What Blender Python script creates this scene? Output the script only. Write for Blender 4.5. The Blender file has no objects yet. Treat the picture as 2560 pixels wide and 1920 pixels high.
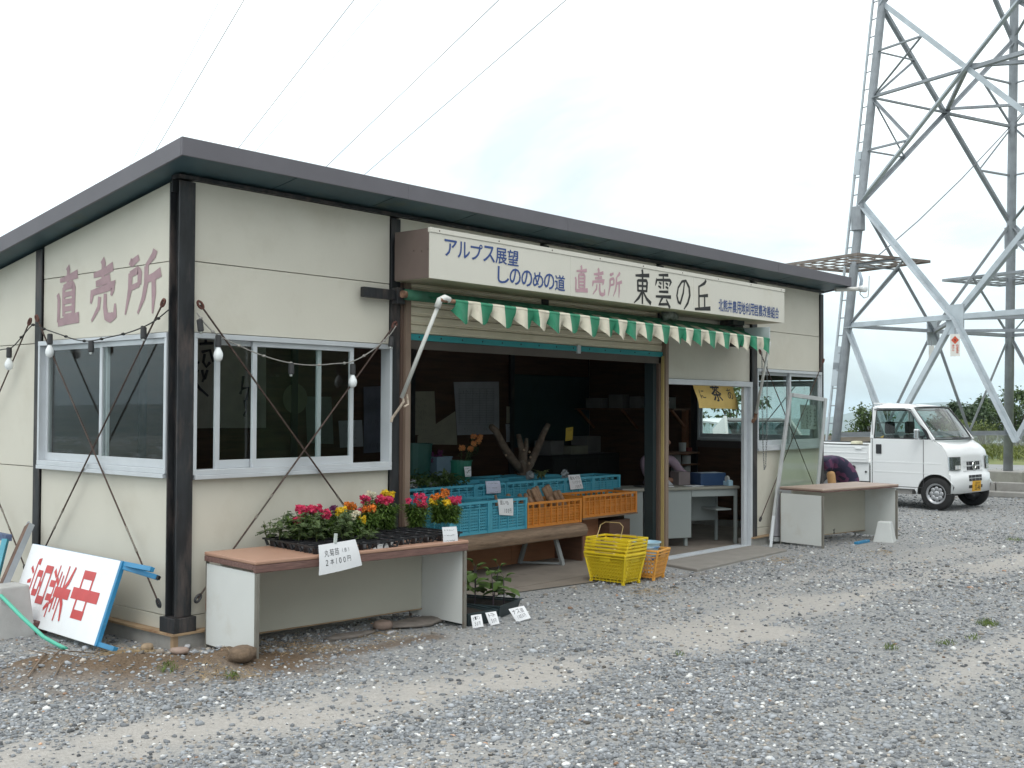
import bpy, bmesh, math, random
import numpy as np
from math import sin, cos, pi, radians, sqrt, atan2, hypot
from mathutils import Vector as V, Matrix

S = bpy.context.scene
COL = S.collection
rnd = random.Random(7)

# ---------------------------------------------------------------- camera
FOC = 2839.3                                   # focal length in pixels of the 2560 wide photograph
YAW, PITCH, ROLL = radians(40.888), radians(1.248), radians(0.28)
CAM = V((-4.314, -6.721, 1.63))
c_d = V((cos(YAW)*cos(PITCH), sin(YAW)*cos(PITCH), sin(PITCH)))
c_r0 = V((sin(YAW), -cos(YAW), 0)); c_u0 = c_r0.cross(c_d)
c_r = c_r0*cos(ROLL) + c_u0*sin(ROLL); c_u = c_u0*cos(ROLL) - c_r0*sin(ROLL)
cam_data = bpy.data.cameras.new('camera')
cam_data.sensor_width = 36; cam_data.lens = FOC/2560*36
cam_data.clip_start = 0.05; cam_data.clip_end = 40000
cam = bpy.data.objects.new('camera', cam_data); COL.objects.link(cam)
m = Matrix((c_r, c_u, -c_d)).transposed().to_4x4(); m.translation = CAM
cam.matrix_world = m
S.camera = cam

def at(u, v, X=None, Y=None, Z=None, D=None):
    "a measured point of the photograph on a known plane of the place"
    R = c_d*FOC + c_r*(u-1280) - c_u*(v-960)
    if X is not None: t = (X-CAM.x)/R.x
    elif Y is not None: t = (Y-CAM.y)/R.y
    elif Z is not None: t = (Z-CAM.z)/R.z
    else: t = D/FOC
    return CAM + R*t

# ---------------------------------------------------------------- sky, sun, exposure
SUN_EL, SUN_AZ = radians(58), radians(215)      # azimuth counted from +X towards +Y
W = bpy.data.worlds.new('World'); S.world = W; W.use_nodes = True
nt = W.node_tree; nt.nodes.clear()
out = nt.nodes.new('ShaderNodeOutputWorld'); bg = nt.nodes.new('ShaderNodeBackground')
sky = nt.nodes.new('ShaderNodeTexSky'); sky.sky_type = 'NISHITA'; sky.sun_disc = False
sky.sun_elevation = SUN_EL; sky.sun_rotation = radians(90) - SUN_AZ
sky.air_density = 1.0; sky.dust_density = 2.0; sky.ozone_density = 1.5
tc = nt.nodes.new('ShaderNodeTexCoord'); mp = nt.nodes.new('ShaderNodeMapping')
mp.inputs['Scale'].default_value = (1.0, 1.0, 2.6); mp.inputs['Location'].default_value = (0.35, 0.1, 0.2)
nz = nt.nodes.new('ShaderNodeTexNoise'); nz.inputs['Scale'].default_value = 2.3; nz.inputs['Detail'].default_value = 6
nz.inputs['Roughness'].default_value = 0.55; nz.inputs['Distortion'].default_value = 0.4
rp = nt.nodes.new('ShaderNodeValToRGB')
rp.color_ramp.elements[0].position = 0.36; rp.color_ramp.elements[0].color = (0.55, 0.55, 0.55, 1)
rp.color_ramp.elements[1].position = 0.56; rp.color_ramp.elements[1].color = (1, 1, 1, 1)
mx = nt.nodes.new('ShaderNodeMix'); mx.data_type = 'RGBA'
sx = nt.nodes.new('ShaderNodeSeparateXYZ'); nt.links.new(tc.outputs['Generated'], sx.inputs[0])
er = nt.nodes.new('ShaderNodeValToRGB'); nt.links.new(sx.outputs['Z'], er.inputs[0])   # an overcast sky is brighter overhead than at the horizon
er.color_ramp.elements[0].position = 0.0; er.color_ramp.elements[0].color = (0.52, 0.62, 0.655, 1)
er.color_ramp.elements[1].position = 0.36; er.color_ramp.elements[1].color = (0.97, 1.0, 1.0, 1)
cs = nt.nodes.new('ShaderNodeMix'); cs.data_type = 'RGBA'; cs.blend_type = 'MULTIPLY'; cs.inputs['Factor'].default_value = 1.0
cs.inputs['B'].default_value = (16.5, 16.7, 16.7, 1); nt.links.new(er.outputs[0], cs.inputs['A']); nt.links.new(cs.outputs['Result'], mx.inputs['B'])
nt.links.new(tc.outputs['Generated'], mp.inputs['Vector']); nt.links.new(mp.outputs[0], nz.inputs['Vector'])
nt.links.new(nz.outputs['Fac'], rp.inputs[0]); nt.links.new(rp.outputs[0], mx.inputs['Factor'])
nt.links.new(sky.outputs[0], mx.inputs['A']); nt.links.new(mx.outputs['Result'], bg.inputs[0])
bg.inputs[1].default_value = 0.10
nt.links.new(bg.outputs[0], out.inputs[0])
sl = bpy.data.lights.new('sun', 'SUN'); sl.energy = 0.8; sl.angle = radians(22); sl.color = (1, 0.96, 0.90)
so = bpy.data.objects.new('sun', sl); COL.objects.link(so)
sd = V((cos(SUN_EL)*cos(SUN_AZ), cos(SUN_EL)*sin(SUN_AZ), sin(SUN_EL)))
so.rotation_euler = sd.to_track_quat('Z', 'Y').to_euler(); so.location = sd*60
S.view_settings.view_transform = 'Standard'; S.view_settings.look = 'None'
S.view_settings.exposure = 0.12; S.view_settings.gamma = 1.0; S.view_settings.use_curve_mapping = False
S.render.engine = 'CYCLES'
S.cycles.max_bounces = 8; S.cycles.transparent_max_bounces = 24; S.cycles.volume_bounces = 1
S.cycles.use_denoising = True; S.cycles.caustics_reflective = False; S.cycles.caustics_refractive = False

# ---------------------------------------------------------------- materials
MAT = {}
def mat(name, col, rough=0.6, metal=0.0, var=0.10, scale=6.0, bump=0.0, bscale=80.0, col2=None, c2scale=3.0, c2lo=0.55, c2hi=0.7, spec=0.5, coat=0.0, stretch=None, trans=0.0):
    "procedural surface: a base colour with a fine mottling, an optional second colour in patches (rust, dirt), optional relief"
    if name in MAT: return MAT[name]
    mt = bpy.data.materials.new(name); mt.use_nodes = True; t = mt.node_tree; N = t.nodes; L = t.links
    b = N['Principled BSDF']; b.inputs['Roughness'].default_value = rough; b.inputs['Metallic'].default_value = metal
    b.inputs['Specular IOR Level'].default_value = spec; b.inputs['Coat Weight'].default_value = coat
    if trans: b.inputs['Transmission Weight'].default_value = trans
    co = N.new('ShaderNodeTexCoord'); src = co.outputs['Object']
    if stretch:
        q = N.new('ShaderNodeMapping'); q.inputs['Scale'].default_value = stretch; L.new(src, q.inputs[0]); src = q.outputs[0]
    n = N.new('ShaderNodeTexNoise'); n.inputs['Scale'].default_value = scale; n.inputs['Detail'].default_value = 5; L.new(src, n.inputs['Vector'])
    r = N.new('ShaderNodeValToRGB'); L.new(n.outputs['Fac'], r.inputs[0])
    r.color_ramp.elements[0].position = 0.3; r.color_ramp.elements[1].position = 0.7
    r.color_ramp.elements[0].color = tuple(min(1, c*(1-var)) for c in col) + (1,)
    r.color_ramp.elements[1].color = tuple(min(1, c*(1+var)) for c in col) + (1,)
    outc = r.outputs[0]
    if col2:
        n2 = N.new('ShaderNodeTexNoise'); n2.inputs['Scale'].default_value = c2scale; n2.inputs['Detail'].default_value = 8; n2.inputs['Roughness'].default_value = 0.65
        L.new(src, n2.inputs['Vector'])
        r2 = N.new('ShaderNodeValToRGB'); r2.color_ramp.elements[0].position = c2lo; r2.color_ramp.elements[1].position = c2hi
        L.new(n2.outputs['Fac'], r2.inputs[0])
        k = N.new('ShaderNodeMix'); k.data_type = 'RGBA'; L.new(r2.outputs[0], k.inputs['Factor']); L.new(outc, k.inputs['A'])
        k.inputs['B'].default_value = tuple(col2) + (1,); outc = k.outputs['Result']
    L.new(outc, b.inputs['Base Color'])
    if bump:
        n3 = N.new('ShaderNodeTexNoise'); n3.inputs['Scale'].default_value = bscale; n3.inputs['Detail'].default_value = 4; L.new(src, n3.inputs['Vector'])
        bp = N.new('ShaderNodeBump'); bp.inputs['Strength'].default_value = bump; bp.inputs['Distance'].default_value = 0.01
        L.new(n3.outputs['Fac'], bp.inputs['Height']); L.new(bp.outputs[0], b.inputs['Normal'])
    MAT[name] = mt
    return mt

def glass_mat(name, tint=(0.93, 0.96, 0.95), rough=0.0, dirt=0.0):
    if name in MAT: return MAT[name]
    mt = bpy.data.materials.new(name); mt.use_nodes = True; t = mt.node_tree; N = t.nodes; L = t.links; N.clear()
    o = N.new('ShaderNodeOutputMaterial'); tr = N.new('ShaderNodeBsdfTransparent'); gl = N.new('ShaderNodeBsdfGlossy'); lw = N.new('ShaderNodeLayerWeight'); lw.inputs[0].default_value = 0.5; pw = N.new('ShaderNodeMath'); pw.operation = 'POWER'; pw.inputs[1].default_value = 5; fr = N.new('ShaderNodeMath'); fr.operation = 'MULTIPLY_ADD'; fr.inputs[1].default_value = 0.96; fr.inputs[2].default_value = 0.04; L.new(lw.outputs['Facing'], pw.inputs[0]); L.new(pw.outputs[0], fr.inputs[0]); x = N.new('ShaderNodeMixShader')
    tr.inputs[0].default_value = tint + (1,); gl.inputs['Roughness'].default_value = rough
    L.new(fr.outputs[0], x.inputs[0]); L.new(tr.outputs[0], x.inputs[1]); L.new(gl.outputs[0], x.inputs[2])
    if dirt:
        df = N.new('ShaderNodeBsdfDiffuse'); df.inputs[0].default_value = (0.5, 0.5, 0.48, 1); y = N.new('ShaderNodeMixShader')
        n = N.new('ShaderNodeTexNoise'); n.inputs['Scale'].default_value = 3; n.inputs['Detail'].default_value = 6
        mm = N.new('ShaderNodeMath'); mm.operation = 'MULTIPLY'; mm.inputs[1].default_value = dirt; L.new(n.outputs['Fac'], mm.inputs[0])
        L.new(mm.outputs[0], y.inputs[0]); L.new(x.outputs[0], y.inputs[1]); L.new(df.outputs[0], y.inputs[2]); L.new(y.outputs[0], o.inputs[0])
    else: L.new(x.outputs[0], o.inputs[0])
    MAT[name] = mt
    return mt

def leaf_mat(name, col, var=0.35, trans=0.25):
    if name in MAT: return MAT[name]
    mt = bpy.data.materials.new(name); mt.use_nodes = True; t = mt.node_tree; N = t.nodes; L = t.links
    b = N['Principled BSDF']; b.inputs['Roughness'].default_value = 0.5
    co = N.new('ShaderNodeTexCoord'); n = N.new('ShaderNodeTexNoise'); n.inputs['Scale'].default_value = 4 if trans < 0.3 else 30; n.inputs['Detail'].default_value = 6
    L.new(co.outputs['Object'], n.inputs['Vector'])
    g = N.new('ShaderNodeNewGeometry'); ad = N.new('ShaderNodeMath'); ad.operation = 'ADD'; L.new(n.outputs['Fac'], ad.inputs[0])
    ml = N.new('ShaderNodeMath'); ml.operation = 'MULTIPLY_ADD'; ml.inputs[1].default_value = 0.5; ml.inputs[2].default_value = -0.25; L.new(g.outputs['Random Per Island'], ml.inputs[0]); L.new(ml.outputs[0], ad.inputs[1])
    r = N.new('ShaderNodeValToRGB'); r.color_ramp.elements[0].position = 0.25; r.color_ramp.elements[1].position = 0.8
    r.color_ramp.elements[0].color = tuple(c*(1-var) for c in col)+(1,); r.color_ramp.elements[1].color = (min(1, col[0]*(1+var)*1.1), min(1, col[1]*(1+var)), min(1, col[2]*(1+var*0.5)), 1)
    L.new(ad.outputs[0], r.inputs[0]); L.new(r.outputs[0], b.inputs['Base Color'])
    tl = N.new('ShaderNodeBsdfTranslucent'); L.new(r.outputs[0], tl.inputs[0]); x = N.new('ShaderNodeMixShader'); x.inputs[0].default_value = trans
    L.new(b.outputs[0], x.inputs[1]); L.new(tl.outputs[0], x.inputs[2]); L.new(x.outputs[0], N['Material Output'].inputs[0])
    MAT[name] = mt
    return mt

# ---------------------------------------------------------------- objects and meshes
def tag(o, label=None, cat=None, group=None, kind=None):
    if label: o['label'] = label
    if cat: o['category'] = cat
    if group: o['group'] = group
    if kind: o['kind'] = kind
    return o

def thing(name, label, cat, loc=(0, 0, 0), rz=0.0, group=None):
    o = bpy.data.objects.new(name, None); COL.objects.link(o); o.empty_display_size = 0.1
    o.location = loc; o.rotation_euler = (0, 0, rz)
    o.matrix_world = Matrix.Translation(V(loc)) @ Matrix.Rotation(rz, 4, 'Z')
    return tag(o, label, cat, group)

WORLD = {}
def wmat(o):
    "world matrix without waiting for the depsgraph"
    M = o.matrix_basis.copy() if o.parent is None else wmat(o.parent) @ o.matrix_basis
    return M

class MB:
    def __init__(s): s.v = []; s.f = []; s.mi = []; s.cur = 0
    def add(s, vs, fs):
        k = len(s.v); s.v.extend(tuple(x) for x in vs)
        for f in fs: s.f.append([i+k for i in f]); s.mi.append(s.cur)
        return s
    def box(s, lo, hi, M=None):
        x0, y0, z0 = lo; x1, y1, z1 = hi
        vs = [V(p) for p in ((x0,y0,z0),(x1,y0,z0),(x1,y1,z0),(x0,y1,z0),(x0,y0,z1),(x1,y0,z1),(x1,y1,z1),(x0,y1,z1))]
        if M is not None: vs = [M @ p for p in vs]
        return s.add(vs, [(0,3,2,1),(4,5,6,7),(0,1,5,4),(1,2,6,5),(2,3,7,6),(3,0,4,7)])
    def hexa(s, P):
        return s.add(P, [(0,3,2,1),(4,5,6,7),(0,1,5,4),(1,2,6,5),(2,3,7,6),(3,0,4,7)])
    def bar(s, p, q, w, h, up=(0,0,1)):
        p = V(p); q = V(q); d = (q-p).normalized(); up = V(up)
        if abs(d.dot(up)) > 0.97: up = V((1,0,0)) if abs(d.x) < 0.9 else V((0,1,0))
        a = d.cross(up).normalized(); b = a.cross(d)
        a *= w/2; b *= h/2
        return s.hexa([p-a-b, p+a-b, p+a+b, p-a+b, q-a-b, q+a-b, q+a+b, q-a+b])
    def angle(s, p, q, w, t, up=(0,0,1)):
        "L section member"
        p = V(p); q = V(q); d = (q-p).normalized(); up = V(up)
        if abs(d.dot(up)) > 0.97: up = V((1,0,0))
        a = d.cross(up).normalized(); b = a.cross(d)
        s.bar(p + b*(w/2), q + b*(w/2), t, w, up); s.bar(p + a*(w/2+t/2), q + a*(w/2+t/2), w, t, up)
        return s
    def tube(s, pts, r, n=8, closed=False, cap=True):
        pts = [V(p) for p in pts]; k = len(s.v); m_ = len(pts)
        rr = r if isinstance(r, (list, tuple)) else [r]*m_
        prev = None
        for i, p in enumerate(pts):
            if closed: d = pts[(i+1) % m_]-pts[i-1]
            else: d = pts[min(i+1, m_-1)]-pts[max(i-1, 0)]
            if d.length < 1e-9: d = V((0,0,1))
            d.normalize()
            if prev is None:
                up = V((0,0,1)) if abs(d.z) < 0.9 else V((1,0,0)); a = d.cross(up).normalized()
            else:
                a = prev - d*prev.dot(d)
                if a.length < 1e-6: a = d.orthogonal()
                a.normalize()
            prev = a; b = d.cross(a)
            for j in range(n): s.v.append(tuple(p + (a*cos(2*pi*j/n) + b*sin(2*pi*j/n))*rr[i]))
        for i in range(m_ if closed else m_-1):
            i2 = (i+1) % m_
            for j in range(n):
                s.f.append([k+i*n+j, k+i*n+(j+1) % n, k+i2*n+(j+1) % n, k+i2*n+j]); s.mi.append(s.cur)
        if cap and not closed:
            s.f.append([k+j for j in range(n)][::-1]); s.mi.append(s.cur)
            s.f.append([k+(m_-1)*n+j for j in range(n)]); s.mi.append(s.cur)
        return s
    def lathe(s, prof, n=16, c=(0,0,0), axis=None, cap=True):
        "profile of (radius, height) turned about an axis through c"
        c = V(c); ax = V(axis).normalized() if axis is not None else V((0,0,1)); a = ax.orthogonal().normalized(); b = ax.cross(a); k = len(s.v)
        for r, h in prof:
            for j in range(n): s.v.append(tuple(c + ax*h + (a*cos(2*pi*j/n)+b*sin(2*pi*j/n))*r))
        for i in range(len(prof)-1):
            for j in range(n):
                s.f.append([k+i*n+j, k+i*n+(j+1) % n, k+(i+1)*n+(j+1) % n, k+(i+1)*n+j]); s.mi.append(s.cur)
        if cap and prof[0][0] > 1e-4: s.f.append([k+j for j in range(n)][::-1]); s.mi.append(s.cur)
        if cap and prof[-1][0] > 1e-4: s.f.append([k+(len(prof)-1)*n+j for j in range(n)]); s.mi.append(s.cur)
        return s
    def prism(s, poly, o, ux, uy, depth):
        "closed outline in the plane (o, ux, uy), pushed by the vector depth"
        o = V(o); ux = V(ux); uy = V(uy); dp = V(depth); n = len(poly)
        a = [o+ux*x+uy*y for x, y in poly]
        return s.add(a+[p+dp for p in a], [list(range(n))[::-1], list(range(n, 2*n))]+[(i, (i+1) % n, n+(i+1) % n, n+i) for i in range(n)])
    def grid(s, fn, nu, nv):
        k = len(s.v)
        for i in range(nu+1):
            for j in range(nv+1): s.v.append(tuple(fn(i/nu, j/nv)))
        for i in range(nu):
            for j in range(nv):
                p = k+i*(nv+1)+j
                s.f.append([p, p+nv+1, p+nv+2, p+1]); s.mi.append(s.cur)
        return s
    def ball(s, c, r, nu=8, nv=6, sc=(1,1,1), M=None):
        c = V(c)
        prof = []
        k = len(s.v)
        for i in range(nv+1):
            a = pi*i/nv
            for j in range(nu):
                p = V((sin(a)*cos(2*pi*j/nu)*sc[0], sin(a)*sin(2*pi*j/nu)*sc[1], -cos(a)*sc[2]))*r
                if M is not None: p = M @ p
                s.v.append(tuple(c+p))
        for i in range(nv):
            for j in range(nu):
                s.f.append([k+i*nu+j, k+i*nu+(j+1) % nu, k+(i+1)*nu+(j+1) % nu, k+(i+1)*nu+j]); s.mi.append(s.cur)
        return s
    def leaf(s, p, d, n, ln, w, fold=0.25, droop=0.3):
        "a leaf of two bent halves"
        p = V(p); d = V(d).normalized(); n = V(n); a = d.cross(n)
        if a.length < 1e-6: a = d.orthogonal()
        a.normalize(); n = a.cross(d).normalized()
        m1 = p + d*ln*0.5 + n*ln*0.05; e = p + d*ln - n*ln*droop
        l1 = m1 + a*w/2 + n*w*fold; r1 = m1 - a*w/2 + n*w*fold
        return s.add([p, l1, e, r1, m1], [(0, 4, 1), (1, 4, 2), (0, 3, 4), (4, 3, 2)])
    def build(s, name, mats, parent=None, smooth=False, bevel=0.0, local=False, autosmooth=False):
        me = bpy.data.meshes.new(name)
        vs = s.v
        if parent is not None and not local:
            I = wmat(parent).inverted(); vs = [tuple(I @ V(p)) for p in vs]
        me.from_pydata(vs, [], s.f)
        mats = mats if isinstance(mats, (list, tuple)) else [mats]
        for q in mats: me.materials.append(q)
        if len(mats) > 1: me.polygons.foreach_set('material_index', s.mi)
        if smooth: me.polygons.foreach_set('use_smooth', [True]*len(me.polygons))
        me.update()
        o = bpy.data.objects.new(name, me); COL.objects.link(o)
        if parent is not None: o.parent = parent
        if bevel:
            b = o.modifiers.new('edge', 'BEVEL'); b.width = bevel; b.segments = 2; b.limit_method = 'ANGLE'; b.angle_limit = radians(40)
        return o

def copy_tree(o, parent=None):
    c = o.copy(); COL.objects.link(c)
    if parent is not None: c.parent = parent
    for ch in list(o.children): copy_tree(ch, c)
    return c

# lettering ------------------------------------------------------
_txt = {}
def text_geo(body, bold):
    if (body, bold) in _txt: return _txt[(body, bold)]
    cu = bpy.data.curves.new('lettering', 'FONT'); cu.body = body; cu.offset = bold; cu.resolution_u = 3
    o = bpy.data.objects.new('lettering', cu); COL.objects.link(o)
    dg = bpy.context.evaluated_depsgraph_get(); dg.update()
    me = bpy.data.meshes.new_from_object(o.evaluated_get(dg))
    vs = [v.co.copy() for v in me.vertices]; fs = [list(p.vertices) for p in me.polygons]
    bpy.data.objects.remove(o); bpy.data.curves.remove(cu); bpy.data.meshes.remove(me)
    x0 = min(v.x for v in vs); x1 = max(v.x for v in vs); y0 = min(v.y for v in vs); y1 = max(v.y for v in vs)
    g = ([((v.x-x0)/(x1-x0), (v.y-y0)/(y1-y0)) for v in vs], fs); _txt[(body, bold)] = g
    return g
def lettering(mb, body, o, ux, uy, bold=0.0):
    "text filling the parallelogram o, o+ux, o+uy"
    vs, fs = text_geo(body, 0.0); o = V(o); ux = V(ux); uy = V(uy)
    n = ux.cross(uy).normalized()*0.00015
    for k, (a, b) in enumerate([(0, 0)]+([(1, 0), (-1, 0), (0, 1), (0, -1), (.7, .7), (-.7, .7), (.7, -.7), (-.7, -.7)] if bold else [])):
        d = ux*(a*bold)+uy*(b*bold)+n*k; mb.add([o+d+ux*x+uy*y for x, y in vs], fs)
    return mb

GLYPH = {
 'naoi': [[(16,21,6),(50,18,9),(86,13,12)],[(46,-2,11),(50,4,10),(47,30,7)],[(32,34,9),(31,60,8),(33,84,9)],[(30,34,8),(66,30,11),(71,36,11),(70,82,10)],[(34,47,7),(68,45,7)],[(34,59,7),(68,58,7)],[(34,72,7),(68,71,7)],[(34,84,6),(70,82,6)],[(8,44,8),(13,54,9),(12,94,9)],[(10,95,10),(56,91,12),(93,88,15)]],
 'uru': [[(16,23,7),(50,20,10),(84,12,12)],[(46,-2,11),(51,5,11),(49,34,8)],[(24,38,8),(50,35,10),(74,30,11)],[(12,48,9),(10,58,9),(7,70,5)],[(12,52,8),(60,47,10),(88,42,13),(78,60,5)],[(38,60,8),(35,78,8),(10,100,4)],[(58,56,8),(57,78,10),(62,94,12),(76,97,13),(92,93,11),(92,74,4)]],
 'tokoro': [[(12,12,9),(18,16,10),(38,8,8)],[(14,32,9),(13,58,9),(0,98,3)],[(13,34,8),(36,28,10),(41,33,10),(40,52,8)],[(16,56,7),(40,51,7)],[(84,0,10),(80,8,10),(58,24,5)],[(60,24,9),(59,52,9),(52,74,8),(36,98,3)],[(58,46,8),(80,42,10),(100,36,12)],[(80,42,9),(81,70,9),(78,100,3)]],
 'higashi': [[(12,18,6),(50,15,9),(88,12,11)],[(48,-2,9),(51,8,9),(50,96,8)],[(24,30,8),(26,62,8)],[(24,31,7),(72,28,9),(76,33,9),(73,60,8)],[(26,46,6),(74,44,6)],[(26,60,6),(74,58,6)],[(47,62,7),(30,80,9),(4,96,3)],[(53,60,5),(74,80,9),(98,92,11)]],
 'kumo': [[(22,6,6),(78,2,9)],[(12,17,7),(9,26,8),(4,38,3)],[(10,21,6),(86,16,9),(94,20,10),(84,34,3)],[(48,4,7),(50,44,6)],[(24,27,5),(38,31,7)],[(20,38,5),(36,42,7)],[(62,26,5),(76,30,7)],[(62,37,5),(78,41,7)],[(24,54,6),(78,51,8)],[(6,69,6),(94,65,10)],[(46,69,7),(22,91,8),(78,87,7)],[(66,74,6),(88,98,10)]],
 'no': [[(56,14,6),(48,48,8),(30,80,9),(18,76,9),(10,58,8),(18,34,7),(40,14,7),(64,10,8),(84,28,10),(88,52,10),(76,76,9),(52,96,4)]],
 'oka': [[(72,-2,9),(62,8,10),(24,22,5)],[(26,18,8),(27,84,8)],[(27,50,6),(84,44,10)],[(62,46,8),(63,86,8)],[(0,91,7),(50,87,10),(100,83,13)]],
 'ei': [[(20,0,7),(30,15,10)],[(48,-2,7),(52,13,10)],[(80,-2,8),(68,14,6)],[(6,20,10),(6,36,14)],[(6,21,5),(94,21,5)],[(94,20,10),(94,34,16)],[(30,36,14),(30,58,14)],[(70,36,14),(70,58,14)],[(28,37,5),(72,37,5)],[(28,57,5),(72,57,5)],[(52,58,10),(46,66,8)],[(18,66,16),(18,100,16)],[(82,66,16),(82,100,16)],[(14,68,5),(86,68,5)],[(14,97,5),(86,97,5)]],
 'gyou': [[(38,-2,12),(38,20,12)],[(62,-2,12),(62,20,12)],[(16,4,7),(27,18,10)],[(86,2,9),(74,18,6)],[(4,22,5),(96,22,5)],[(30,25,7),(37,36,9)],[(72,25,9),(63,36,6)],[(14,37,5),(86,37,5)],[(20,50,5),(80,50,5)],[(2,64,5),(98,64,5)],[(50,30,18),(50,102,18)],[(46,66,8),(30,82,10),(4,94,5)],[(54,66,8),(70,82,11),(98,94,6)]],
 'naka': [[(12,20,17),(12,66,17)],[(88,20,17),(88,66,17)],[(6,23,6),(94,23,6)],[(6,62,6),(94,62,6)],[(50,-2,22),(50,102,22)]],
}
def brush(mb, key, o, ux, uy, lift, fat=1.0):
    "a hand painted character: o is its top left corner, ux across, uy down, one stroke a hair above the other"
    o = V(o); ux = V(ux); uy = V(uy); lift = V(lift)
    for i, st in enumerate(GLYPH[key]):
        off = lift*(1+0.12*i)
        # refine
        pts = []
        for k in range(len(st)-1):
            a, b = st[k], st[k+1]
            for t in (0, 0.5): pts.append(tuple(a[j]+(b[j]-a[j])*t for j in range(3)))
        pts.append(st[-1])
        L_, R_ = [], []
        for k, (x, y, w) in enumerate(pts):
            p0 = pts[max(0, k-1)]; p1 = pts[min(len(pts)-1, k+1)]
            dx, dy = p1[0]-p0[0], p1[1]-p0[1]; q = hypot(dx, dy) or 1; w *= fat
            nx, ny = -dy/q*w/2, dx/q*w/2
            L_.append((x+nx, y+ny)); R_.append((x-nx, y-ny))
        vs = [o+ux*(x/100)+uy*(y/100)+off for x, y in L_]+[o+ux*(x/100)+uy*(y/100)+off for x, y in R_]
        n = len(pts)
        mb.add(vs, [(k, k+1, n+k+1, n+k) for k in range(n-1)])
    return mb
# ================================================================ SETTING
def bearing(u): return YAW - math.atan((u-1280)/FOC)
def smooth(a, b, x):
    t = min(1, max(0, (x-a)/(b-a))); return t*t*(3-2*t)
def vnoise(x, y):
    return (sin(x*1.7+y*0.9)+sin(x*0.63-y*1.31+1.3)+sin(x*2.9+y*2.3+4.1)*0.5)/2.5

def terrain_z(x, y):
    dx, dy = x-CAM.x, y-CAM.y; r = hypot(dx, dy); th = math.degrees(atan2(dy, dx))
    if th < -90: th += 360
    k = smooth(20.5, 23.5, th)*(1-smooth(190, 215, th))
    k2 = smooth(60, 75, th)
    edge = 125*(1-k) + (38-16*k2*(1 if th > 60 else 0))*k
    z = -1.6*smooth(45, 110, r)*(1-k)
    z += -150*smooth(edge, edge+330, r)
    if r > edge+300: z += 3*vnoise(x/300, y/300)
    return z

gm = mat('valley_ground', (0.085, 0.11, 0.06), rough=0.95, var=0.35, scale=0.02, col2=(0.42, 0.42, 0.40), c2scale=0.012, c2lo=0.50, c2hi=0.56)
mb = MB()
radii = [0.01, 3, 6, 10, 14, 18, 22, 26, 30, 34, 38, 43, 48, 55, 65, 80, 95, 110, 125, 140, 160, 190, 220, 260, 310, 370, 450, 600, 900, 1500, 2500, 4000, 6000, 9000, 13500]
NA = 144
for r in radii:
    for j in range(NA):
        a = 2*pi*j/NA; x, y = CAM.x+r*cos(a), CAM.y+r*sin(a); mb.v.append((x, y, terrain_z(x, y)-0.012))
for i in range(len(radii)-1):
    for j in range(NA):
        mb.f.append([i*NA+j, (i+1)*NA+j, (i+1)*NA+(j+1) % NA, i*NA+(j+1) % NA]); mb.mi.append(0)
tag(mb.build('ground', gm, smooth=True), kind='structure')

# ---- the gravel yard, one fine sheet, with wheel tracks and a heap of soil
def seg_d(px, py, pts):
    "distance to a polyline, vectorised"
    d = np.full(px.shape, 1e9)
    for (ax, ay), (bx, by) in zip(pts[:-1], pts[1:]):
        vx, vy = bx-ax, by-ay; t = np.clip(((px-ax)*vx+(py-ay)*vy)/(vx*vx+vy*vy), 0, 1)
        d = np.minimum(d, np.hypot(px-ax-t*vx, py-ay-t*vy))
    return d
TRK = [([(-3.2,-1.35),(-1.87,-1.52),(-0.25,-1.85),(1.0,-2.1),(2.3,-2.45),(3.3,-2.5)], 0.33, 0.95),
       ([(2.9,-2.2),(4.1,-2.25),(4.83,-2.3),(6.6,-2.6),(8.8,-2.8),(14,-3.6)], 0.26, 0.8),
       ([(2.2,-4.3),(2.9,-4.15),(3.9,-4.2),(6,-4.6)], 0.2, 0.75),
       ([(1.6,-1.5),(3.0,-1.55),(4.6,-1.6),(6.5,-1.75),(10,-2.0)], 0.30, 0.38),
       ([(-2.6,-2.6),(-1.2,-2.75),(0.6,-3.4)], 0.2, 0.45)]
DIRT = [([(-1.0,0.1),(-0.6,-0.3),(-0.25,-0.5),(0.15,-0.80)], 0.50, 1.0), ([(0.2,-0.85),(0.9,-0.93),(1.5,-0.97)], 0.11, 0.8), ([(-1.1,-0.55),(-0.4,-0.85),(0.2,-1.0)], 0.22, 0.6), ([(4.1,-0.55),(5.6,-0.75)], 0.1, 0.35)]
def npnoise(x, y, f, seed=0):
    r = np.random.RandomState(seed); o = np.zeros_like(x)
    for k in range(7):
        a = r.uniform(0, 2*pi); q = f*r.uniform(0.6, 1.8); p = r.uniform(0, 6.28)
        o += np.sin((x*np.cos(a)+y*np.sin(a))*q+p)
    return o/7*1.6
def masks(x, y):
    n = npnoise(x, y, 2.3, 3)+0.6*npnoise(x, y, 7, 5)+0.35*npnoise(x, y, 23, 6)
    tr = np.zeros_like(x)
    for pts, w, k in TRK: tr = np.maximum(tr, k*np.clip(1.15-0.8*seg_d(x, y, pts)/w+0.75*n, 0, 1))
    di = np.zeros_like(x)
    for pts, w, k in DIRT: di = np.maximum(di, k*np.clip(1.5-seg_d(x, y, pts)/w+0.5*n, 0, 1))
    return tr, di
def yard_z(x, y):
    d = seg_d(x, y, [(-0.9,0.0),(-0.45,-0.38),(-0.1,-0.62)])
    z = 0.085*np.exp(-(d/0.30)**2)*(1+0.5*npnoise(x, y, 11, 8))
    return z+0.006*npnoise(x, y, 2.1, 1)*np.clip((-0.25-y)/0.5, 0, 1)
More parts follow.
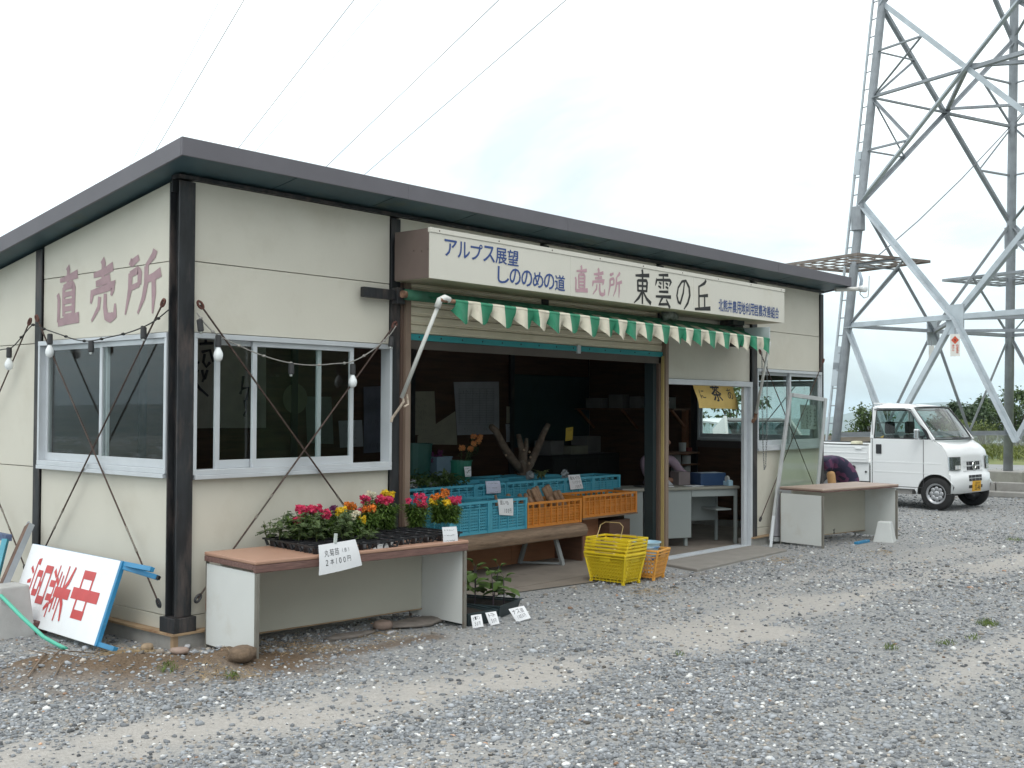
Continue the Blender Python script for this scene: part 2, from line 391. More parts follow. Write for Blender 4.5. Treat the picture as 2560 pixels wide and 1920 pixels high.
xs = np.concatenate([np.arange(-7, -3, 0.16), np.arange(-3, 8, 0.06), np.arange(8, 24.01, 0.22)]); ys = np.concatenate([np.arange(-13, -5, 0.3), np.arange(-5, 1.5, 0.06), np.arange(1.5, 16, 0.5)])
GX, GY = np.meshgrid(xs, ys, indexing='ij'); GZ = yard_z(GX, GY); tr, di = masks(GX, GY)
nx_, ny_ = GX.shape
vs = np.stack([GX, GY, GZ], -1).reshape(-1, 3)
idx = np.arange(nx_*ny_).reshape(nx_, ny_)
fs = np.stack([idx[:-1,:-1], idx[1:,:-1], idx[1:,1:], idx[:-1,1:]], -1).reshape(-1, 4)
me = bpy.data.meshes.new('gravel_yard'); me.from_pydata(vs.tolist(), [], fs.tolist()); me.polygons.foreach_set('use_smooth', [True]*len(me.polygons))
for nm, arr in (('track', tr), ('soil', di)):
    a = me.attributes.new(nm, 'FLOAT', 'POINT'); a.data.foreach_set('value', arr.reshape(-1).astype(np.float32))
def yard_mat():
    mt = bpy.data.materials.new('gravel_bed'); mt.use_nodes = True; t = mt.node_tree; N = t.nodes; L = t.links; b = N['Principled BSDF']; b.inputs['Roughness'].default_value = 0.95; b.inputs['Specular IOR Level'].default_value = 0.2
    co = N.new('ShaderNodeTexCoord')
    def noise(sc, det=6, ro=0.6):
        n = N.new('ShaderNodeTexNoise'); n.inputs['Scale'].default_value = sc; n.inputs['Detail'].default_value = det; n.inputs['Roughness'].default_value = ro; L.new(co.outputs['Object'], n.inputs['Vector']); return n
    def ramp(src, stops):
        r = N.new('ShaderNodeValToRGB'); L.new(src, r.inputs[0]); e = r.color_ramp.elements
        while len(e) < len(stops): e.new(0.5)
        for q, (p, c) in zip(e, stops): q.position = p; q.color = tuple(c)+(1,)
        return r.outputs[0]
    def mixc(f, a, c):
        k = N.new('ShaderNodeMix'); k.data_type = 'RGBA'; L.new(f, k.inputs['Factor']); L.new(a, k.inputs['A']); L.new(c, k.inputs['B']); return k.outputs['Result']
    vo = N.new('ShaderNodeTexVoronoi'); vo.inputs['Scale'].default_value = 62; L.new(co.outputs['Object'], vo.inputs['Vector'])
    sp = N.new('ShaderNodeSeparateColor'); L.new(vo.outputs['Color'], sp.inputs[0])
    stones = ramp(sp.outputs[0], [(0.0, (0.17, 0.18, 0.19)), (0.35, (0.26, 0.27, 0.28)), (0.7, (0.335, 0.34, 0.345)), (0.93, (0.42, 0.41, 0.385)), (1.0, (0.62, 0.62, 0.61))])
    fine = ramp(noise(190, 3).outputs['Fac'], [(0.3, (0.225, 0.23, 0.23)), (0.7, (0.385, 0.38, 0.365))])
    big = noise(1.4, 5).outputs['Fac']
    gravel = mixc(ramp(big, [(0.35, (0.25,)*3), (0.65, (0.75,)*3)]), stones, fine)
    sand = ramp(noise(26, 8, 0.7).outputs['Fac'], [(0.25, (0.33, 0.31, 0.285)), (0.5, (0.445, 0.42, 0.39)), (0.8, (0.52, 0.495, 0.465))])
    at_ = N.new('ShaderNodeAttribute'); at_.attribute_name = 'track'; as_ = N.new('ShaderNodeAttribute'); as_.attribute_name = 'soil'
    c = mixc(at_.outputs['Fac'], gravel, sand)
    soil = ramp(noise(38, 8, 0.7).outputs['Fac'], [(0.25, (0.085, 0.058, 0.038)), (0.55, (0.17, 0.122, 0.083)), (0.85, (0.26, 0.20, 0.145))])
    c = mixc(as_.outputs['Fac'], c, soil)
    L.new(c, b.inputs['Base Color'])
    dm = N.new('ShaderNodeMath'); dm.operation = 'MULTIPLY_ADD'; dm.inputs[1].default_value = -1; L.new(vo.outputs['Distance'], dm.inputs[0]); L.new(noise(120, 4).outputs['Fac'], dm.inputs[2])
    bp = N.new('ShaderNodeBump'); bp.inputs['Strength'].default_value = 0.75; bp.inputs['Distance'].default_value = 0.012; L.new(dm.outputs[0], bp.inputs['Height']); L.new(bp.outputs[0], b.inputs['Normal'])
    return mt
me.materials.append(yard_mat())
yard = bpy.data.objects.new('gravel_yard', me); COL.objects.link(yard); tag(yard, kind='structure')

# ---- loose stones lying on it
def stones():
    r = np.random.RandomState(11); N0 = 420000
    D = r.uniform(4.7, 24, N0); lat = r.uniform(-0.485, 0.485, N0)*D
    dens = np.where(D < 6, 1.0, (6/D)**2.2)*(D/6)
    keep = r.rand(N0) < dens
    D, lat = D[keep], lat[keep]
    fx, fy = cos(YAW), sin(YAW); rx, ry = sin(YAW), -cos(YAW)
    x = CAM.x+fx*D+rx*lat; y = CAM.y+fy*D+ry*lat
    tr, di = masks(x, y)
    ok = (y < -0.12) | (x < -0.02) | (x > 9.9)
    ok &= ~((x > 2.55) & (x < 5.6) & (y > -0.33)) & ~((x > 5.55) & (x < 7.75) & (y > -0.66)) & (y < 8)
    ok &= r.rand(len(x)) > 0.93*tr; ok &= r.rand(len(x)) > 0.75*di
    ok &= r.rand(len(x)) < np.clip(0.62+0.5*npnoise(x, y, 1.6, 21), 0.2, 1)
    x, y, D = x[ok], y[ok], D[ok]; n = len(x)
    bm = bmesh.new(); bmesh.ops.create_icosphere(bm, subdivisions=1, radius=1); bv = np.array([v.co[:] for v in bm.verts]); bf = np.array([[v.index for v in f.verts] for f in bm.faces]); bm.free()
    s = np.clip(np.exp(r.normal(-4.86, 0.40, n)), 0.0042, 0.024)*(np.maximum(D, 6)/6)**0.25
    sc = np.stack([s*r.uniform(0.85, 1.45, n), s*r.uniform(0.7, 1.1, n), s*r.uniform(0.4, 0.75, n)], -1)
    a = r.uniform(0, 2*pi, n); tl = r.uniform(-0.35, 0.35, n)
    jit = 1+r.uniform(-0.22, 0.22, (n, len(bv), 1))
    p = bv[None]*jit*sc[:, None, :]
    ct, st = np.cos(tl)[:, None], np.sin(tl)[:, None]
    px, pz = p[..., 0]*ct-p[..., 2]*st, p[..., 0]*st+p[..., 2]*ct
    ca, sa = np.cos(a)[:, None], np.sin(a)[:, None]
    X = px*ca-p[..., 1]*sa+x[:, None]; Y = px*sa+p[..., 1]*ca+y[:, None]; Z = pz+(yard_z(x, y)+sc[:, 2]*0.35)[:, None]
    P = np.stack([X, Y, Z], -1).reshape(-1, 3).astype(np.float32)
    F = (bf[None]+np.arange(n)[:, None, None]*len(bv)).reshape(-1, 3).astype(np.int32)
    me = bpy.data.meshes.new('loose_gravel'); me.vertices.add(len(P)); me.vertices.foreach_set('co', P.reshape(-1))
    me.loops.add(F.size); me.loops.foreach_set('vertex_index', F.reshape(-1)); me.polygons.add(len(F)); me.polygons.foreach_set('loop_start', np.arange(0, F.size, 3, dtype=np.int32)); me.polygons.foreach_set('loop_total', np.full(len(F), 3, np.int32)); me.update(calc_edges=True)
    kind = r.rand(n); g = np.clip(r.normal(0.265, 0.09, n), 0.09, 0.5)
    col = np.stack([g*0.95, g, g*1.06, np.ones(n)], -1)
    w = kind > 0.945; col[w, :3] = r.uniform(0.52, 0.78, (w.sum(), 1))*np.array([1, 1, 0.98])
    w = kind < 0.12; col[w, :3] = g[w][:, None]*np.array([1.14, 1.03, 0.90])
    w = kind < 0.004; col[w, :3] = g[w][:, None]*np.array([1.5, 0.95, 0.65])
    ca_ = me.color_attributes.new('tone', 'FLOAT_COLOR', 'POINT'); ca_.data.foreach_set('color', np.repeat(col, len(bv), 0).astype(np.float32).reshape(-1))
    mt = bpy.data.materials.new('loose_stone'); mt.use_nodes = True; N = mt.node_tree.nodes; L = mt.node_tree.links; b = N['Principled BSDF']; b.inputs['Roughness'].default_value = 0.85; b.inputs['Specular IOR Level'].default_value = 0.3
    q = N.new('ShaderNodeAttribute'); q.attribute_name = 'tone'; nn = N.new('ShaderNodeTexNoise'); nn.inputs['Scale'].default_value = 220; k = N.new('ShaderNodeMix'); k.data_type = 'RGBA'; k.blend_type = 'OVERLAY'; k.inputs['Factor'].default_value = 0.35
    c_ = N.new('ShaderNodeTexCoord'); L.new(c_.outputs['Object'], nn.inputs['Vector']); L.new(q.outputs['Color'], k.inputs['A']); L.new(nn.outputs['Fac'], k.inputs['B']); L.new(k.outputs['Result'], b.inputs['Base Color'])
    me.materials.append(mt)
    o = bpy.data.objects.new('loose_gravel', me); COL.objects.link(o); tag(o, kind='stuff')
stones()

# ---- far field to the right: kerb, grass, road strip, bank, path
grass_m = mat('mown_grass', (0.115, 0.15, 0.035), rough=0.9, var=0.3, scale=3, col2=(0.20, 0.20, 0.07), c2scale=1.2, c2lo=0.45, c2hi=0.62)
bank_m = mat('weedy_bank', (0.065, 0.10, 0.03), rough=0.9, var=0.4, scale=0.9, col2=(0.14, 0.085, 0.05), c2scale=0.35, c2lo=0.52, c2hi=0.62)
road_m = mat('pale_road', (0.25, 0.26, 0.26), rough=0.9, var=0.12, scale=1.5)
path_m = mat('sandy_path', (0.48, 0.42, 0.33), rough=0.9, var=0.15, scale=0.6)
def strip(name, m_, r0, r1, b0, b1, lift, n=14):
    mb = MB()
    def f(a, b):
        r = r0+(r1-r0)*a; th = b0+(b1-b0)*b; x, y = CAM.x+r*cos(th), CAM.y+r*sin(th); return (x, y, terrain_z(x, y)+lift)
    mb.grid(f, n, n); return tag(mb.build(name, m_, smooth=True), kind='structure')
B0, B1 = radians(-40), radians(20.4)
strip('grass_field', grass_m, 24.6, 140, B0, radians(22), 0.006, 40)
strip('side_road', road_m, 32.5, 37.5, B0, B1, 0.012)
strip('weedy_bank', bank_m, 42, 58, B0, B1, 0.014, 20)
strip('sandy_path', path_m, 58.2, 68, B0, B1, 0.02, 20)
mb = MB()
for k in range(9000):
    th = rnd.uniform(radians(8), radians(20)); r = rnd.choice((rnd.uniform(25.5, 33), rnd.uniform(40, 58)))
    x, y = CAM.x+r*cos(th), CAM.y+r*sin(th); h = rnd.uniform(0.05, 0.14) if r < 35 else rnd.uniform(0.1, 0.35)
    mb.leaf((x, y, terrain_z(x, y)), (rnd.uniform(-.5,.5), rnd.uniform(-.5,.5), 1), (rnd.uniform(-1,1), rnd.uniform(-1,1), .2), h, h*0.22)
tag(mb.build('grass_blades', leaf_mat('grass_leaf', (0.12, 0.155, 0.035))), kind='stuff')

# ---- mountains beyond the valley
def elev(u):
    prof = [(1900,1052),(2060,1050),(2103,1043),(2140,1032),(2175,1024),(2250,1016),(2322,1011),(2366,1008),(2410,1012),(2495,1021),(2560,1028),(2700,1022),(2900,1030)]
    if u <= prof[0][0]: return prof[0][1]
    for (a, b), (c, e) in zip(prof[:-1], prof[1:]):
        if u <= c: return b+(e-b)*(u-a)/(c-a)
    return prof[-1][1]
mb = MB(); NM = 240; rows = [6200, 7000, 7700, 8300, 9200]; hs = [0, 0.42, 0.8, 1, 0.2]
for j in range(NM+1):
    th = radians(-50+250*j/NM); off = YAW-th
    if abs(off) < radians(40): top = 1.63+(1026+0.0049*FOC*math.tan(off)-elev(1280+FOC*math.tan(off)))/FOC*8300*cos(off)
    else: top = 15+45*vnoise(th*5, 2)+18*vnoise(th*17, 5)
    for r, h in zip(rows, hs):
        z = -152+(top+152)*h*(1 if h in (0, 1) else 1+0.25*vnoise(th*40+r, r*0.01))
        mb.v.append((CAM.x+r*cos(th), CAM.y+r*sin(th), z))
for j in range(NM):
    for i in range(4): mb.f.append([j*5+i, j*5+i+1, (j+1)*5+i+1, (j+1)*5+i]); mb.mi.append(0)
tag(mb.build('mountains', mat('wooded_mountain', (0.05, 0.075, 0.05), rough=1, var=0.4, scale=0.004), smooth=True), kind='structure')
mb = MB()
for k in range(7000):
    th = rnd.uniform(radians(10), radians(150)); r = rnd.uniform(1.0, 1)*(700+5200*rnd.random()**1.3); s = rnd.uniform(4, 11)
    if vnoise(r*0.002*cos(th)*3, r*0.002*sin(th)*3) < -0.15: continue
    x, y = CAM.x+r*cos(th), CAM.y+r*sin(th); z = terrain_z(x, y)-1
    mb.box((-s, -s*0.7, 0), (s, s*0.7, rnd.uniform(5, 11)), Matrix.Translation((x, y, z)) @ Matrix.Rotation(rnd.uniform(0, 3), 4, 'Z'))
tag(mb.build('distant_town', mat('town_roof', (0.55, 0.56, 0.57), rough=0.8, var=0.55, scale=0.013)), kind='stuff')

# ---- unseen wooded mass across the yard, added to darken the front window reflections
mb = MB()
for k in range(260):
    t = rnd.random(); x = 2+70*t; y = -19-6*t+rnd.uniform(-12, 0); r = rnd.uniform(2.5, 5)
    mb.ball((x, y, rnd.uniform(0.5, 9)), r, 9, 7, (1, 1, rnd.uniform(0.8, 1.3)))
mb.v = [(x+rnd.uniform(-.7, .7), y+rnd.uniform(-.7, .7), z+rnd.uniform(-.7, .7)) for x, y, z in mb.v]
tag(mb.build('added_wood_mass', mat('added_wood_dark', (0.035, 0.055, 0.025), rough=1, var=0.5, scale=0.7)), kind='stuff')

# ---- valley air
mb = MB(); mb.box((-14500, -14500, -158), (14500, 14500, 118))
hz = mb.build('haze', []); hm = bpy.data.materials.new('valley_air'); hm.use_nodes = True; N = hm.node_tree.nodes; N.clear()
o_ = N.new('ShaderNodeOutputMaterial'); pv = N.new('ShaderNodeVolumePrincipled'); pv.inputs['Color'].default_value = (0.76, 0.90, 1.0, 1); pv.inputs['Density'].default_value = 0.00010
hm.node_tree.links.new(pv.outputs[0], o_.inputs['Volume']); hz.data.materials.append(hm); tag(hz, kind='stuff')

# ================================================================ TREES, FENCES, PYLON
bark = mat('bark', (0.11, 0.085, 0.065), rough=0.9, var=0.3, scale=20, bump=0.5, bscale=30)
def tree(name, label, base, top, crown_lo, rx_, ry_, leaves, n, size, seed, group=None, cat='tree', clumps=26, trunk_r=0.14):
    r = random.Random(seed); base = V(base)
    t = thing(name, label, cat, base, group=group)
    H = top-base.z; cz = (top+crown_lo)/2; ch = (top-crown_lo)/2
    cl = []
    for k in range(clumps):
        a = r.uniform(0, 2*pi); q = r.random()**0.5; zz = r.uniform(-0.9, 0.92); w = sqrt(max(0.05, 1-zz*zz))
        cl.append((V((base.x+cos(a)*q*w*rx_, base.y+sin(a)*q*w*ry_, cz+zz*ch)), r.uniform(0.24, 0.46)*min(rx_, max(ch, 0.3))))
    tk = MB(); fork = V((base.x, base.y, base.z+max(0.3, (crown_lo-base.z)*0.9)))
    tk.tube([base, base*0.5+fork*0.5+V((r.uniform(-.1,.1)*trunk_r*4, r.uniform(-.1,.1)*trunk_r*4, 0)), fork], [trunk_r, trunk_r*0.8, trunk_r*0.65], 8)
    for c, q in cl[:12]:
        tk.tube([fork, fork.lerp(c, 0.5)+V((0, 0, 0.1*ch)), c], [trunk_r*0.45, trunk_r*0.25, trunk_r*0.08], 6)
    tk.build('trunk', bark, t)
    lf = MB()
    for k in range(n):
        c, q = r.choice(cl); d = V((r.gauss(0, 1), r.gauss(0, 1), r.gauss(0, 0.8)))
        p = c+d*(q*0.55)
        nd = V((r.uniform(-1, 1), r.uniform(-1, 1), r.uniform(-0.7, 0.4)))
        lf.leaf(p, nd, V((r.uniform(-.6,.6), r.uniform(-.6,.6), 1)), size*r.uniform(0.6, 1.3), size*r.uniform(0.4, 0.7))
    lf.build('crown', leaves, t)
    return t
dark_leaf = leaf_mat('dark_leaf', (0.045, 0.085, 0.035)); mid_leaf = leaf_mat('mid_leaf', (0.075, 0.13, 0.04)); light_leaf = leaf_mat('light_leaf', (0.13, 0.18, 0.05))
def ground_pt(u, D):
    p = at(u, 1026, D=D); p.z = terrain_z(p.x, p.y); return p
G = 'broad trees beyond the grass field'
tree('broadleaf_tree', 'dark broad tree at the left end of the row beyond the field', ground_pt(2400, 104), 2.2, -0.8, 3.0, 2.6, dark_leaf, 3600, 0.42, 3, G)
tree('broadleaf_tree', 'dark broad tree in the middle of the row beyond the field', ground_pt(2470, 112), 2.7, -1.0, 3.2, 2.8, dark_leaf, 3600, 0.42, 4, G)
tree('broadleaf_tree', 'tallest dark tree, partly hidden by the steel pole of the pylon', ground_pt(2545, 108), 3.4, -1.0, 3.0, 2.8, mid_leaf, 3600, 0.42, 5, G)
tree('shrub', 'yellow-green shrub in front of the dark trees, right of the truck', ground_pt(2455, 74), 0.9, -1.0, 1.3, 1.0, light_leaf, 900, 0.2, 6, cat='shrub')
tree('shrub', 'yellowish shrub just over the windscreen of the truck', ground_pt(2395, 78), 1.1, -1.0, 1.1, 1.0, light_leaf, 900, 0.2, 16, cat='shrub')
tree('broadleaf_tree', 'green tree rising behind the cab of the white truck', ground_pt(2185, 42), 1.75, 0.1, 0.95, 0.9, mid_leaf, 2600, 0.16, 7)
tree('bush', 'bright green bush over the truck bed, beside the tree', ground_pt(2130, 33), 0.98, 0.1, 1.0, 0.8, light_leaf, 2000, 0.11, 8, cat='bush', trunk_r=0.05)
tree('bush', 'small green bush at the foot of the pylon ladder', ground_pt(2066, 31), 1.0, 0.1, 0.45, 0.5, mid_leaf, 900, 0.1, 9, cat='bush', trunk_r=0.04)
tree('leafy_tree', 'thin branches with round green leaves outside the office window', ground_pt(1838, 23), 2.15, 1.15, 0.75, 0.7, mid_leaf, 420, 0.12, 10, clumps=16, trunk_r=0.06)

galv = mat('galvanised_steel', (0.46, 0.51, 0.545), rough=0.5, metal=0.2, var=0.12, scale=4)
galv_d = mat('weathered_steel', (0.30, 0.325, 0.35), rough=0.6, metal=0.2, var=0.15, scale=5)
rusty = mat('rusty_steel', (0.15, 0.09, 0.065), rough=0.8, var=0.35, scale=9, col2=(0.06, 0.05, 0.05), c2scale=6)
concrete = mat('concrete', (0.33, 0.32, 0.30), rough=0.9, var=0.12, scale=5, bump=0.25, bscale=60, col2=(0.22, 0.21, 0.19), c2scale=2.2, c2lo=0.5, c2hi=0.75)

# guard rail at the edge of the yard
t = thing('guard_rail', 'pale wooden rail along the edge of the slope behind the truck', 'railing', ground_pt(2120, 26))
rail_m = mat('weathered_timber', (0.30, 0.26, 0.22), rough=0.85, var=0.2, scale=3, stretch=(1, 1, 8))
p0, p1 = at(2030, 1096, D=26), at(2300, 1096, D=27.5)
mb = MB(); mb.bar(p0, p1, 0.08, 0.13); mb.build('rail', rail_m, t)
for k in range(3):
    p = p0.lerp(p1, 0.1+0.42*k); mb = MB(); mb.box((p.x-.05, p.y+.05, terrain_z(p.x, p.y)-.1), (p.x+.05, p.y+.15, p.z+.05)); mb.build('post', rail_m, t)
# mesh fence beyond the road
t = thing('mesh_fence', 'grey wire mesh fence beyond the weedy bank', 'fence', ground_pt(2500, 70))
a, b = ground_pt(2405, 70), ground_pt(2640, 70)
wire_m = mat('fence_wire', (0.32, 0.34, 0.34), rough=0.6, var=0.1)
for k in range(9):
    p = a.lerp(b, k/8); mb = MB(); mb.tube([p, p+V((0, 0, 1.0))], 0.035, 6); mb.build('post', wire_m, t)
mb = MB()
for k in range(14): mb.tube([a+V((0, 0, 0.1+0.065*k)), b+V((0, 0, 0.1+0.065*k))], 0.009, 4)
for k in range(120): p = a.lerp(b, k/119); mb.tube([p+V((0,0,.08)), p+V((0,0,.98))], 0.007, 4)
tag(mb.build('mesh', wire_m, t), kind='stuff')

# steel lattice pylon
SC = 1.11
def far(p): p = V(p); return CAM+(p-CAM)*SC
zb = 1.63-1.63*SC
PL, PP, PR, PQ, PC = [far((x, y, 0)) for x, y in ((14.22,2.037),(18.82,0.495),(12.678,-2.562),(17.277,-4.105),(15.749,-1.034))]
HA = 1.63+(33.22-1.63)*SC
z1, z2, z3, z4, z5, z6 = [1.63+(z-1.63)*SC for z in (8.636, 7.092, 5.198, 3.062, 12.4, 16.5)]
zv = 1.12
def leg(b, z):
    t_ = (z-zb)/(HA-zb); return V((b.x+(PC.x-b.x)*t_, b.y+(PC.y-b.y)*t_, z))
py = thing('pylon', 'tall grey steel lattice pylon standing behind the white truck', 'pylon', (PC.x, PC.y, 0))
for b in (PL, PP, PR, PQ):
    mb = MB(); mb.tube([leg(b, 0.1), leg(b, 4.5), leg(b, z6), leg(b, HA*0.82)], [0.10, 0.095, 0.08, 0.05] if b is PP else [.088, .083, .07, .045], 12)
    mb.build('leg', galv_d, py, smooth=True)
    mb = MB(); mb.lathe([(0.13, 0), (0.13, 0.45)], 12, leg(b, z3-0.5)); mb.build('leg_collar', galv_d, py)
    mb = MB(); mb.box((b.x-.42, b.y-.42, -.3), (b.x+.42, b.y+.42, 0.34)); mb.build('footing', concrete, py, bevel=0.02)
def member(p, q, w, m_=galv, nm='brace'):
    mb = MB(); mb.angle(p, q, w, w*0.13); mb.build(nm, m_, py)
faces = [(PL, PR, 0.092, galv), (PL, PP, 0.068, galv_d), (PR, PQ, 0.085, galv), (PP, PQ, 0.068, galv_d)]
def xc(a, b, za, zb_):
    w1 = 1-(zb_-zb)/(HA-zb); w2 = 1-(za-zb)/(HA-zb); zz = za+(zb_-za)*w2/(w1+w2)
    return (leg(a, zz)+leg(b, zz))/2, zz
for a, b, w, m_ in faces:
    for za, zc in ((z3, z1), (z1, z5), (z5, z6)):
        member(leg(a, za), leg(b, zc), w, m_); member(leg(b, za), leg(a, zc), w, m_)
        c, zz = xc(a, b, za, zc)
        for e in (a, b):
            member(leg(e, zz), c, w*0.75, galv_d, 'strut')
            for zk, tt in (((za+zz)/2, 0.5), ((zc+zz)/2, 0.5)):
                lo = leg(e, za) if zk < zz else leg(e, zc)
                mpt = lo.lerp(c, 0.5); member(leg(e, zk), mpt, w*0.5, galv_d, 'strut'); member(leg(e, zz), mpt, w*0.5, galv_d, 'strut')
    cm = (leg(a, z4)+leg(b, z4))/2
    member(leg(a, z4), cm, w, m_, 'strut'); member(leg(b, z4), cm, w, m_, 'strut')
    member(leg(a, z3), cm, w, m_); member(leg(b, z3), cm, w, m_)
    for e in (a, b):
        q = leg(e, zv).lerp((leg(a, zv)+leg(b, zv))/2, 0.5)
        member(leg(e, z4), q, w*0.8, m_); member(cm, q, w*0.9, m_)
        zk = (z3+z4)/2; mpt = leg(e, z3).lerp(cm, 0.5)
        member(leg(e, zk), mpt, w*0.45, galv_d, 'strut'); member(leg(e, z4), mpt, w*0.5, galv_d, 'strut')
    if (a, b) != (PL, PR): member(leg(a, zv), leg(b, zv), 0.09, galv_d, 'strut')
    mb = MB(); dr = (b-a).normalized(); mb.bar(cm-V((0,0,.26)), cm+V((0,0,.26)), 0.36, 0.025, dr.cross(V((0,0,1)))); mb.build('gusset_plate', galv, py)
for z in (z2, z4):
    ms = [(leg(a, z)+leg(b, z))/2 for a, b, _, _ in faces]
    for i, j in ((0, 1), (1, 3), (3, 2), (2, 0)): member(ms[i], ms[j], 0.06, galv_d, 'strut')
# ladder beside the near left leg
dirL = (PL-PR).normalized()*0.24
lad = MB(); lad.tube([leg(PL, 0.4)+dirL, leg(PL, z6)+dirL], 0.028, 6)
lo_ = lad.build('ladder', galv, py)
for k in range(46):
    z = 0.7+0.34*k; mb = MB(); mb.tube([leg(PL, z), leg(PL, z)+dirL], 0.012, 5); mb.build('rung', galv_d, lo_)
for z in (z3+0.6, z4-0.8, 2.1):
    mb = MB(); mb.bar(leg(PL, z)+dirL*0.8, leg(PL, z+0.45)+dirL*0.8, 0.12, 0.03); mb.build('ladder_clamp', galv, lo_)
# climbing guards: flat spiked frames round two of the legs
for b, mname in ((PL, mat('guard_grey', (0.20, 0.17, 0.15), rough=.7, var=.3, scale=6, col2=(0.15, 0.09, 0.06), c2scale=3)), (PP, galv_d)):
    c = leg(b, (z3+z4)/2+0.05); g = MB(); e1 = (PP-PL).normalized(); e2 = (PR-PL).normalized()
    for k in range(7):
        q = -0.95+0.31*k
        g.bar(c+e1*q-e2*0.95, c+e1*q+e2*0.95, 0.03, 0.02); g.bar(c+e2*q-e1*0.95, c+e2*q+e1*0.95, 0.03, 0.02)
    for s_ in (-1, 1): g.bar(c+e1*s_*0.95-e2*0.97, c+e1*s_*0.95+e2*0.97, 0.06, 0.05); g.bar(c+e2*s_*0.95-e1*0.97, c+e2*s_*0.95+e1*0.97, 0.06, 0.05)
    g.build('climbing_guard', mname, py)
# warning plates hung from the joint
def plate(u0, v0, u1, v1, D, label, red):
    c = at((u0+u1)/2, v0, D=D); w = (u1-u0)/FOC*D; h = (v1-v0)/FOC*D
    t = thing('warning_sign', label, 'sign', (c.x, c.y, c.z-h)); n = (CAM-c); n.z = 0; n.normalize(); s_ = V((-n.y, n.x, 0))
    mb = MB(); mb.bar(c, c-V((0,0,h)), w, 0.006, n); mb.build('plate', mat('white_enamel', (0.72, 0.72, 0.68), rough=0.4, var=0.05), t)
    mb = MB(); mb.tube([c, c+V((0,0,.1))], 0.01, 5); mb.build('hook', galv_d, t)
    if red:
        q = c-V((0,0,h*.27))+n*0.008
        mb = MB(); mb.add([q+s_*w*.4, q+V((0,0,w*.45)), q-s_*w*.4, q-V((0,0,w*.45))], [(0,1,2,3)]); mb.build('red_diamond', mat('sign_red', (0.60, 0.09, 0.04), rough=0.5, var=0.05), t)
        mb = MB(); q2 = q+n*.003; mb.add([q2+s_*w*.06+V((0,0,w*.2)), q2-s_*w*.12, q2+s_*.0-V((0,0,w*.02)), q2-s_*w*.06-V((0,0,w*.22)), q2+s_*w*.12+V((0,0,w*.02)), q2+V((0,0,w*.04))], [(0,1,2,3,4,5)]); mb.build('lightning_mark', mat('ink_black', (0.02,0.02,0.02), rough=0.6), t)
        mb = MB()
        for k, tx in enumerate(('のぼるな', 'きけん')):
            for i, ch in enumerate(tx): lettering(mb, ch, c-V((0,0,h*(.56+.1*i)))+n*.006+s_*(w*(.22-.42*k)-w*.12), s_*w*.26, V((0,0,h*.085)), 0.03)
        mb.build('lettering', mat('sign_red', (0,0,0)), t)
plate(2376, 835, 2399, 891, 18.7, 'white hanging plate with a red diamond and lightning mark on the pylon joint', True)
plate(2322, 864, 2335, 911, 22.5, 'narrow grey plate hanging behind the diagonal brace of the pylon', False)
# low concrete kerb walls round the pylon foot
t = thing('kerb_wall', 'low concrete block wall running past the front of the truck', 'wall', (19, .1, 0))
p, q = at(2440, 1240, Z=0), at(2700, 1252, Z=0); n = (q-p).normalized(); s_ = V((-n.y, n.x, 0))
if s_.dot(CAM-p) > 0: s_ = -s_
Lw = (q-p).length; k = 0; x = -1.5
while x < Lw+1:
    mb = MB(); mb.prism([(0,0),(0.88,0),(0.88,0.26),(0,0.26)], p+n*x+s_*0.3, n, (0,0,1), s_*0.2); mb.build('concrete_block', concrete, t, bevel=0.012); x += 0.9
mb = MB(); mb.prism([(-1.5,0),(Lw+1,0),(Lw+1,0.1),(-1.5,0.1)], p-s_*0.05, n, (0,0,1), s_*0.33); mb.build('footing', concrete, t, bevel=0.015)

# overhead lines
cab_m = mat('cable_grey', (0.20, 0.21, 0.23), rough=0.5, var=0.05)
dv = at(-223, 1420, D=1000)-CAM; dv.normalize()
for k, (ua, lab) in enumerate(((610, 'leftmost thick overhead line, crossing above the gable end of the shed'), (550, 'faint overhead line at the far left of the sky'), (885, 'overhead line crossing above the left bay of the shed'), (953, 'faint overhead line just right of the one above the left bay'), (1247, 'overhead line left of the rightmost one, above the name board'), (1415, 'rightmost overhead line in the sky above the shed'))):
    p = at(ua, 0, D=70); mb = MB(); r_ = 0.013 if k in (1, 3) else 0.024
    pts = []
    for i in range(25):
        s_ = -90+i*24; pts.append(p+dv*s_)
    mb.tube(pts, r_, 5); tag(mb.build('overhead_line', cab_m), lab, 'power line', 'overhead lines in the sky')
pa, pb = at(2185, 648, D=22), at(2600, 232, D=24.5)
mb = MB(); mb.tube([pa, pa.lerp(pb, .25)-V((0,0,.12)), pa.lerp(pb, .5)-V((0,0,.15)), pa.lerp(pb, .75)-V((0,0,.1)), pb], 0.012, 5); tag(mb.build('service_cable', cab_m), 'thin twisted service cable rising to the right through the pylon', 'cable')
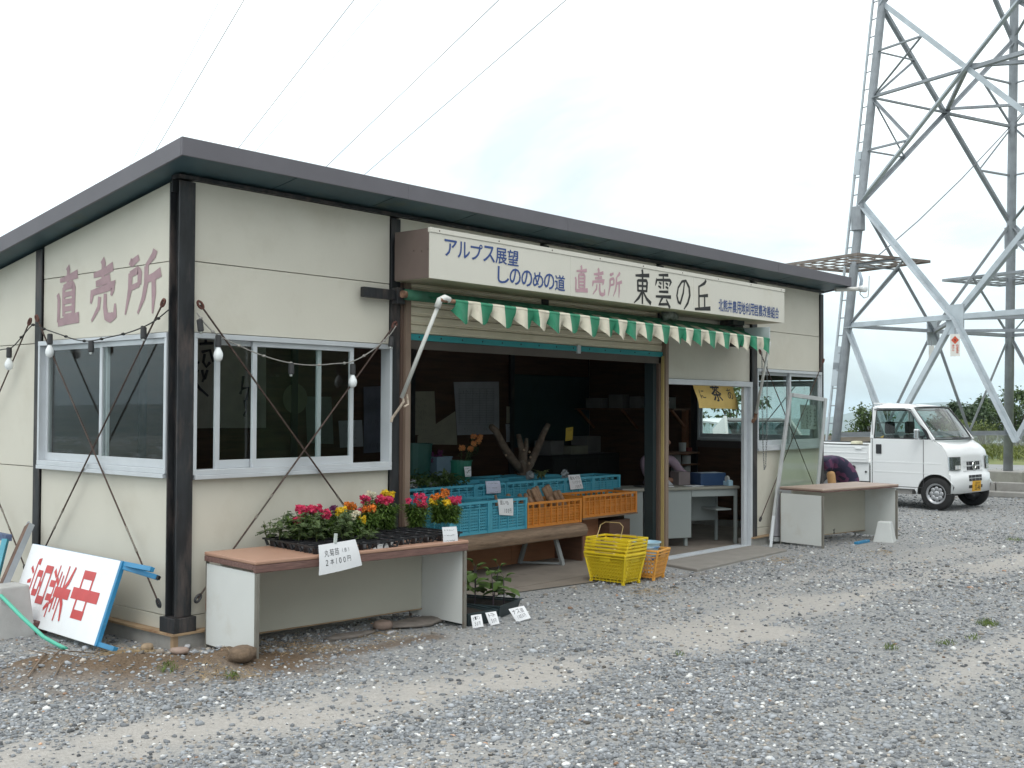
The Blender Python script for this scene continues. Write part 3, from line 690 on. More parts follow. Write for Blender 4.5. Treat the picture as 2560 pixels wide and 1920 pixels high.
# ================================================================ THE SHED
cream = mat('cream_panel', (0.60, 0.575, 0.495), rough=0.55, var=0.03, scale=2.0, bump=0.05, bscale=40, col2=(0.50, 0.465, 0.38), c2scale=1.4, c2lo=0.52, c2hi=0.86)
black_st = mat('black_steel', (0.020, 0.022, 0.025), rough=0.5, var=0.45, scale=16, bump=.15, bscale=60, col2=(0.085, 0.066, 0.06), c2scale=10, c2lo=0.50, c2hi=0.70, stretch=(1, 1, 0.22))
fascia_m = mat('roof_fascia', (0.13, 0.125, 0.142), rough=0.55, var=0.06, scale=3)
soffit_m = mat('soffit_steel', (0.045, 0.085, 0.10), rough=0.5, var=0.15, scale=3, col2=(0.08, 0.10, 0.07), c2scale=2)
alu = mat('aluminium', (0.60, 0.63, 0.66), rough=0.38, metal=0.25, var=0.05, scale=5)
wood_in = mat('brown_lining', (0.075, 0.036, 0.020), rough=0.55, var=0.35, scale=3, stretch=(1, 1, 9), col2=(0.04, 0.02, 0.012), c2scale=1.5)
rust_fl = mat('rust_stain', (0.36, 0.25, 0.15), rough=0.8, var=0.2, scale=8, col2=(0.24, 0.12, 0.06), c2scale=5)
brown_j = mat('brown_jamb', (0.20, 0.145, 0.11), rough=0.5, var=0.08, scale=3)
brown_d = mat('dark_brown_jamb', (0.10, 0.065, 0.05), rough=0.5, var=0.1, scale=3)
glass = glass_mat('window_glass'); glass_d = glass_mat('dusty_glass', (0.90, 0.95, 0.93), dirt=0.03)
shutter_m = mat('shutter_steel', (0.66, 0.60, 0.46), rough=0.45, var=0.05, scale=3, col2=(0.54, 0.48, 0.35), c2scale=1.2)
teal = mat('teal_bar', (0.035, 0.27, 0.29), rough=0.4, var=0.06)
conc_f = mat('concrete_floor', (0.22, 0.19, 0.16), rough=0.9, var=0.15, scale=2.5, bump=0.1, bscale=50, col2=(0.15, 0.125, 0.105), c2scale=1.6)

LX, LY = 9.76, 3.92
def soff(y): return 3.262-0.162*(y+0.3)           # underside of the roof
shed = thing('market_shed', 'long cream panelled shed with black steel posts and a grey lean-to roof', 'building', (LX/2, LY/2, 0))
FR = (V((0,0,0)), V((1,0,0)), V((0,-1,0)))         # front wall: origin, along, outwards
LW = (V((0,0,0)), V((0,1,0)), V((-1,0,0)))         # left wall
RW = (V((LX,0,0)), V((0,1,0)), V((1,0,0)))
BK = (V((0,LY,0)), V((1,0,0)), V((0,1,0)))
def pbox(mb, pl, a0, a1, z0, z1, d0, d1, ztop=None):
    O, u, n = pl; z = V((0,0,1)); zt = ztop if ztop else (z1, z1)
    P = [O+u*a0+n*d0+z*z0, O+u*a1+n*d0+z*z0, O+u*a1+n*d1+z*z0, O+u*a0+n*d1+z*z0, O+u*a0+n*d0+z*zt[0], O+u*a1+n*d0+z*zt[1], O+u*a1+n*d1+z*zt[1], O+u*a0+n*d1+z*zt[0]]
    return mb.hexa(P)
def part(nm, m_, pl, a0, a1, z0, z1, d0, d1, parent=None, bevel=0.0, ztop=None):
    mb = MB(); pbox(mb, pl, a0, a1, z0, z1, d0, d1, ztop); return mb.build(nm, m_, parent or shed, bevel=bevel)
# floor, foundation
mb = MB(); mb.box((0.02, 0.0, -0.1), (LX-0.02, LY, 0.012)); fl = mb.build('shop_floor', conc_f); tag(fl, kind='structure')
mb = MB(); mb.add([at(1090,1508,Z=0.008), V((4.75,-0.36,0.008)), V((5.7,-0.16,0.008)), V((5.9,0.03,0.008)), V((2.1,0.03,0.008)), V((2.1,-0.1,0.008))], [(0,1,2,3,4,5)]); tag(mb.build('floor_apron', conc_f), kind='structure')
for pl, a0, a1 in ((FR, -0.02, 2.1), (FR, 7.8, LX+.02), (LW, 0.162, LY-.162), (RW, 0.162, LY-.162), (BK, -.02, LX+.02)):
    part('foundation', concrete, pl, a0, a1, -0.1, 0.095, -0.16, 0.02)
for pl, a0, a1 in ((FR, -0.045, 2.1), (FR, 7.8, LX+.045), (LW, 0.102, LY-.102), (RW, 0.102, LY-.102), (BK, -.045, LX+.045)):
    part('sill_flange', rust_fl, pl, a0, a1, 0.097, 0.112, -0.1, 0.045)
for pl, a0, a1 in ((FR, 0.15, 1.96), (FR, 7.96, LX-.08), (LW, 0.15, 1.93), (LW, 2.04, 3.85), (RW, .12, 1.87), (RW, 2.0, 3.85)):
    part('base_strip', cream, pl, a0, a1, 0.114, 0.205, -0.06, -0.022)
mb = MB(); mb.box((-0.024, -0.024, -0.05), (0.012, 0.012, 0.0965)); mb.build('rust_streak', rust_fl, shed)
# posts
def hpost(x, y, z0, z1, w=0.12, turn=False):
    mb = MB(); h = w/2
    if not turn: mb.box((x-h, y-h, z0), (x+h, y-h+.012, z1)); mb.box((x-h, y+h-.012, z0), (x+h, y+h, z1)); mb.box((x-.012, y-h+.012, z0), (x+.012, y+h-.012, z1))
    else: mb.box((x-h, y-h, z0), (x-h+.012, y+h, z1)); mb.box((x+h-.012, y-h, z0), (x+h, y+h, z1)); mb.box((x-h+.012, y-.012, z0), (x+h-.012, y+.012, z1))
    mb.build('post', black_st, shed, bevel=0.003)
hpost(0.06, 0.055, 0.214, soff(0.1)-.03, 0.125)
mb = MB(); mb.box((-0.03, -0.035, 0.112), (0.145, 0.14, 0.212)); mb.build('post_base', black_st, shed, bevel=0.004)
hpost(2.01, 0.055, 0.02, soff(0.1)-.03, 0.10); hpost(7.895, 0.055, 0.0, soff(0.1)-.03, 0.12); hpost(LX-0.03, 0.055, 0.1, soff(0.1)-.03, 0.09)
hpost(3.93, 0.055, 2.6, soff(0.1)-.03, 0.10); hpost(5.88, 0.055, 2.6, soff(0.1)-.03, 0.10)
hpost(0.06, 1.985, 0.12, soff(2)-.02, 0.10, True); hpost(0.06, LY-.05, 0.1, soff(LY)-.02, 0.1, True)
hpost(LX-.06, 1.93, 0.02, soff(2)-.02, 0.10, True); hpost(LX-.06, LY-.06, 0.02, soff(LY)-.02, 0.10, True)
for x in (2.01, 3.96, 5.85, 7.8): hpost(x, LY-.12, 0.02, soff(LY)-.02, 0.09)
part('eave_beam', black_st, FR, 0.0, LX, 3.185, 3.212, -0.1, -0.0)
mb = MB(); pbox(mb, FR, -0.0, LX, 3.10, 3.19, -0.10, -0.085); mb.build('eave_beam', black_st, shed)
# cladding
J = 0.003
def cl(pl, a0, a1, z0, z1, ztop=None): part('wall_panel', cream, pl, a0+J, a1-J, z0+J, z1-J, -0.07, -0.03, ztop=ztop, bevel=0.002)
for z0, z1 in ((0.207, 1.135), (2.145, 2.633), (2.633, 3.186)): cl(FR, 0.12, 1.965, z0, z1)
for a0, a1 in ((2.06, 3.88), (3.98, 5.83), (5.93, 7.835)): cl(FR, a0, a1, 2.655, 3.186)
cl(FR, 5.98, 7.835, 1.965, 2.655)
for z0, z1 in ((0.207, 1.135), (2.135, 2.60), (2.60, 3.186)): cl(FR, 7.955, LX-.075, z0, z1)
def lt(a): return soff(a)-0.01
for pl in (LW, RW):
    b2 = ((0.207, 1.152), (1.152, 2.13), (2.13, 2.6))
    if pl is LW:
        for z0, z1 in ((0.207, 1.145), (2.145, 2.633)): cl(pl, 0.12, 1.935, z0, z1)
        part('wall_panel', cream, pl, 0.12+J, 1.935-J, 2.636, 3, -0.07, -0.03, ztop=(lt(.12), lt(1.935)))
    else:
        for z0, z1 in ((0.207, 1.19), (2.03, 2.633)): cl(pl, 0.12, 1.88, z0, z1)
        part('wall_panel', cream, pl, 0.12+J, 1.88-J, 2.636, 3, -0.07, -0.03, ztop=(lt(.12), lt(1.88)))
    for z0, z1 in b2[:2]: cl(pl, 2.035, 3.83, z0, z1)
    part('wall_panel', cream, pl, 2.035+J, 3.83-J, 2.133, 2.8, -0.07, -0.03, ztop=(lt(2.035), lt(3.83)))
part('wall_panel', cream, BK, 0.05, LX-.05, 0.2, soff(LY)-.01, -0.06, -0.02)
# brown lining inside
part('inner_lining', wood_in, BK, 0.08, LX-.08, 0.015, soff(LY)-.02, -0.10, -0.075)
for a0, a1, z0, z1 in ((0.12, 1.93, 0.015, 1.13), (0.12, 1.93, 2.15, 3.1), (2.05, 3.8, 0.015, soff(3.8)-.03)): part('inner_lining', wood_in, LW, a0, a1, z0, z1, -0.10, -0.073, ztop=(min(z1, lt(a0)), min(z1, lt(a1))))
for a0, a1, z0, z1 in ((0.12, 1.87, 0.015, 1.10), (0.12, 1.87, 2.03, 3.1), (1.99, 3.8, 0.015, soff(3.8)-.03)): part('inner_lining', wood_in, RW, a0, a1, z0, z1, -0.10, -0.073, ztop=(min(z1, lt(a0)), min(z1, lt(a1))))
for a0, a1, z0, z1 in ((0.13, 1.95, 0.015, 1.13), (0.13, 1.95, 2.15, 3.18), (2.1, 7.83, 2.66, 3.18), (5.99, 7.83, 1.97, 2.66), (7.97, 9.66, 0.015, 1.13), (7.97, 9.66, 2.14, 3.18)): part('inner_lining', wood_in, FR, a0, a1, z0, z1, -0.10, -0.073)
# roof
X0, X1, Y0, Y1 = -0.178, 9.955, -0.3, LY+0.22
def rz(y): return 3.376-0.162*(y-Y0)
mb = MB(); mb.hexa([(X0+.01,Y0+.01,rz(Y0)-.09),(X1-.01,Y0+.01,rz(Y0)-.09),(X1-.01,Y1-.01,rz(Y1)-.09),(X0+.01,Y1-.01,rz(Y1)-.09),(X0+.01,Y0+.01,rz(Y0)),(X1-.01,Y0+.01,rz(Y0)),(X1-.01,Y1-.01,rz(Y1)),(X0+.01,Y1-.01,rz(Y1))])
roof = mb.build('roof', mat('roof_deck', (0.10, 0.10, 0.11), rough=0.6), shed)
def fas(p, q, h=0.122):
    p = V(p); q = V(q); z = V((0,0,h)); d = (q-p).normalized(); n = d.cross(V((0,0,1))).normalized()*0.016
    mb = MB(); mb.hexa([p, q, q+n, p+n, p+z, q+z, q+n+z, p+n+z]); return mb.build('fascia', fascia_m, roof, bevel=0.003)
zf = 3.388-0.122; zb_k = zf-0.162*(Y1-Y0)
for k in range(5):
    a = X0+(X1-X0)*k/5; b = X0+(X1-X0)*(k+1)/5; fas((b-.0006, Y0, zf), (a+.0006, Y0, zf))
fas((X0, Y0+.017, zf-.002), (X0, Y1, zb_k)); fas((X1, Y1, zb_k), (X1, Y0+.017, zf-.002)); fas((X0, Y1, zb_k), (X1, Y1, zb_k))
k = 0; x = X0+.02
while x < X1-.05:
    x2 = min(x+0.955, X1-.02); mb = MB()
    mb.hexa([(x,Y0+.02,zf+.012),(x2-.012,Y0+.02,zf+.012),(x2-.012,Y1-.02,zb_k+.012),(x,Y1-.02,zb_k+.012),(x,Y0+.02,zf+.02),(x2-.012,Y0+.02,zf+.02),(x2-.012,Y1-.02,zb_k+.02),(x,Y1-.02,zb_k+.02)])
    mb.build('soffit_panel', soffit_m, roof); x = x2
# windows -----------------------------------------------------------------
def window(pl, a0, a1, z0, z1, sashes, nm='window', glazing=glass, fr=0.035, inner=0.045):
    mb = MB()
    pbox(mb, pl, a0, a1, z0-.0, z0+fr, -0.10, 0.012); pbox(mb, pl, a0, a1, z1-fr, z1, -0.10, 0.012)
    pbox(mb, pl, a0, a0+fr*.7, z0+fr, z1-fr, -0.10, 0.010); pbox(mb, pl, a1-fr*.7, a1, z0+fr, z1-fr, -0.10, 0.010)
    pbox(mb, pl, a0+.01, a1-.01, z0-.03, z0-.001, -0.03, 0.022)
    w = mb.build(nm, alu, shed, bevel=0.002)
    for (s0, s1, d) in sashes:
        q = MB(); b = inner; e0, e1 = z0+fr+.001, z1-fr-.001
        pbox(q, pl, s0, s1, e0, e0+b*1.3, d-.012, d+.012); pbox(q, pl, s0, s1, e1-b*.8, e1, d-.012, d+.012)
        pbox(q, pl, s0, s0+b*.8, e0+b*1.3, e1-b*.8, d-.012, d+.012); pbox(q, pl, s1-b*.8, s1, e0+b*1.3, e1-b*.8, d-.012, d+.012)
        q.build('sash', alu, w, bevel=0.0015)
        q = MB(); pbox(q, pl, s0+b*.75, s1-b*.75, e0+b*1.2, e1-b*.7, d-.002, d+.002); q.build('pane', glazing, w)
    return w
X_ = lambda u: at(u, 1000, Y=0).x
wf = window(FR, 0.125, 1.965, 1.165, 2.14, [(X_(634), X_(886), -0.022), (X_(548), X_(812), -0.055)])
wl = window(LW, 0.125, 1.935, 1.175, 2.14, [(0.15, 1.035, -0.022), (0.985, 1.91, -0.055)])
wr = window(FR, 7.96, LX-.075, 1.165, 2.13, [(7.985, 8.86, -0.055), (8.82, 9.66, -0.022)])
ws = window(RW, 0.12, 1.88, 1.20, 2.02, [(0.15, 1.02, -0.022), (0.98, 1.86, -0.055)], glazing=glass_d)
mb = MB(); pbox(mb, RW, 0.12, 1.88, 1.10, 1.195, -0.13, -0.1); mb.build('inner_sill', mat('inner_sill_brown', (0.085, 0.065, 0.065), rough=0.6), shed)
mb = MB()
for k in range(46): pbox(mb, RW, 0.1, 0.88, 1.21+k*.0178, 1.2115+k*.0178, -0.16, -0.14)
for a in (0.2, 0.5, 0.8): pbox(mb, RW, a, a+.002, 1.2, 2.03, -0.152, -0.149)
tag(mb.build('blind_slats', mat('blind_white', (0.55, 0.6, 0.62), rough=0.5), ws), kind='stuff')
# roller shutter, jambs, office door ---------------------------------------
part('jamb', brown_d, FR, 2.062, 2.092, 0.014, 2.65, -0.10, 0.004); part('jamb', brown_j, FR, 2.094, 2.15, 0.014, 2.65, -0.12, 0.03)
part('jamb', brown_j, FR, 5.925, 5.98, 0.014, 2.65, -0.12, 0.03, bevel=0.002); part('jamb', mat('brass_strip', (0.38, 0.29, 0.12), rough=0.5), FR, 5.905, 5.923, 0.014, 2.2, -0.12, 0.01); part('jamb', brown_d, FR, 5.865, 5.903, 0.014, 2.2, -0.13, -0.02)
part('guide_rail', mat('dark_guide', (0.012, 0.022, 0.024), rough=0.5), FR, 5.80, 5.86, 0.014, 3.1, -0.16, -0.05)
sh = part('roller_shutter', mat('shutter_box', (0.12, 0.11, 0.10), rough=0.6), FR, 2.15, 5.925, 2.985, 3.08, -0.16, -0.05)
for k in range(10):
    z = 2.246+0.0745*k; mb = MB()
    prof = [(-.035, 0.0), (-.024, .006), (-.022, .012), (-.026, .018), (-.019, .028), (-.019, .066), (-.026, .0735), (-.035, .0735)]
    mb.prism([(y, z+h) for y, h in prof], (2.152, 0, 0), (0,-1,0), (0,0,1), (3.771, 0, 0)); mb.build('slat', shutter_m, sh)
mb = MB(); mb.box((2.105, 0.012, 2.192), (6.02, 0.045, 2.243)); bb = mb.build('bottom_bar', teal, sh, bevel=0.003)
mb = MB(); mb.box((2.15, 0.02, 2.12), (5.925, 0.06, 2.19)); mb.build('bottom_rail', mat('bottom_rail', (0.09, 0.075, 0.065), rough=0.5), sh)
mb = MB()
for k in range(15): mb.box((2.28+.26*k, 0.008, 2.212), (2.289+.26*k, 0.013, 2.226))
tag(mb.build('bar_rivet', mat('ink_black', (0,0,0)), sh), kind='stuff')
mb = MB(); mb.box((4.42, 0.0, 2.17), (4.47, 0.03, 2.25)); mb.build('latch', alu, sh)
# the office doorway
d_ = part('door_frame', alu, FR, 5.982, 7.835, 1.905, 1.963, -0.11, 0.012, bevel=0.002)
def dpart(nm, *a): mb = MB(); pbox(mb, FR, *a); return mb.build(nm, alu, d_, bevel=0.002)
dpart('door_jamb', 7.79, 7.835, 0.0, 1.904, -0.11, 0.010); dpart('door_jamb', 7.70, 7.785, 0.02, 1.904, -0.07, -0.03)
dpart('door_sill', 5.982, 7.79, 0.004, 0.022, -0.13, 0.03)
mb = MB(); pbox(mb, FR, 5.99, 7.78, 0.022, 0.034, -0.115, -0.105); pbox(mb, FR, 5.99, 7.78, 0.022, 0.034, -0.055, -0.045); mb.build('sill_track', alu, d_)
# wind bracing on the outside -----------------------------------------------
rod_m = mat('rusty_rod', (0.062, 0.036, 0.028), rough=0.7, var=0.4, scale=30, col2=(0.13, 0.11, 0.09), c2scale=12)
hook_m = mat('rust_red_hook', (0.10, 0.035, 0.025), rough=0.7, var=0.3, scale=20)
def rod(p, q, tb=0.72):
    p = V(p); q = V(q); mb = MB(); mb.tube([p, q], 0.0065, 6); r_ = mb.build('brace_rod', rod_m, shed)
    d = (q-p).normalized(); c = p.lerp(q, tb); mb = MB(); o = d.orthogonal().normalized()*0.011
    for s_ in (-1, 1): mb.tube([c-d*.09, c-d*.08+o*s_, c+d*.08+o*s_, c+d*.09], 0.004, 5)
    mb.tube([c-d*.11, c-d*.08], 0.009, 6); mb.tube([c+d*.08, c+d*.11], 0.009, 6); mb.build('turnbuckle', mat('buckle_grey', (0.20, 0.18, 0.15), rough=0.6, var=0.3), r_)
    for e, s_ in ((p, 1), (q, -1)):
        mb = MB(); pts = []
        a = d*s_; b_ = a.orthogonal().normalized() if abs(a.z) > .99 else V((0,0,1)).cross(a).normalized().cross(a)
        for k in range(14): th = 2*pi*k/14; pts.append(e+a*(0.03*cos(th))+b_*(0.016*sin(th)))
        mb.tube(pts, 0.009, 5, closed=True); mb.build('brace_hook', hook_m if e.z > 1 else black_st, r_)
fy = -0.035; lx = -0.03
rod((0.15, fy, 2.33), (1.95, fy, 0.32)); rod((1.96, fy, 2.30), (0.155, fy, 0.33), 0.70)
rod((lx, 0.14, 2.34), (lx, 1.93, 0.33), 0.78); rod((lx, 1.92, 2.32), (lx, 0.15, 0.30), 0.80)
rod((lx, 2.04, 2.30), (lx, 3.80, 0.35)); rod((lx, 3.8, 2.2), (lx, 2.05, 0.35), 0.8)
rod((7.97, fy, 2.33), (9.66, fy, 0.33)); rod((9.67, fy, 2.28), (7.98, fy, 0.32), 0.74)
rod((LX+.03, 0.12, 2.3), (LX+.03, 1.86, 0.35)); rod((LX+.03, 1.86, 2.28), (LX+.03, 0.13, 0.35))
# painted characters on the gable wall
pink = mat('faded_pink_paint', (0.36, 0.245, 0.265), rough=0.7, var=0.10, scale=12)
for key, u0, u1, vt, vb in (('naoi', 131, 194, 668, 812), ('uru', 214, 285, 650, 800), ('tokoro', 305, 393, 628, 785)):
    a = at(u0, (vt+vb)/2, X=0).y; b = at(u1, (vt+vb)/2, X=0).y; um = (u0+u1)/2; zt = at(um, vt, X=0).z; zbm = at(um, vb, X=0).z
    mb = MB(); brush(mb, key, (0.0275, a, zt), (0, b-a, 0), (0, 0, zbm-zt), (-0.0004, 0, 0), 1.28)
    mb.build('painted_character', pink, shed)
# small brackets, switch gear
mb = MB(); mb.box((1.955, -0.075, 2.47), (2.04, -0.006, 2.60)); mb.build('wall_bracket', black_st, shed, bevel=0.004)
mb = MB(); mb.box((1.62, -0.05, 2.50), (1.955, -0.006, 2.58)); mb.build('wall_bracket', black_st, shed, bevel=0.004)

# ================================================================ NAME BOARD
sg = thing('name_board', 'long cream box sign over the opening with blue, pink and black characters', 'sign', (4.9, -0.2, 2.65))
SX0, SX1, SY, SZ0, SZ1 = 1.972, 7.845, -0.42, 2.652, 3.052
board_m = mat('sign_face', (0.66, 0.64, 0.57), rough=0.45, var=0.025, scale=1.5, col2=(0.56, 0.50, 0.38), c2scale=1.3, c2lo=0.6, c2hi=0.95)
for k in range(3):
    a = SX0+(SX1-SX0)*(0, 0.305, 0.66, 1)[k]; b = SX0+(SX1-SX0)*(0, 0.305, 0.66, 1)[k+1]
    mb = MB(); mb.box((a+.001, SY, SZ0), (b-.001, SY+.012, SZ1-.04)); mb.build('face_panel', board_m, sg, bevel=0.001)
mb = MB(); mb.box((SX0-.004, SY-.006, SZ1-.038), (SX1+.004, SY+.02, SZ1)); mb.build('top_trim', board_m, sg, bevel=0.002)
mb = MB(); mb.box((SX0, SY+.013, SZ0+.004), (SX0+.012, -0.02, SZ1-.006)); mb.build('end_panel', mat('sign_end_brown', (0.145, 0.108, 0.095), rough=0.6, var=0.06), sg)
mb = MB(); mb.box((SX1-.012, SY+.013, SZ0+.004), (SX1, -0.02, SZ1-.006)); mb.build('end_panel', board_m, sg)
mb = MB(); mb.box((SX0+.013, SY+.013, SZ1-.05), (SX1-.013, -0.02, SZ1-.04)); mb.build('top_cover', board_m, sg)
mb = MB(); mb.box((SX0+.013, SY+.013, SZ0), (SX1-.013, -0.02, SZ0+.01)); mb.build('underside', mat('sign_underside', (0.42, 0.38, 0.28), rough=0.6, var=0.1, scale=2), sg)
mb = MB()
for k in range(9): mb.lathe([(0.006, 0), (0.005, 0.004)], 8, (SX0+.1+.71*k, SY-.006, SZ1-.019), (0,-1,0))
for x, y, z in ((SX0, -.33, 2.87), (SX0, -.24, 2.88), (SX0, -.40, 2.88)): mb.lathe([(0.006, 0), (0.005, 0.004)], 8, (x, y, z), (-1,0,0))
tag(mb.build('screw_heads', mat('screw_dark', (0.08, 0.06, 0.05), rough=0.6), sg), kind='stuff')
blue = mat('sign_blue', (0.035, 0.075, 0.24), rough=0.55, var=0.05); ink = mat('ink_black', (0.02, 0.02, 0.02))
pinkb = mat('sign_pink', (0.48, 0.30, 0.34), rough=0.6, var=0.08, scale=10); inkb = mat('sign_black', (0.018, 0.018, 0.018), rough=0.5, var=0.1)
def sgx(u, v=680): return at(u, v, Y=SY).x
def sgz(u, v): return at(u, v, Y=SY).z
def board_text(body, u0, u1, vt, vb, m_, bold, nm):
    "characters one by one along the board; vt, vb measured at the left end"
    x0, x1 = sgx(u0, vt), sgx(u1, vt+20); zt, zb_ = sgz(u0, vt), sgz(u0, vb); n = len(body); w = (x1-x0)/n
    mb = MB()
    for i, ch in enumerate(body): lettering(mb, ch, (x0+w*(i+.04), SY-.002, zb_), (w*.92, 0, 0), (0, 0, zt-zb_), bold)
    mb.build(nm, m_, sg)
board_text('アルプス展望', 1110, 1297, 597, 638, blue, 0.014, 'lettering')
board_text('しののめの道', 1243, 1413, 665, 706, blue, 0.014, 'lettering')
board_text('北熊井農用地利用営農改善組合', 1796, 1947, 747, 777, blue, 0.012, 'lettering')
for keys, u0, u1, vt, vb, m_ in ((('naoi', 'uru', 'tokoro'), 1432, 1558, 662, 729, pinkb), (('higashi', 'kumo', 'no', 'oka'), 1579, 1780, 671, 760, inkb)):
    x0, x1 = sgx(u0), sgx(u1); zt, zb_ = sgz(u0, vt), sgz(u0, vb); n = len(keys); w = (x1-x0)/n; mb = MB()
    for i, kx in enumerate(keys): brush(mb, kx, (x0+w*(i+.07), SY-.0015, zt), (w*.84, 0, 0), (0, 0, zb_-zt), (0, -0.0004, 0), 1.15 if n == 3 else 1.05)
    mb.build('lettering', m_, sg)

# ================================================================ AWNING
aw = thing('awning', 'green and white striped roll-up awning with a scalloped hem', 'awning', (4.8, -0.3, 2.4))
green_c = mat('awning_green', (0.018, 0.20, 0.105), rough=0.6, var=0.12, scale=14); white_c = mat('awning_white', (0.60, 0.56, 0.45), rough=0.65, var=0.08, scale=14, col2=(0.50, 0.42, 0.34), c2scale=6)
ax0, ax1 = 2.22, 7.40
def bar_p(x): t_ = (x-2.08)/(7.39-2.08); return V((x, -0.45, 2.484+(2.436-2.484)*t_))
NS = 35
for k in range(NS):
    a = ax0+(ax1-ax0)*k/NS; b = ax0+(ax1-ax0)*(k+1)/NS
    mb = MB(); mb.cur = 0
    mb.tube([bar_p(a), bar_p(b)], 0.019, 10, cap=False)
    # cloth from the wall roll to the bar, and the hem hanging below it, curling at the points
    def top(s_, t_): x = a+(b-a)*s_; e = bar_p(x)+V((0,0,.018)); r_ = V((x, -0.1, 2.565)); p = r_.lerp(e, t_); p.z -= 0.03*sin(pi*t_); return p
    mb.grid(top, 1, 5)
    ph = ((k+0.5) % 2)
    def hem(s_, t_):
        x = a+(b-a)*s_; w = (k+s_)/1.62; q = (w+0.16*sin(w*1.3)) % 1.0; lobe = sin(pi*q)**0.8; dep = 0.088+0.082*lobe+0.008*sin(w*2.7)
        curl = (1-sin(pi*q))**2
        e = bar_p(x); return V((x-0.03*t_*t_*cos(pi*q)*lobe, e.y-0.016-0.03*sin(2*pi*q)*t_-.012*t_+0.07*t_*t_*curl, e.z-dep*t_+.02*curl*t_*t_))
    mb.grid(hem, 8, 6)
    mb.build('stripe', green_c if k % 2 == 0 else white_c, aw, smooth=True)
mb = MB(); mb.tube([(2.02, -0.1, 2.545), (7.45, -0.1, 2.545)], 0.045, 12); mb.build('roller', mat('roller_cloth', (0.03, 0.13, 0.075), rough=0.7, var=0.3, scale=9), aw, smooth=True)
mb = MB(); mb.tube([(1.98, -0.1, 2.545), (2.03, -0.1, 2.545)], 0.03, 10); mb.tube([bar_p(2.06), bar_p(2.24)], 0.017, 10); mb.build('bar_end', mat('bar_rust', (0.22, 0.12, 0.075), rough=0.8, var=0.4, scale=30, col2=(0.55, 0.42, 0.34), c2scale=25), aw)
pipe_w = mat('white_pipe', (0.62, 0.63, 0.60), rough=0.45, var=0.06, scale=6, col2=(0.40, 0.36, 0.32), c2scale=7, c2lo=0.6, c2hi=0.75)
e0 = bar_p(2.10); foot = at(978, 1055, Y=-0.06)
mb = MB(); mb.tube([e0+V((.06, 0, .006)), e0+V((.01, 0, .02)), e0+V((-.03, .015, 0)), e0+V((-.045, .03, -.06))], 0.027, 10); mb.build('elbow', mat('elbow_white', (0.72, 0.73, 0.70), rough=0.4), aw, smooth=True)
knee = e0+(foot-e0)*0.80
mb = MB(); mb.tube([e0+V((-.04, .025, -.05)), knee], 0.0165, 10); mb.build('stay', pipe_w, aw, smooth=True)
mb = MB(); mb.tube([knee+V((0,0,.03)), knee+V((.015,-.01,-.03)), foot+V((.01,0,.03)), foot], 0.011, 8); mb.tube([knee+V((.04,-.02,.03)), knee+V((.055,-.02,-.05)), knee+V((.01,-.02,-.07))], 0.008, 6); mb.build('tie_rope', mat('rope_pale', (0.50, 0.42, 0.34), rough=0.9, var=0.3, scale=40), aw)
e1 = bar_p(7.40)+V((.03, 0, -.03)); f1 = at(1888, 1045, Y=-0.05); k1 = e1.lerp(f1, 0.93)
mb = MB(); mb.tube([e1, k1], 0.0165, 10); mb.build('stay', pipe_w, aw, smooth=True)
mb = MB(); mb.tube([k1, f1, f1+V((0, .04, -.05))], 0.022, 8); mb.build('stay_foot', mat('bar_rust', (0,0,0)), aw)
mb = MB(); mb.box((7.40, -0.46, 2.41), (7.425, -0.06, 2.58)); mb.build('end_plate', mat('end_plate', (0.42, 0.46, 0.47), rough=0.5), aw, bevel=0.004)
mb = MB(); mb.box((7.26, -0.16, 2.36), (7.42, -0.02, 2.47)); mb.lathe([(0.045, 0), (0.045, .08)], 12, (7.36, -0.2, 2.38), (0, -1, 0)); mb.build('gear_box', black_st, aw, bevel=0.005)
mb = MB(); mb.box((7.05, -0.2, 2.60), (7.30, -0.02, 2.66)); mb.box((7.25, -0.10, 2.58), (7.45, -0.03, 2.63)); mb.build('roller_bracket', black_st, aw, bevel=0.004)
mb = MB(); mb.tube([(5.66,-.16,2.60),(5.75,-.2,2.63),(5.85,-.18,2.60)], 0.05, 8); mb.build('cloth_bundle', mat('bundle_grey', (0.16, 0.17, 0.16), rough=0.8, var=0.5, scale=25), aw, smooth=True)
# crank chain hanging in a loop
ch = thing('chain', 'thin steel crank chain hanging in a long loop from the awning gear', 'chain', (7.4, -0.2, 1.0))
lnk = mat('chain_steel', (0.16, 0.17, 0.17), rough=0.5, metal=0.4, var=0.2)
pts = [at(1905, 880, Y=-0.2), at(1905.5, 1000, Y=-0.2), at(1907, 1100, Y=-0.2), at(1910.5, 1174, Y=-0.2), at(1914, 1165, Y=-0.17), at(1916.5, 1100, Y=-0.16), at(1917.5, 1000, Y=-0.16), at(1918, 875, Y=-0.16)]
mb = MB(); acc = 0; i = 0; flip = 0
for a, b in zip(pts[:-1], pts[1:]):
    L_ = (b-a).length; nL = max(1, round(L_/0.028))
    for k in range(nL):
        c = a.lerp(b, (k+.5)/nL); d = (b-a).normalized(); o = (V((1,0,0)) if flip else V((0,1,0))); o = (o-d*o.dot(d)).normalized(); flip ^= 1
        mb.tube([c+d*.018+o*.0, c+d*.012+o*.007, c-d*.012+o*.007, c-d*.018, c-d*.012-o*.007, c+d*.012-o*.007], 0.0024, 4, closed=True)
tag(mb.build('link', lnk, ch), kind='stuff')

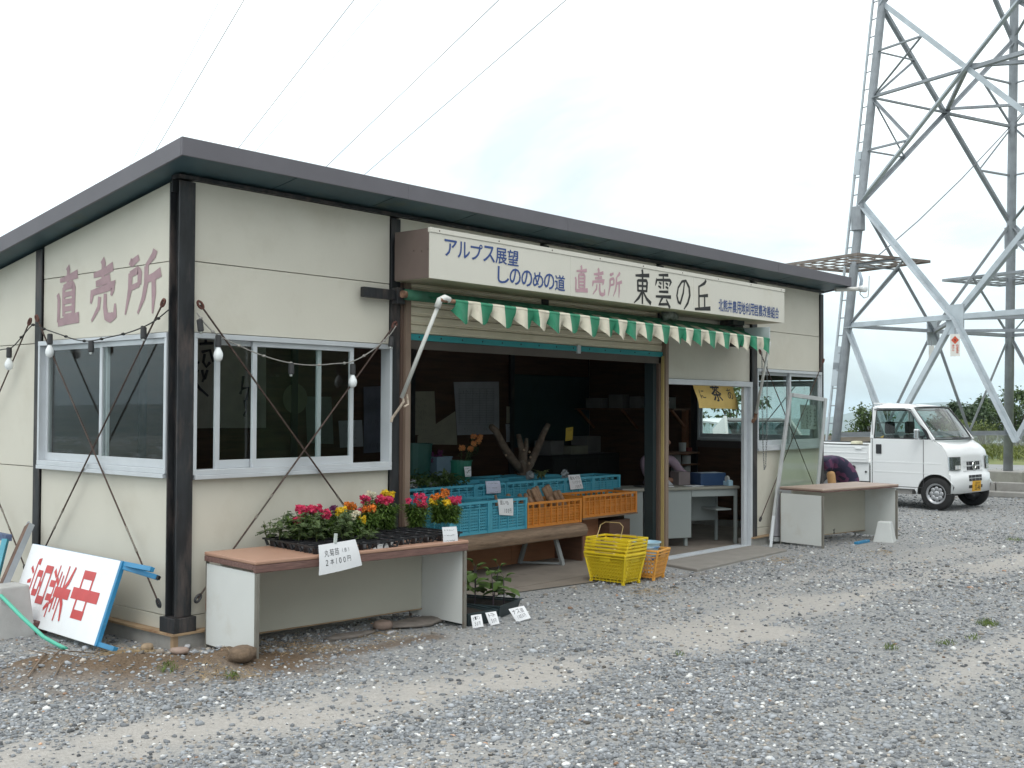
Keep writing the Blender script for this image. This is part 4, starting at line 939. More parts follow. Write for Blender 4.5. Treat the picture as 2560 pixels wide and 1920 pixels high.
# ================================================================ LIGHT STRINGS
wire_b = mat('black_flex', (0.02, 0.02, 0.02), rough=0.6); wire_g = mat('grey_flex', (0.28, 0.27, 0.25), rough=0.6, var=0.2, scale=30)
sock = mat('socket_black', (0.035, 0.035, 0.037), rough=0.55); bulb_m = mat('bulb_opal', (0.80, 0.83, 0.84), rough=0.25, var=0.02)
def light_string(label, pts, lamps, conv, flex):
    t = thing('light_string', label, 'string lights', conv(*pts[0]))
    P = [conv(*p) for p in pts]; mb = MB(); Q = []
    for k in range(len(P)-1):
        p0 = P[max(0, k-1)]; p1 = P[k]; p2 = P[k+1]; p3 = P[min(len(P)-1, k+2)]
        for j in range(6):
            x = j/6; Q.append(0.5*((2*p1)+(p2-p0)*x+(2*p0-5*p1+4*p2-p3)*x*x+(3*p1-p0-3*p2+p3)*x**3))
    Q.append(P[-1]); mb.tube(Q, 0.0045, 6)
    for k in range(3, len(Q)-2, 7): mb.ball(Q[k], 0.011, 6, 4, (1.6, 1, 1))
    mb.build('cable', flex, t, smooth=True)
    for (u, vt, has, tilt) in lamps:
        p = conv(u, vt); ax = V((tilt*0.5, 0, -1)).normalized()
        mb = MB(); mb.lathe([(0.012, -0.006), (0.021, 0.0), (0.022, 0.07), (0.019, 0.078)], 12, p, ax); s_ = mb.build('socket', sock, t, smooth=False)
        if has:
            mb = MB(); mb.lathe([(0.013, 0.078), (0.017, 0.09), (0.031, 0.118), (0.0335, 0.14), (0.028, 0.165), (0.012, 0.178), (0.0, 0.18)], 16, p, ax); mb.build('bulb', bulb_m, s_, smooth=True)
        else:
            mb = MB(); mb.lathe([(0.012, 0.078), (0.012, 0.092), (0.004, 0.096)], 10, p, ax); mb.build('contact', mat('brass_tip', (0.5, 0.5, 0.48), rough=0.3, metal=0.8), s_)
cl_ = lambda u, v: at(u, v, X=-0.055); cf_ = lambda u, v: at(u, v, Y=-0.06)
light_string('string of lamps sagging along the gable wall with black flex', [(-40, 890), (0, 875), (30, 868), (58, 838), (83, 812), (104, 820), (150, 836), (193, 850), (228, 852), (268, 844), (316, 833), (357, 818), (390, 800), (421, 775)], [(23, 870, 1, 0), (125, 836, 1, 0), (228, 854, 0, 0), (359, 819, 0, 0)], cl_, wire_b)
light_string('string of lamps sagging along the front windows with grey flex', [(492, 782), (515, 812), (545, 838), (608, 869), (660, 890), (718, 906), (776, 913), (840, 909), (880, 904), (925, 880), (967, 846), (990, 815)], [(546, 839, 1, 0), (728, 909, 0, 0), (882, 911, 1, 0), (979, 843, 0, -.25), (499, 800, 0, .3)], cf_, wire_g)
# flood lamp at the far roof corner with its wires
fl = thing('flood_lamp', 'white tube lamp sticking out from the far roof corner', 'lamp', (9.95, -0.3, 3.15))
a, b = at(2128, 723, Y=-0.25), at(2152, 722, Y=-0.42)
mb = MB(); mb.tube([a+V((-.25, .1, -.02)), a, b], 0.028, 10); mb.build('arm', mat('white_enamel', (0,0,0)), fl, smooth=True)
mb = MB(); mb.lathe([(0.045, 0), (0.05, 0.08), (0.03, 0.1)], 12, b, (b-a)); mb.build('lamp_head', bulb_m, fl, smooth=True)
mb = MB(); mb.tube([b, at(2150, 735, Y=-.42), at(2160, 745, Y=-.42), at(2170, 742, Y=-.42), at(2172, 725, Y=-.42), at(2173, 690, Y=-.4)], 0.006, 6); mb.build('loop_wire', wire_g, fl)
mb = MB(); mb.tube([at(2148, 680, Y=-.4), at(2154, 700, Y=-.42), at(2152, 716, Y=-.42)], 0.022, 8); mb.build('conduit', mat('conduit_blue', (0.35, 0.42, 0.5), rough=0.5), fl, smooth=True)
# doormat slab before the office door
st = [at(1620+850/6.9125, 1300+895/6.9125, Z=0.0), at(1840+885/6.9125, 1240+960/6.9125, Z=0.0), V((7.82, -0.03, 0)), V((5.75, -0.03, 0))]
mb = MB(); mb.add([p+V((0,0,-.05)) for p in st]+[p+V((0,0,.026)) for p in st], [(3,2,1,0),(4,5,6,7),(0,1,5,4),(1,2,6,5),(2,3,7,6),(3,0,4,7)])
tag(mb.build('door_step', mat('step_concrete', (0.24, 0.225, 0.205), rough=0.95, var=0.1, scale=5, bump=0.2, bscale=70), bevel=0.01), 'thin flat concrete step in front of the office doorway', 'step')
# ================================================================ GOODS IN FRONT OF THE SHED
def plane_at(u, v, p0, n):
    R = c_d*FOC + c_r*(u-1280) - c_u*(v-960); n = V(n); t_ = (V(p0)-CAM).dot(n)/R.dot(n); return CAM+R*t_
tab_top = mat('counter_top', (0.40, 0.235, 0.165), rough=0.5, var=0.07, scale=6, bump=0.03, col2=(0.30, 0.19, 0.145), c2scale=3, c2lo=0.5, c2hi=0.85)
tab_edge = mat('counter_edge', (0.155, 0.085, 0.072), rough=0.6, var=0.3, scale=7, stretch=(1, 6, 14), col2=(0.30, 0.20, 0.16), c2scale=8, c2lo=0.55, c2hi=0.75)
tab_side = mat('counter_panel', (0.66, 0.68, 0.66), rough=0.5, var=0.03, scale=3, col2=(0.50, 0.47, 0.40), c2scale=2.3, c2lo=0.58, c2hi=0.95)
tab_in = mat('counter_inside', (0.50, 0.485, 0.41), rough=0.55, var=0.03, scale=3, col2=(0.36, 0.29, 0.21), c2scale=2.3, c2lo=0.6, c2hi=0.95)
trim_m = mat('counter_trim', (0.19, 0.18, 0.155), rough=0.5, var=0.15, scale=6, col2=(0.16, 0.08, 0.05), c2scale=5)
def counter(name, label, x, y, rz, L, Dp, H, E=.052, top_m=None):
    t = thing(name, label, 'counter', (x, y, 0), rz)
    def b(nm, lo, hi, m_, bev=0.003): mb = MB(); mb.box(lo, hi); return mb.build(nm, m_, t, bevel=bev, local=True)
    b('top', (-0.012, -0.004, H-0.026), (L+.012, Dp, H), top_m or tab_top, 0.008)
    b('top_edge', (-0.010, 0.0, H-.026-E), (L+.010, 0.03, H-.0265), tab_edge, 0.006); b('top_edge', (-0.010, .031, H-.026-E*.7), (0.012, Dp, H-.0265), tab_edge); b('top_edge', (L-.012, .031, H-.026-E*.7), (L+.010, Dp, H-.0265), tab_edge)
    for a in (0.0, L-0.026):
        b('side_panel', (a+.003, 0.028, 0.028), (a+.024, Dp-.01, H-.08 if a == 0 else H-.063), tab_side)
        b('leg_trim', (a, 0.003, -0.01), (a+.026, 0.027, H-.079), trim_m); b('leg_trim', (a, Dp-.009, -0.01), (a+.026, Dp, H-.063), trim_m)
    b('back_panel', (0.028, Dp-.16, 0.085), (L-.028, Dp-.145, H-.03), tab_in)
    b('rust_lip', (0.028, Dp-.166, 0.078), (L-.028, Dp-.145, 0.085), mat('rust_stain', (0,0,0)), 0)
    return t
TA = V((0.105, -0.755, 0)); TRZ = radians(-5.64); te1 = V((cos(TRZ), sin(TRZ), 0)); te2 = V((-sin(TRZ), cos(TRZ), 0)); TH = 0.652
counter('counter', 'long white counter with a salmon top carrying the flower trays', TA.x, TA.y, TRZ, 1.78, 0.66, TH)
TB = V((8.2, -0.735, 0)); TB_rz = radians(-9.3)
t2 = counter('counter', 'white counter with a brown top standing empty at the far end of the shed', TB.x, TB.y, TB_rz, 1.60, 0.62, 0.70, .016, mat('faded_top', (0.36, 0.27, 0.22), rough=.5, var=.08, scale=5, col2=(0.25, 0.16, 0.12), c2scale=3))
mb = MB(); mb.tube([(.24, .026, .16), (.27, .026, .22)], .004, 5); mb.tube([(.27, .026, .16), (.235, .026, .215)], .004, 5); mb.build('scratch_mark', mat('ink_black', (0,0,0)), t2, local=True)

# pot carriers
black_p = mat('black_plastic', (0.014, 0.015, 0.018), rough=0.45, var=0.25, scale=14, col2=(0.05, 0.045, 0.04), c2scale=14, c2lo=0.58, c2hi=0.8)
def carrier(label, x, y, rz, nx=3, ny=6, c=0.115, z=TH):
    t = thing('pot_tray', label, 'plant tray', (x, y, z), rz, 'black pot trays on the counter')
    mb = MB(); W_, L_ = nx*c, ny*c; h = 0.055
    for i in range(nx+1): mb.box((i*c-.005, -.006, h-.012), (i*c+.005, L_+.006, h))
    for j in range(ny+1): mb.box((-.006, j*c-.005, h-.0125), (W_+.006, j*c+.005, h-.0005))
    mb.build('rim_grid', black_p, t, local=True)
    k = 0
    for i in range(nx):
        for j in range(ny):
            if (0 < i < nx-1) and (0 < j < ny-1): continue
            x0, y0 = i*c+.012, j*c+.012; w = c-.024; q = .012
            mb = MB()
            P = [(x0+q,y0+q,0.001),(x0+w-q,y0+q,0.001),(x0+w-q,y0+w-q,0.001),(x0+q,y0+w-q,0.001),(x0,y0,h-.013),(x0+w,y0,h-.013),(x0+w,y0+w,h-.013),(x0,y0+w,h-.013)]
            # open cup: four corner ribs and a floor, light passes between them
            mb.hexa([P[0],P[1],P[2],P[3]]+[(a, b, .006) for a, b, _ in P[:4]])
            for a, b in ((0, 4), (1, 5), (2, 6), (3, 7)): mb.bar(P[a], P[b], .030, .012)
            mb.build('cup', black_p, t, local=True)
    return t
tx = V((cos(radians(-8)), sin(radians(-8)), 0))
carrier('black pot tray at the left end of the counter', 0.555, -0.775, radians(-8)); carrier('black pot tray second from the left, under the hanging price sheet', 0.915, -0.825, radians(-8), 3, 6)
carrier('nearly empty black pot tray in the middle right of the counter', 1.30, -0.815, radians(-5), 3, 5); carrier('black pot tray at the right end of the counter', 1.665, -0.845, radians(-2), 2, 5)

# plants
stem_m = leaf_mat('stem_green', (0.10, 0.15, 0.05)); snap_leaf = leaf_mat('snapdragon_leaf', (0.085, 0.16, 0.03), trans=0.3); mum_leaf = leaf_mat('mum_leaf', (0.10, 0.155, 0.065), trans=0.3)
pet = {'red': leaf_mat('petal_red', (0.66, 0.05, 0.155), 0.25, 0.3), 'yellow': leaf_mat('petal_yellow', (0.80, 0.60, 0.03), 0.15, 0.3), 'orange': leaf_mat('petal_orange', (0.72, 0.20, 0.025), 0.5, 0.3), 'white': leaf_mat('petal_white', (0.75, 0.74, 0.60), 0.1, 0.3), 'purple': leaf_mat('petal_purple', (0.16, 0.035, 0.13), 0.3, 0.3), 'peach': leaf_mat('petal_peach', (0.75, 0.36, 0.14), 0.2, 0.3)}
def blossoms(t, tip, col, size, r):
    mb = MB(); n = int(12+size*420)
    for k in range(n):
        a = r.uniform(0, 2*pi); h = r.uniform(-1, 0.6); w = sqrt(max(0.05, 1-(h*0.75)**2))
        c = tip+V((cos(a)*w*size*r.uniform(.6, 1.15), sin(a)*w*size*r.uniform(.6, 1.15), h*size*1.15))
        o = V((cos(a)*w, sin(a)*w, h*.4+.15)).normalized(); s_ = 0.0145*r.uniform(.8, 1.25)
        # a two-lipped flower: round pouch with upper and lower lobes
        mb.ball(c, s_*.62, 6, 4)
        for q in range(5):
            dq = (o*0.6+V((r.uniform(-1,1), r.uniform(-1,1), r.uniform(-1,1)))).normalized(); mb.leaf(c, dq, o, s_*1.55, s_*1.25, .2, .25)
    mb.build('blossom', pet[col], t)
def snapdragon(label, Y, tips, seed, base=None, bushy=1.0, leafm=None, z0=TH+.05):
    r = random.Random(seed); P = [at(u, v, Y=Y) for u, v, _, _ in tips]
    if base is None: base = V((sum(p.x for p in P)/len(P), Y, z0))
    t = thing('snapdragon', label, 'flowering plant', base, group='snapdragon plants on the counter')
    st = MB(); lf = MB()
    heads = [(p, c, s_) for p, (_, _, c, s_) in zip(P, tips)]
    extra = [(V((base.x+r.uniform(-.08, .08), base.y+r.uniform(-.07, .07), base.z+(max(p.z for p in P)-base.z)*r.uniform(.5, .8))), None, 0) for _ in range(int(6*bushy))]
    for tip, c, s_ in heads+extra:
        b = base+V((r.uniform(-.02, .02), r.uniform(-.02, .02), 0)); m1 = b.lerp(tip, .5)+V((r.uniform(-.015,.015), r.uniform(-.015,.015), 0))
        st.tube([b, m1, tip], [.0035, .003, .002], 5)
        L_ = (tip-b).length; n = int(L_/0.0036)
        for k in range(n):
            f = k/n; 
            if c and f > .86: break
            p = b.lerp(m1, f*2) if f < .5 else m1.lerp(tip, f*2-1)
            a = k*2.4+r.uniform(-.4, .4); d = V((cos(a), sin(a), r.uniform(.05, .75)))
            lf.leaf(p, d, V((-cos(a)*.4, -sin(a)*.4, 1)), r.uniform(.045, .08)*(1.15-.4*f), r.uniform(.012, .02), .25, .35)
    st.build('stem', stem_m, t); lf.build('foliage', leafm or snap_leaf, t)
    for tip, c, s_ in heads: blossoms(t, tip, c, s_, r)
    return t
snapdragon('red snapdragon at the far left of the flowers', -0.34, [(754, 1272, 'red', .030), (742, 1300, 'red', .014), (752, 1296, 'red', .012)], 1)
snapdragon('snapdragon with three small red heads, second from the left', -0.24, [(777, 1272, 'red', .016), (795, 1268, 'red', .013), (783, 1277, 'red', .010)], 2, bushy=.6)
snapdragon('red snapdragon with one round head before the dark purple one', -0.38, [(813, 1283, 'red', .030)], 3)
snapdragon('dark purple snapdragon spike', -0.22, [(834, 1270, 'purple', .016), (831, 1284, 'purple', .012), (840, 1278, 'purple', .011)], 4, bushy=.4)
snapdragon('yellow snapdragon to the left of the orange head', -0.33, [(853, 1276, 'yellow', .030)], 5)
snapdragon('orange and yellow snapdragon behind the white one', -0.26, [(873, 1264, 'orange', .026), (880, 1270, 'orange', .022), (897, 1277, 'red', .018)], 6)
snapdragon('low yellow and white snapdragon near the hanging price sheet', -0.45, [(902, 1296, 'yellow', .031), (882, 1292, 'white', .017), (893, 1283, 'white', .010)], 7, bushy=1.4)
snapdragon('tall red snapdragon with a white head behind it', -0.26, [(914, 1248, 'red', .032), (922, 1236, 'white', .017), (932, 1238, 'white', .012)], 8, bushy=1.4)
snapdragon('small orange snapdragon with two heads under the tall red one', -0.36, [(915, 1273, 'orange', .018), (931, 1271, 'orange', .018)], 9, bushy=1.4)
snapdragon('tall broad red snapdragon beside the dark post', -0.28, [(949, 1246, 'red', .027), (961, 1252, 'red', .031), (973, 1248, 'red', .022)], 10, bushy=2.4)
snapdragon('tallest yellow snapdragon, touching the dark post', -0.22, [(962, 1234, 'yellow', .026), (976, 1238, 'yellow', .026)], 11, bushy=2.0)
snapdragon('big round red snapdragon alone on the right hand trays', -0.35, [(1050, 1246, 'red', .042), (1058, 1262, 'red', .020), (1022, 1251, 'red', .011)], 12, bushy=3.0)
snapdragon('pale orange snapdragon between the two big red ones', -0.27, [(1087, 1241, 'orange', .022), (1084, 1252, 'yellow', .019), (1114, 1229, 'orange', .021), (1108, 1236, 'orange', .013)], 13, bushy=1.5)
snapdragon('red and yellow snapdragon at the right end of the counter', -0.33, [(1142, 1250, 'red', .029), (1130, 1250, 'red', .022), (1117, 1256, 'yellow', .019), (1120, 1266, 'yellow', .014)], 14, bushy=2.4)
# chrysanthemum seedlings
def mum(label, x, y, h, seed, n=1.0):
    r = random.Random(seed); t = thing('mum_seedling', label, 'seedling', (x, y, TH+.05), group='chrysanthemum seedlings in the left trays')
    st = MB(); lf = MB()
    for q in range(4):
        tip = V((x+r.uniform(-.07, .07), y+r.uniform(-.05, .05), TH+.05+h*1.12*r.uniform(.7, 1))); b = V((x, y, TH+.04)); st.tube([b, b.lerp(tip, .5)+V((r.uniform(-.012,.012), 0, 0)), tip], [.003, .0028, .002], 5)
        for k in range(int(9*n)):
            f = .15+.85*k/(9*n); p = b.lerp(tip, f); a = k*2.4+r.uniform(-.3, .3); d = V((cos(a), sin(a), r.uniform(.0, .5))).normalized(); L_ = r.uniform(.06, .095)
            w = V((-sin(a), cos(a), 0)); lf.leaf(p, d, V((0,0,1)), L_, .028, .1, .3)
            for e, s_ in ((.35, .6), (.6, .5), (.8, .35)):
                for sg_ in (-1, 1): lf.leaf(p+d*L_*e-V((0,0,L_*.3*e*e)), d*.6+w*sg_, V((0,0,1)), L_*s_*.62, .020, .1, .25)
    st.build('stem', stem_m, t); lf.build('foliage', mum_leaf, t)
MUMS = [(0.665, -0.12, .12), (0.655, -0.27, .17), (0.72, -0.40, .17), (0.82, -0.22, .20), (0.80, -0.50, .15), (0.90, -0.40, .20), (0.955, -0.60, .16), (1.03, -0.30, .19), (1.06, -0.50, .19), (1.12, -0.68, .09), (0.97, -0.16, .20), (1.17, -0.40, .16)]
LAB = ['small sparse seedling at the rear left corner of the trays', 'thin seedling behind the left edge of the trays', 'leafy seedling by the left rim of the trays', 'tall seedling below the red flowers at the left', 'leafy seedling in the left front of the trays', 'bushy seedling left of the hanging price sheet', 'seedling just behind the clothes peg', 'seedling below the round red flower before the purple spike', 'bushy seedling right behind the price sheet', 'tiny seedling at the front right of the price sheet', 'seedling at the rear below the purple flower', 'seedling below the low yellow flower']
for i, ((x, y, h), lb) in enumerate(zip(MUMS, LAB)): mum(lb, x, y, h, 40+i, 1.0 if i not in (0, 9) else .5)

# price sheets
paper = mat('white_paper', (0.80, 0.81, 0.83), rough=0.8, var=0.02); pen = mat('pen_ink', (0.05, 0.05, 0.06), rough=0.8, var=0.2, scale=40); paper_d = mat('grey_paper', (0.55, 0.55, 0.54), rough=0.8, var=0.05)
def sheet(name, label, cat, c4, m_=paper, bow=0.012, lines=(), scribble=0, group=None, seed=0, penm=None):
    "paper from its corners tl, tr, br, bl; lines = (text, x0, x1, y0, y1) in fractions from the top left"
    tl, tr, br, bl = [V(p) for p in c4]; n = (tr-tl).cross(bl-tl).normalized()
    if n.dot(CAM-tl) < 0: n = -n
    def f(s_, t_, k=0.0): p = tl.lerp(tr, s_).lerp(bl.lerp(br, s_), t_); return p+n*(bow*sin(pi*s_)*(.4+.6*t_)+bow*.5*sin(pi*t_)+k)
    t = thing(name, label, cat, bl.lerp(br, .5), group=group)
    mb = MB(); mb.grid(lambda a, b: f(a, b, .0006), 8, 6); mb.grid(lambda a, b: f(1-a, b, -.0004), 8, 6); mb.build('paper', m_, t, smooth=True)
    if lines or scribble:
        mb = MB(); r = random.Random(seed)
        for tx_, x0, x1, y0, y1 in lines:
            w = (x1-x0)/len(tx_)
            for i, c in enumerate(tx_):
                if c == ' ': continue
                vs, fs = text_geo(c, 0.0); w2 = w*.86 if ord(c) > 255 else w*(.10 if c == '1' else .25 if c in '()' else .55)
                j = r.uniform(-.012, .012); mb.add([f(x0+w*(i+(.06 if w2 > w*.3 else .4))+x*w2+.03*(y-.5)*w, y1+j-(y1-y0)*y, .0014) for x, y in vs], fs)
        for k in range(scribble):
            y = .2+.7*k/max(1, scribble-1) if scribble > 1 else .5; x = r.uniform(.08, .2)
            while x < r.uniform(.6, .88):
                pts = [(x+r.uniform(0, .06), y+r.uniform(-.05, .05)) for _ in range(3)]
                mb.tube([f(a, min(.97, b), .0014) for a, b in pts], .0012 if not penm else .0022, 3); x += .075
        mb.build('lettering', pen, t)
    return t
p0 = TA-te2*0.035
sheet('price_sheet', 'largest white price sheet pegged to the front of the flower trays', 'price card', [plane_at(u, v, p0, te2) for u, v in ((796, 1363), (888, 1348), (905, 1413), (797, 1439))], lines=(('丸菊苗', .12, .50, .18, .42), ('(赤)', .54, .78, .22, .38), ('2本100円', .14, .76, .52, .72)), bow=.014)
mb = MB(); q = plane_at(838, 1345, p0, te2); mb.box((-.010, -.012, -.035), (.010, .004, .03), Matrix.Translation(q) @ Matrix.Rotation(TRZ, 4, 'Z') @ Matrix.Rotation(.1, 4, 'Y')); tag(mb.build('clothes_peg', mat('peg_pale', (0.50, 0.55, 0.52), rough=0.5), bevel=.002), 'pale clothes peg holding the large price sheet', 'clothes peg')
sheet('price_card', 'small grey card lying tilted at the counter edge', 'price card', [plane_at(u, v, TA+te2*.02, te2) for u, v in ((947, 1361), (984, 1355), (963, 1380), (922, 1379))], paper_d, .004, scribble=2, seed=2)
sheet('price_card', 'white card standing at the right end of the counter', 'price card', [plane_at(u, v, TA+te2*.01, te2) for u, v in ((1105, 1318), (1141, 1316), (1145, 1353), (1108, 1357))], paper, .006, scribble=3, seed=3)

# aubergine seedlings in two planter trays
dark_tray = mat('planter_tray', (0.025, 0.04, 0.045), rough=0.45, var=0.15); soil_m = mat('potting_soil', (0.018, 0.013, 0.010), rough=1, var=0.5, scale=60, bump=.6, bscale=120)
def planter(label, N, e, L, Wd):
    "N = near corner on the ground, e = unit vector along its front"
    f = V((-e.y, e.x, 0)); 
    t = thing('planter_tray', label, 'plant tray', N); h = .10
    def q(a, b, z): return N+e*a+f*b+V((0,0,z))
    mb = MB()
    def ring(i0, i1, z0, z1):
        o = [(0,0),(L,0),(L,Wd),(0,Wd)]
        for k in range(4):
            (a, b), (c, d) = o[k], o[(k+1) % 4]; ins = lambda x, y, m_: (x+(m_ if x == 0 else -m_), y+(m_ if y == 0 else -m_))
            A, B = ins(a, b, i0), ins(c, d, i0); A2, B2 = ins(a, b, i1), ins(c, d, i1); A3, B3 = ins(a, b, i0+.012), ins(c, d, i0+.012); A4, B4 = ins(a, b, i1+.012), ins(c, d, i1+.012)
            mb.hexa([q(*A, z0), q(*B, z0), q(*B3, z0), q(*A3, z0), q(*A2, z1), q(*B2, z1), q(*B4, z1), q(*A4, z1)])
    ring(.025, .004, 0.0, h-.012); ring(-.004, -.004, h-.011, h); mb.build('wall', dark_tray, t)
    mb = MB(); mb.hexa([q(.03,.03,.004), q(L-.03,.03,.004), q(L-.03,Wd-.03,.004), q(.03,Wd-.03,.004), q(.02,.02,.075), q(L-.02,.02,.075), q(L-.02,Wd-.02,.075), q(.02,Wd-.02,.075)]); mb.build('soil', soil_m, t)
    return t, q
Nn = at(1250, 1548, Z=0); Rn = at(1316, 1522, Z=0); e_ = (Rn-Nn); e_.z = 0; e_.normalize()
tray_b, qb = planter('dark planter tray of aubergine seedlings at the edge of the floor', Nn, e_, .40, .62)
Nn2 = at(1166, 1569, Z=0); e2_ = at(1240, 1551, Z=0)-Nn2; L2_ = e2_.length; e2_.normalize(); tray_a, qa = planter('dark planter tray with two cards beside the counter leg', Nn2+te1*.015, te1, .30, .42)
egg_leaf = leaf_mat('aubergine_leaf', (0.065, 0.12, 0.03), var=.55, trans=.25); egg_stem = mat('aubergine_stem', (0.045, 0.03, 0.045), rough=.6)
def aubergine(label, p, h, seed):
    r = random.Random(seed); t = thing('aubergine_seedling', label, 'seedling', p, group='aubergine seedlings in the planter tray'); h *= 1.3; tip = p+V((r.uniform(-.04, .04), r.uniform(-.04, .04), h))
    mb = MB(); mb.tube([p, p.lerp(tip, .5)+V((.006, 0, 0)), tip], [.0045, .004, .003], 6); mb.build('stem', egg_stem, t)
    for k in range(7):
        f = .25+.75*k/6; b = p.lerp(tip, f); a = k*2.4+r.uniform(-.4, .4); d = V((cos(a), sin(a), r.uniform(-.1, .55) if k < 5 else .9)).normalized(); pl = .03+.03*(1-f); L_ = r.uniform(.12, .175)*(1 if k < 5 else .6); w = L_*.62
        mb = MB(); mb.tube([b, b+d*pl], .0018, 4)
        s_ = V((-sin(a), cos(a), 0)); e = b+d*pl
        def lf_(x, y):
            wv = w*.5*(sin(pi*min(1, x*1.02))**.75)*(1+.12*sin(x*14)); o = e+d*(L_*x)+s_*(wv*(2*y-1))
            o.z += .02*abs(2*y-1)*(1-x)-L_*.42*x*x; return o
        mb.grid(lf_, 7, 4); mb.build('leaf', egg_leaf, t, smooth=True)
eg = [(.09, .10, .20), (.24, .08, .17), (.34, .22, .22), (.12, .28, .24), (.25, .34, .22), (.12, .48, .24), (.30, .52, .22)]
el = ['aubergine seedling at the near corner of the tray', 'aubergine seedling with yellowing low leaf above the front card', 'aubergine seedling leaning out over the right rim', 'aubergine seedling in the left middle of the tray', 'aubergine seedling in the centre of the tray', 'aubergine seedling at the left rear next to the counter leg', 'aubergine seedling at the rear right of the tray']
for i, ((a, b, h), lb) in enumerate(zip(eg, el)): aubergine(lb, qb(a, b, .073), h, 60+i)
pn = V((CAM.x-Nn.x, CAM.y-Nn.y, 0)).normalized()
for lb, px, ln, sd in (('white card leaning on the planter tray, rightmost of the three on the ground', ((1271, 1523), (1310, 1514), (1327, 1545), (1292, 1556)), (('ナス苗', .1, .85, .12, .45), ('1本50円', .2, .8, .55, .82)), 5), ('curled white card on the near tray, leftmost of the three on the ground', ((1177, 1539), (1203, 1535), (1209, 1566), (1182, 1572)), (('ピーマン', .15, .85, .12, .4), ('50円', .25, .8, .55, .85)), 6), ('curled white card between the two other cards on the ground', ((1213, 1532), (1240, 1528), (1249, 1559), (1225, 1565)), (('トマト', .2, .85, .12, .4), ('50円', .3, .8, .55, .85)), 7)):
    b0 = at((px[2][0]+px[3][0])/2, (px[2][1]+px[3][1])/2, Z=0.004); nn = (pn+V((0,0,.35))).normalized()
    sheet('price_card', lb, 'price card', [plane_at(u, v, b0, nn) for u, v in px], paper, .008, lines=ln, seed=sd)

# stones, clods, twigs, debris on the ground
stone_m = mat('field_stone', (0.27, 0.23, 0.19), rough=.9, var=.2, scale=14, bump=.5, bscale=50); clod_m = mat('soil_clod', (0.15, 0.105, 0.07), rough=1, var=.3, scale=30, bump=.8, bscale=60)
def rock(name, label, c, sx, sy, sz, rot, m_, seed, cat='stone'):
    r = random.Random(seed); mb = MB(); mb.ball((0,0,0), 1, 12, 8)
    ph = [r.uniform(0, 6) for _ in range(6)]
    vs = []
    for x, y, z in mb.v:
        k = 1+.13*sin(3*x+ph[0])+.12*sin(3.5*y+ph[1])+.08*sin(6*x+4*y+ph[2])+.06*sin(9*z+7*x+ph[3]); x, y, z = x*k*sx, y*k*sy, max(-.5, min(.62, z*k))*sz
        vs.append((c.x+x*cos(rot)-y*sin(rot), c.y+x*sin(rot)+y*cos(rot), c.z+z))
    mb.v = vs; return tag(mb.build(name, m_, smooth=True), label, cat)
def gz(p): 
    p = p.copy(); p.z = float(yard_z(np.array([p.x]), np.array([p.y]))[0]); return p
rock('flat_stone', 'flat reddish stone lying on the soil before the corner post', gz(at(447, 1658, Z=0))+V((0,0,.02)), .075, .045, .028, -.8, mat('red_stone', (0.30, 0.22, 0.18), rough=.9, var=.15, scale=18, bump=.4), 1)
rock('stone', 'tan angular stone on the soil heap', gz(at(367, 1622, Z=.02))+V((0,0,.025)), .045, .035, .04, .3, mat('tan_stone', (0.32, 0.24, 0.16), rough=.9, var=.2, scale=25, bump=.4), 2)
rock('stone', 'small grey stone beside the tan one', gz(at(400, 1640, Z=.02))+V((0,0,.015)), .035, .025, .03, 1.3, stone_m, 3)
rock('stone', 'smooth whitish pebble by the foot of the corner post', gz(at(445, 1619, Z=0))+V((0,0,.018)), .02, .02, .022, 0, mat('pale_stone', (0.50, 0.50, 0.52), rough=.8, var=.1), 4)
rock('stone', 'beige pebble right of the corner post', gz(at(469, 1622, Z=0))+V((0,0,.015)), .026, .018, .02, .6, mat('pale_stone', (0,0,0)), 5)
rock('soil_clod', 'large brown clod of soil against the near corner of the counter', gz(at(605, 1672, Z=0))+V((0,0,.03)), .10, .075, .075, .5, clod_m, 6, 'clod')
slate = mat('slate', (0.20, 0.175, 0.155), rough=.9, var=.2, scale=10, bump=.5, bscale=30, stretch=(1, 1, 4))
rock('flat_stone', 'wide flat grey slab under the right half of the counter', at(1045, 1556, Z=.02), .30, .13, .035, -.1, slate, 7); rock('flat_stone', 'reddish slab propped under the middle of the counter', at(958, 1563, Z=.03), .09, .06, .05, .3, mat('red_stone', (0,0,0)), 8); rock('flat_stone', 'long low slab under the left half of the counter', at(880, 1588, Z=.01), .22, .08, .025, -.1, slate, 9)
rock('stone', 'small pale block in front of the slabs under the counter', at(977, 1582, Z=.01), .045, .02, .02, .2, mat('pale_stone', (0,0,0)), 10)
twig_m = mat('twig', (0.20, 0.15, 0.11), rough=.9, var=.2)
for i, (lb, pts) in enumerate((('long bare twig lying across the soil heap', ((85, 1690), (150, 1665), (235, 1632), (290, 1612))), ('crooked twig at the left end of the soil heap', ((118, 1640), (140, 1655), (150, 1690), (136, 1705))), ('thin twig along the left edge of the soil heap', ((70, 1700), (110, 1672), (125, 1650))))):
    mb = MB(); P_ = [gz(at(u, v, Z=.02))+V((0,0,.012+.008*(k % 2))) for k, (u, v) in enumerate(pts)]; mb.tube(P_, [.006, .005, .004, .003][:len(P_)], 6)
    for k in range(1, len(P_)-1): mb.tube([P_[k], P_[k]+V((.07*(-1)**k, .06, .02))], [.004, .002], 5)
    tag(mb.build('twig', twig_m), lb, 'twig')
mb = MB()
straw_pts = [(300, 1640, 90, 18, 220), (560, 1690, 120, 12, 130), (760, 1618, 140, 14, 170), (960, 1590, 80, 10, 60), (1620, 1480, 60, 10, 90), (1950, 1400, 40, 8, 60), (2215, 1380, 40, 8, 50)]
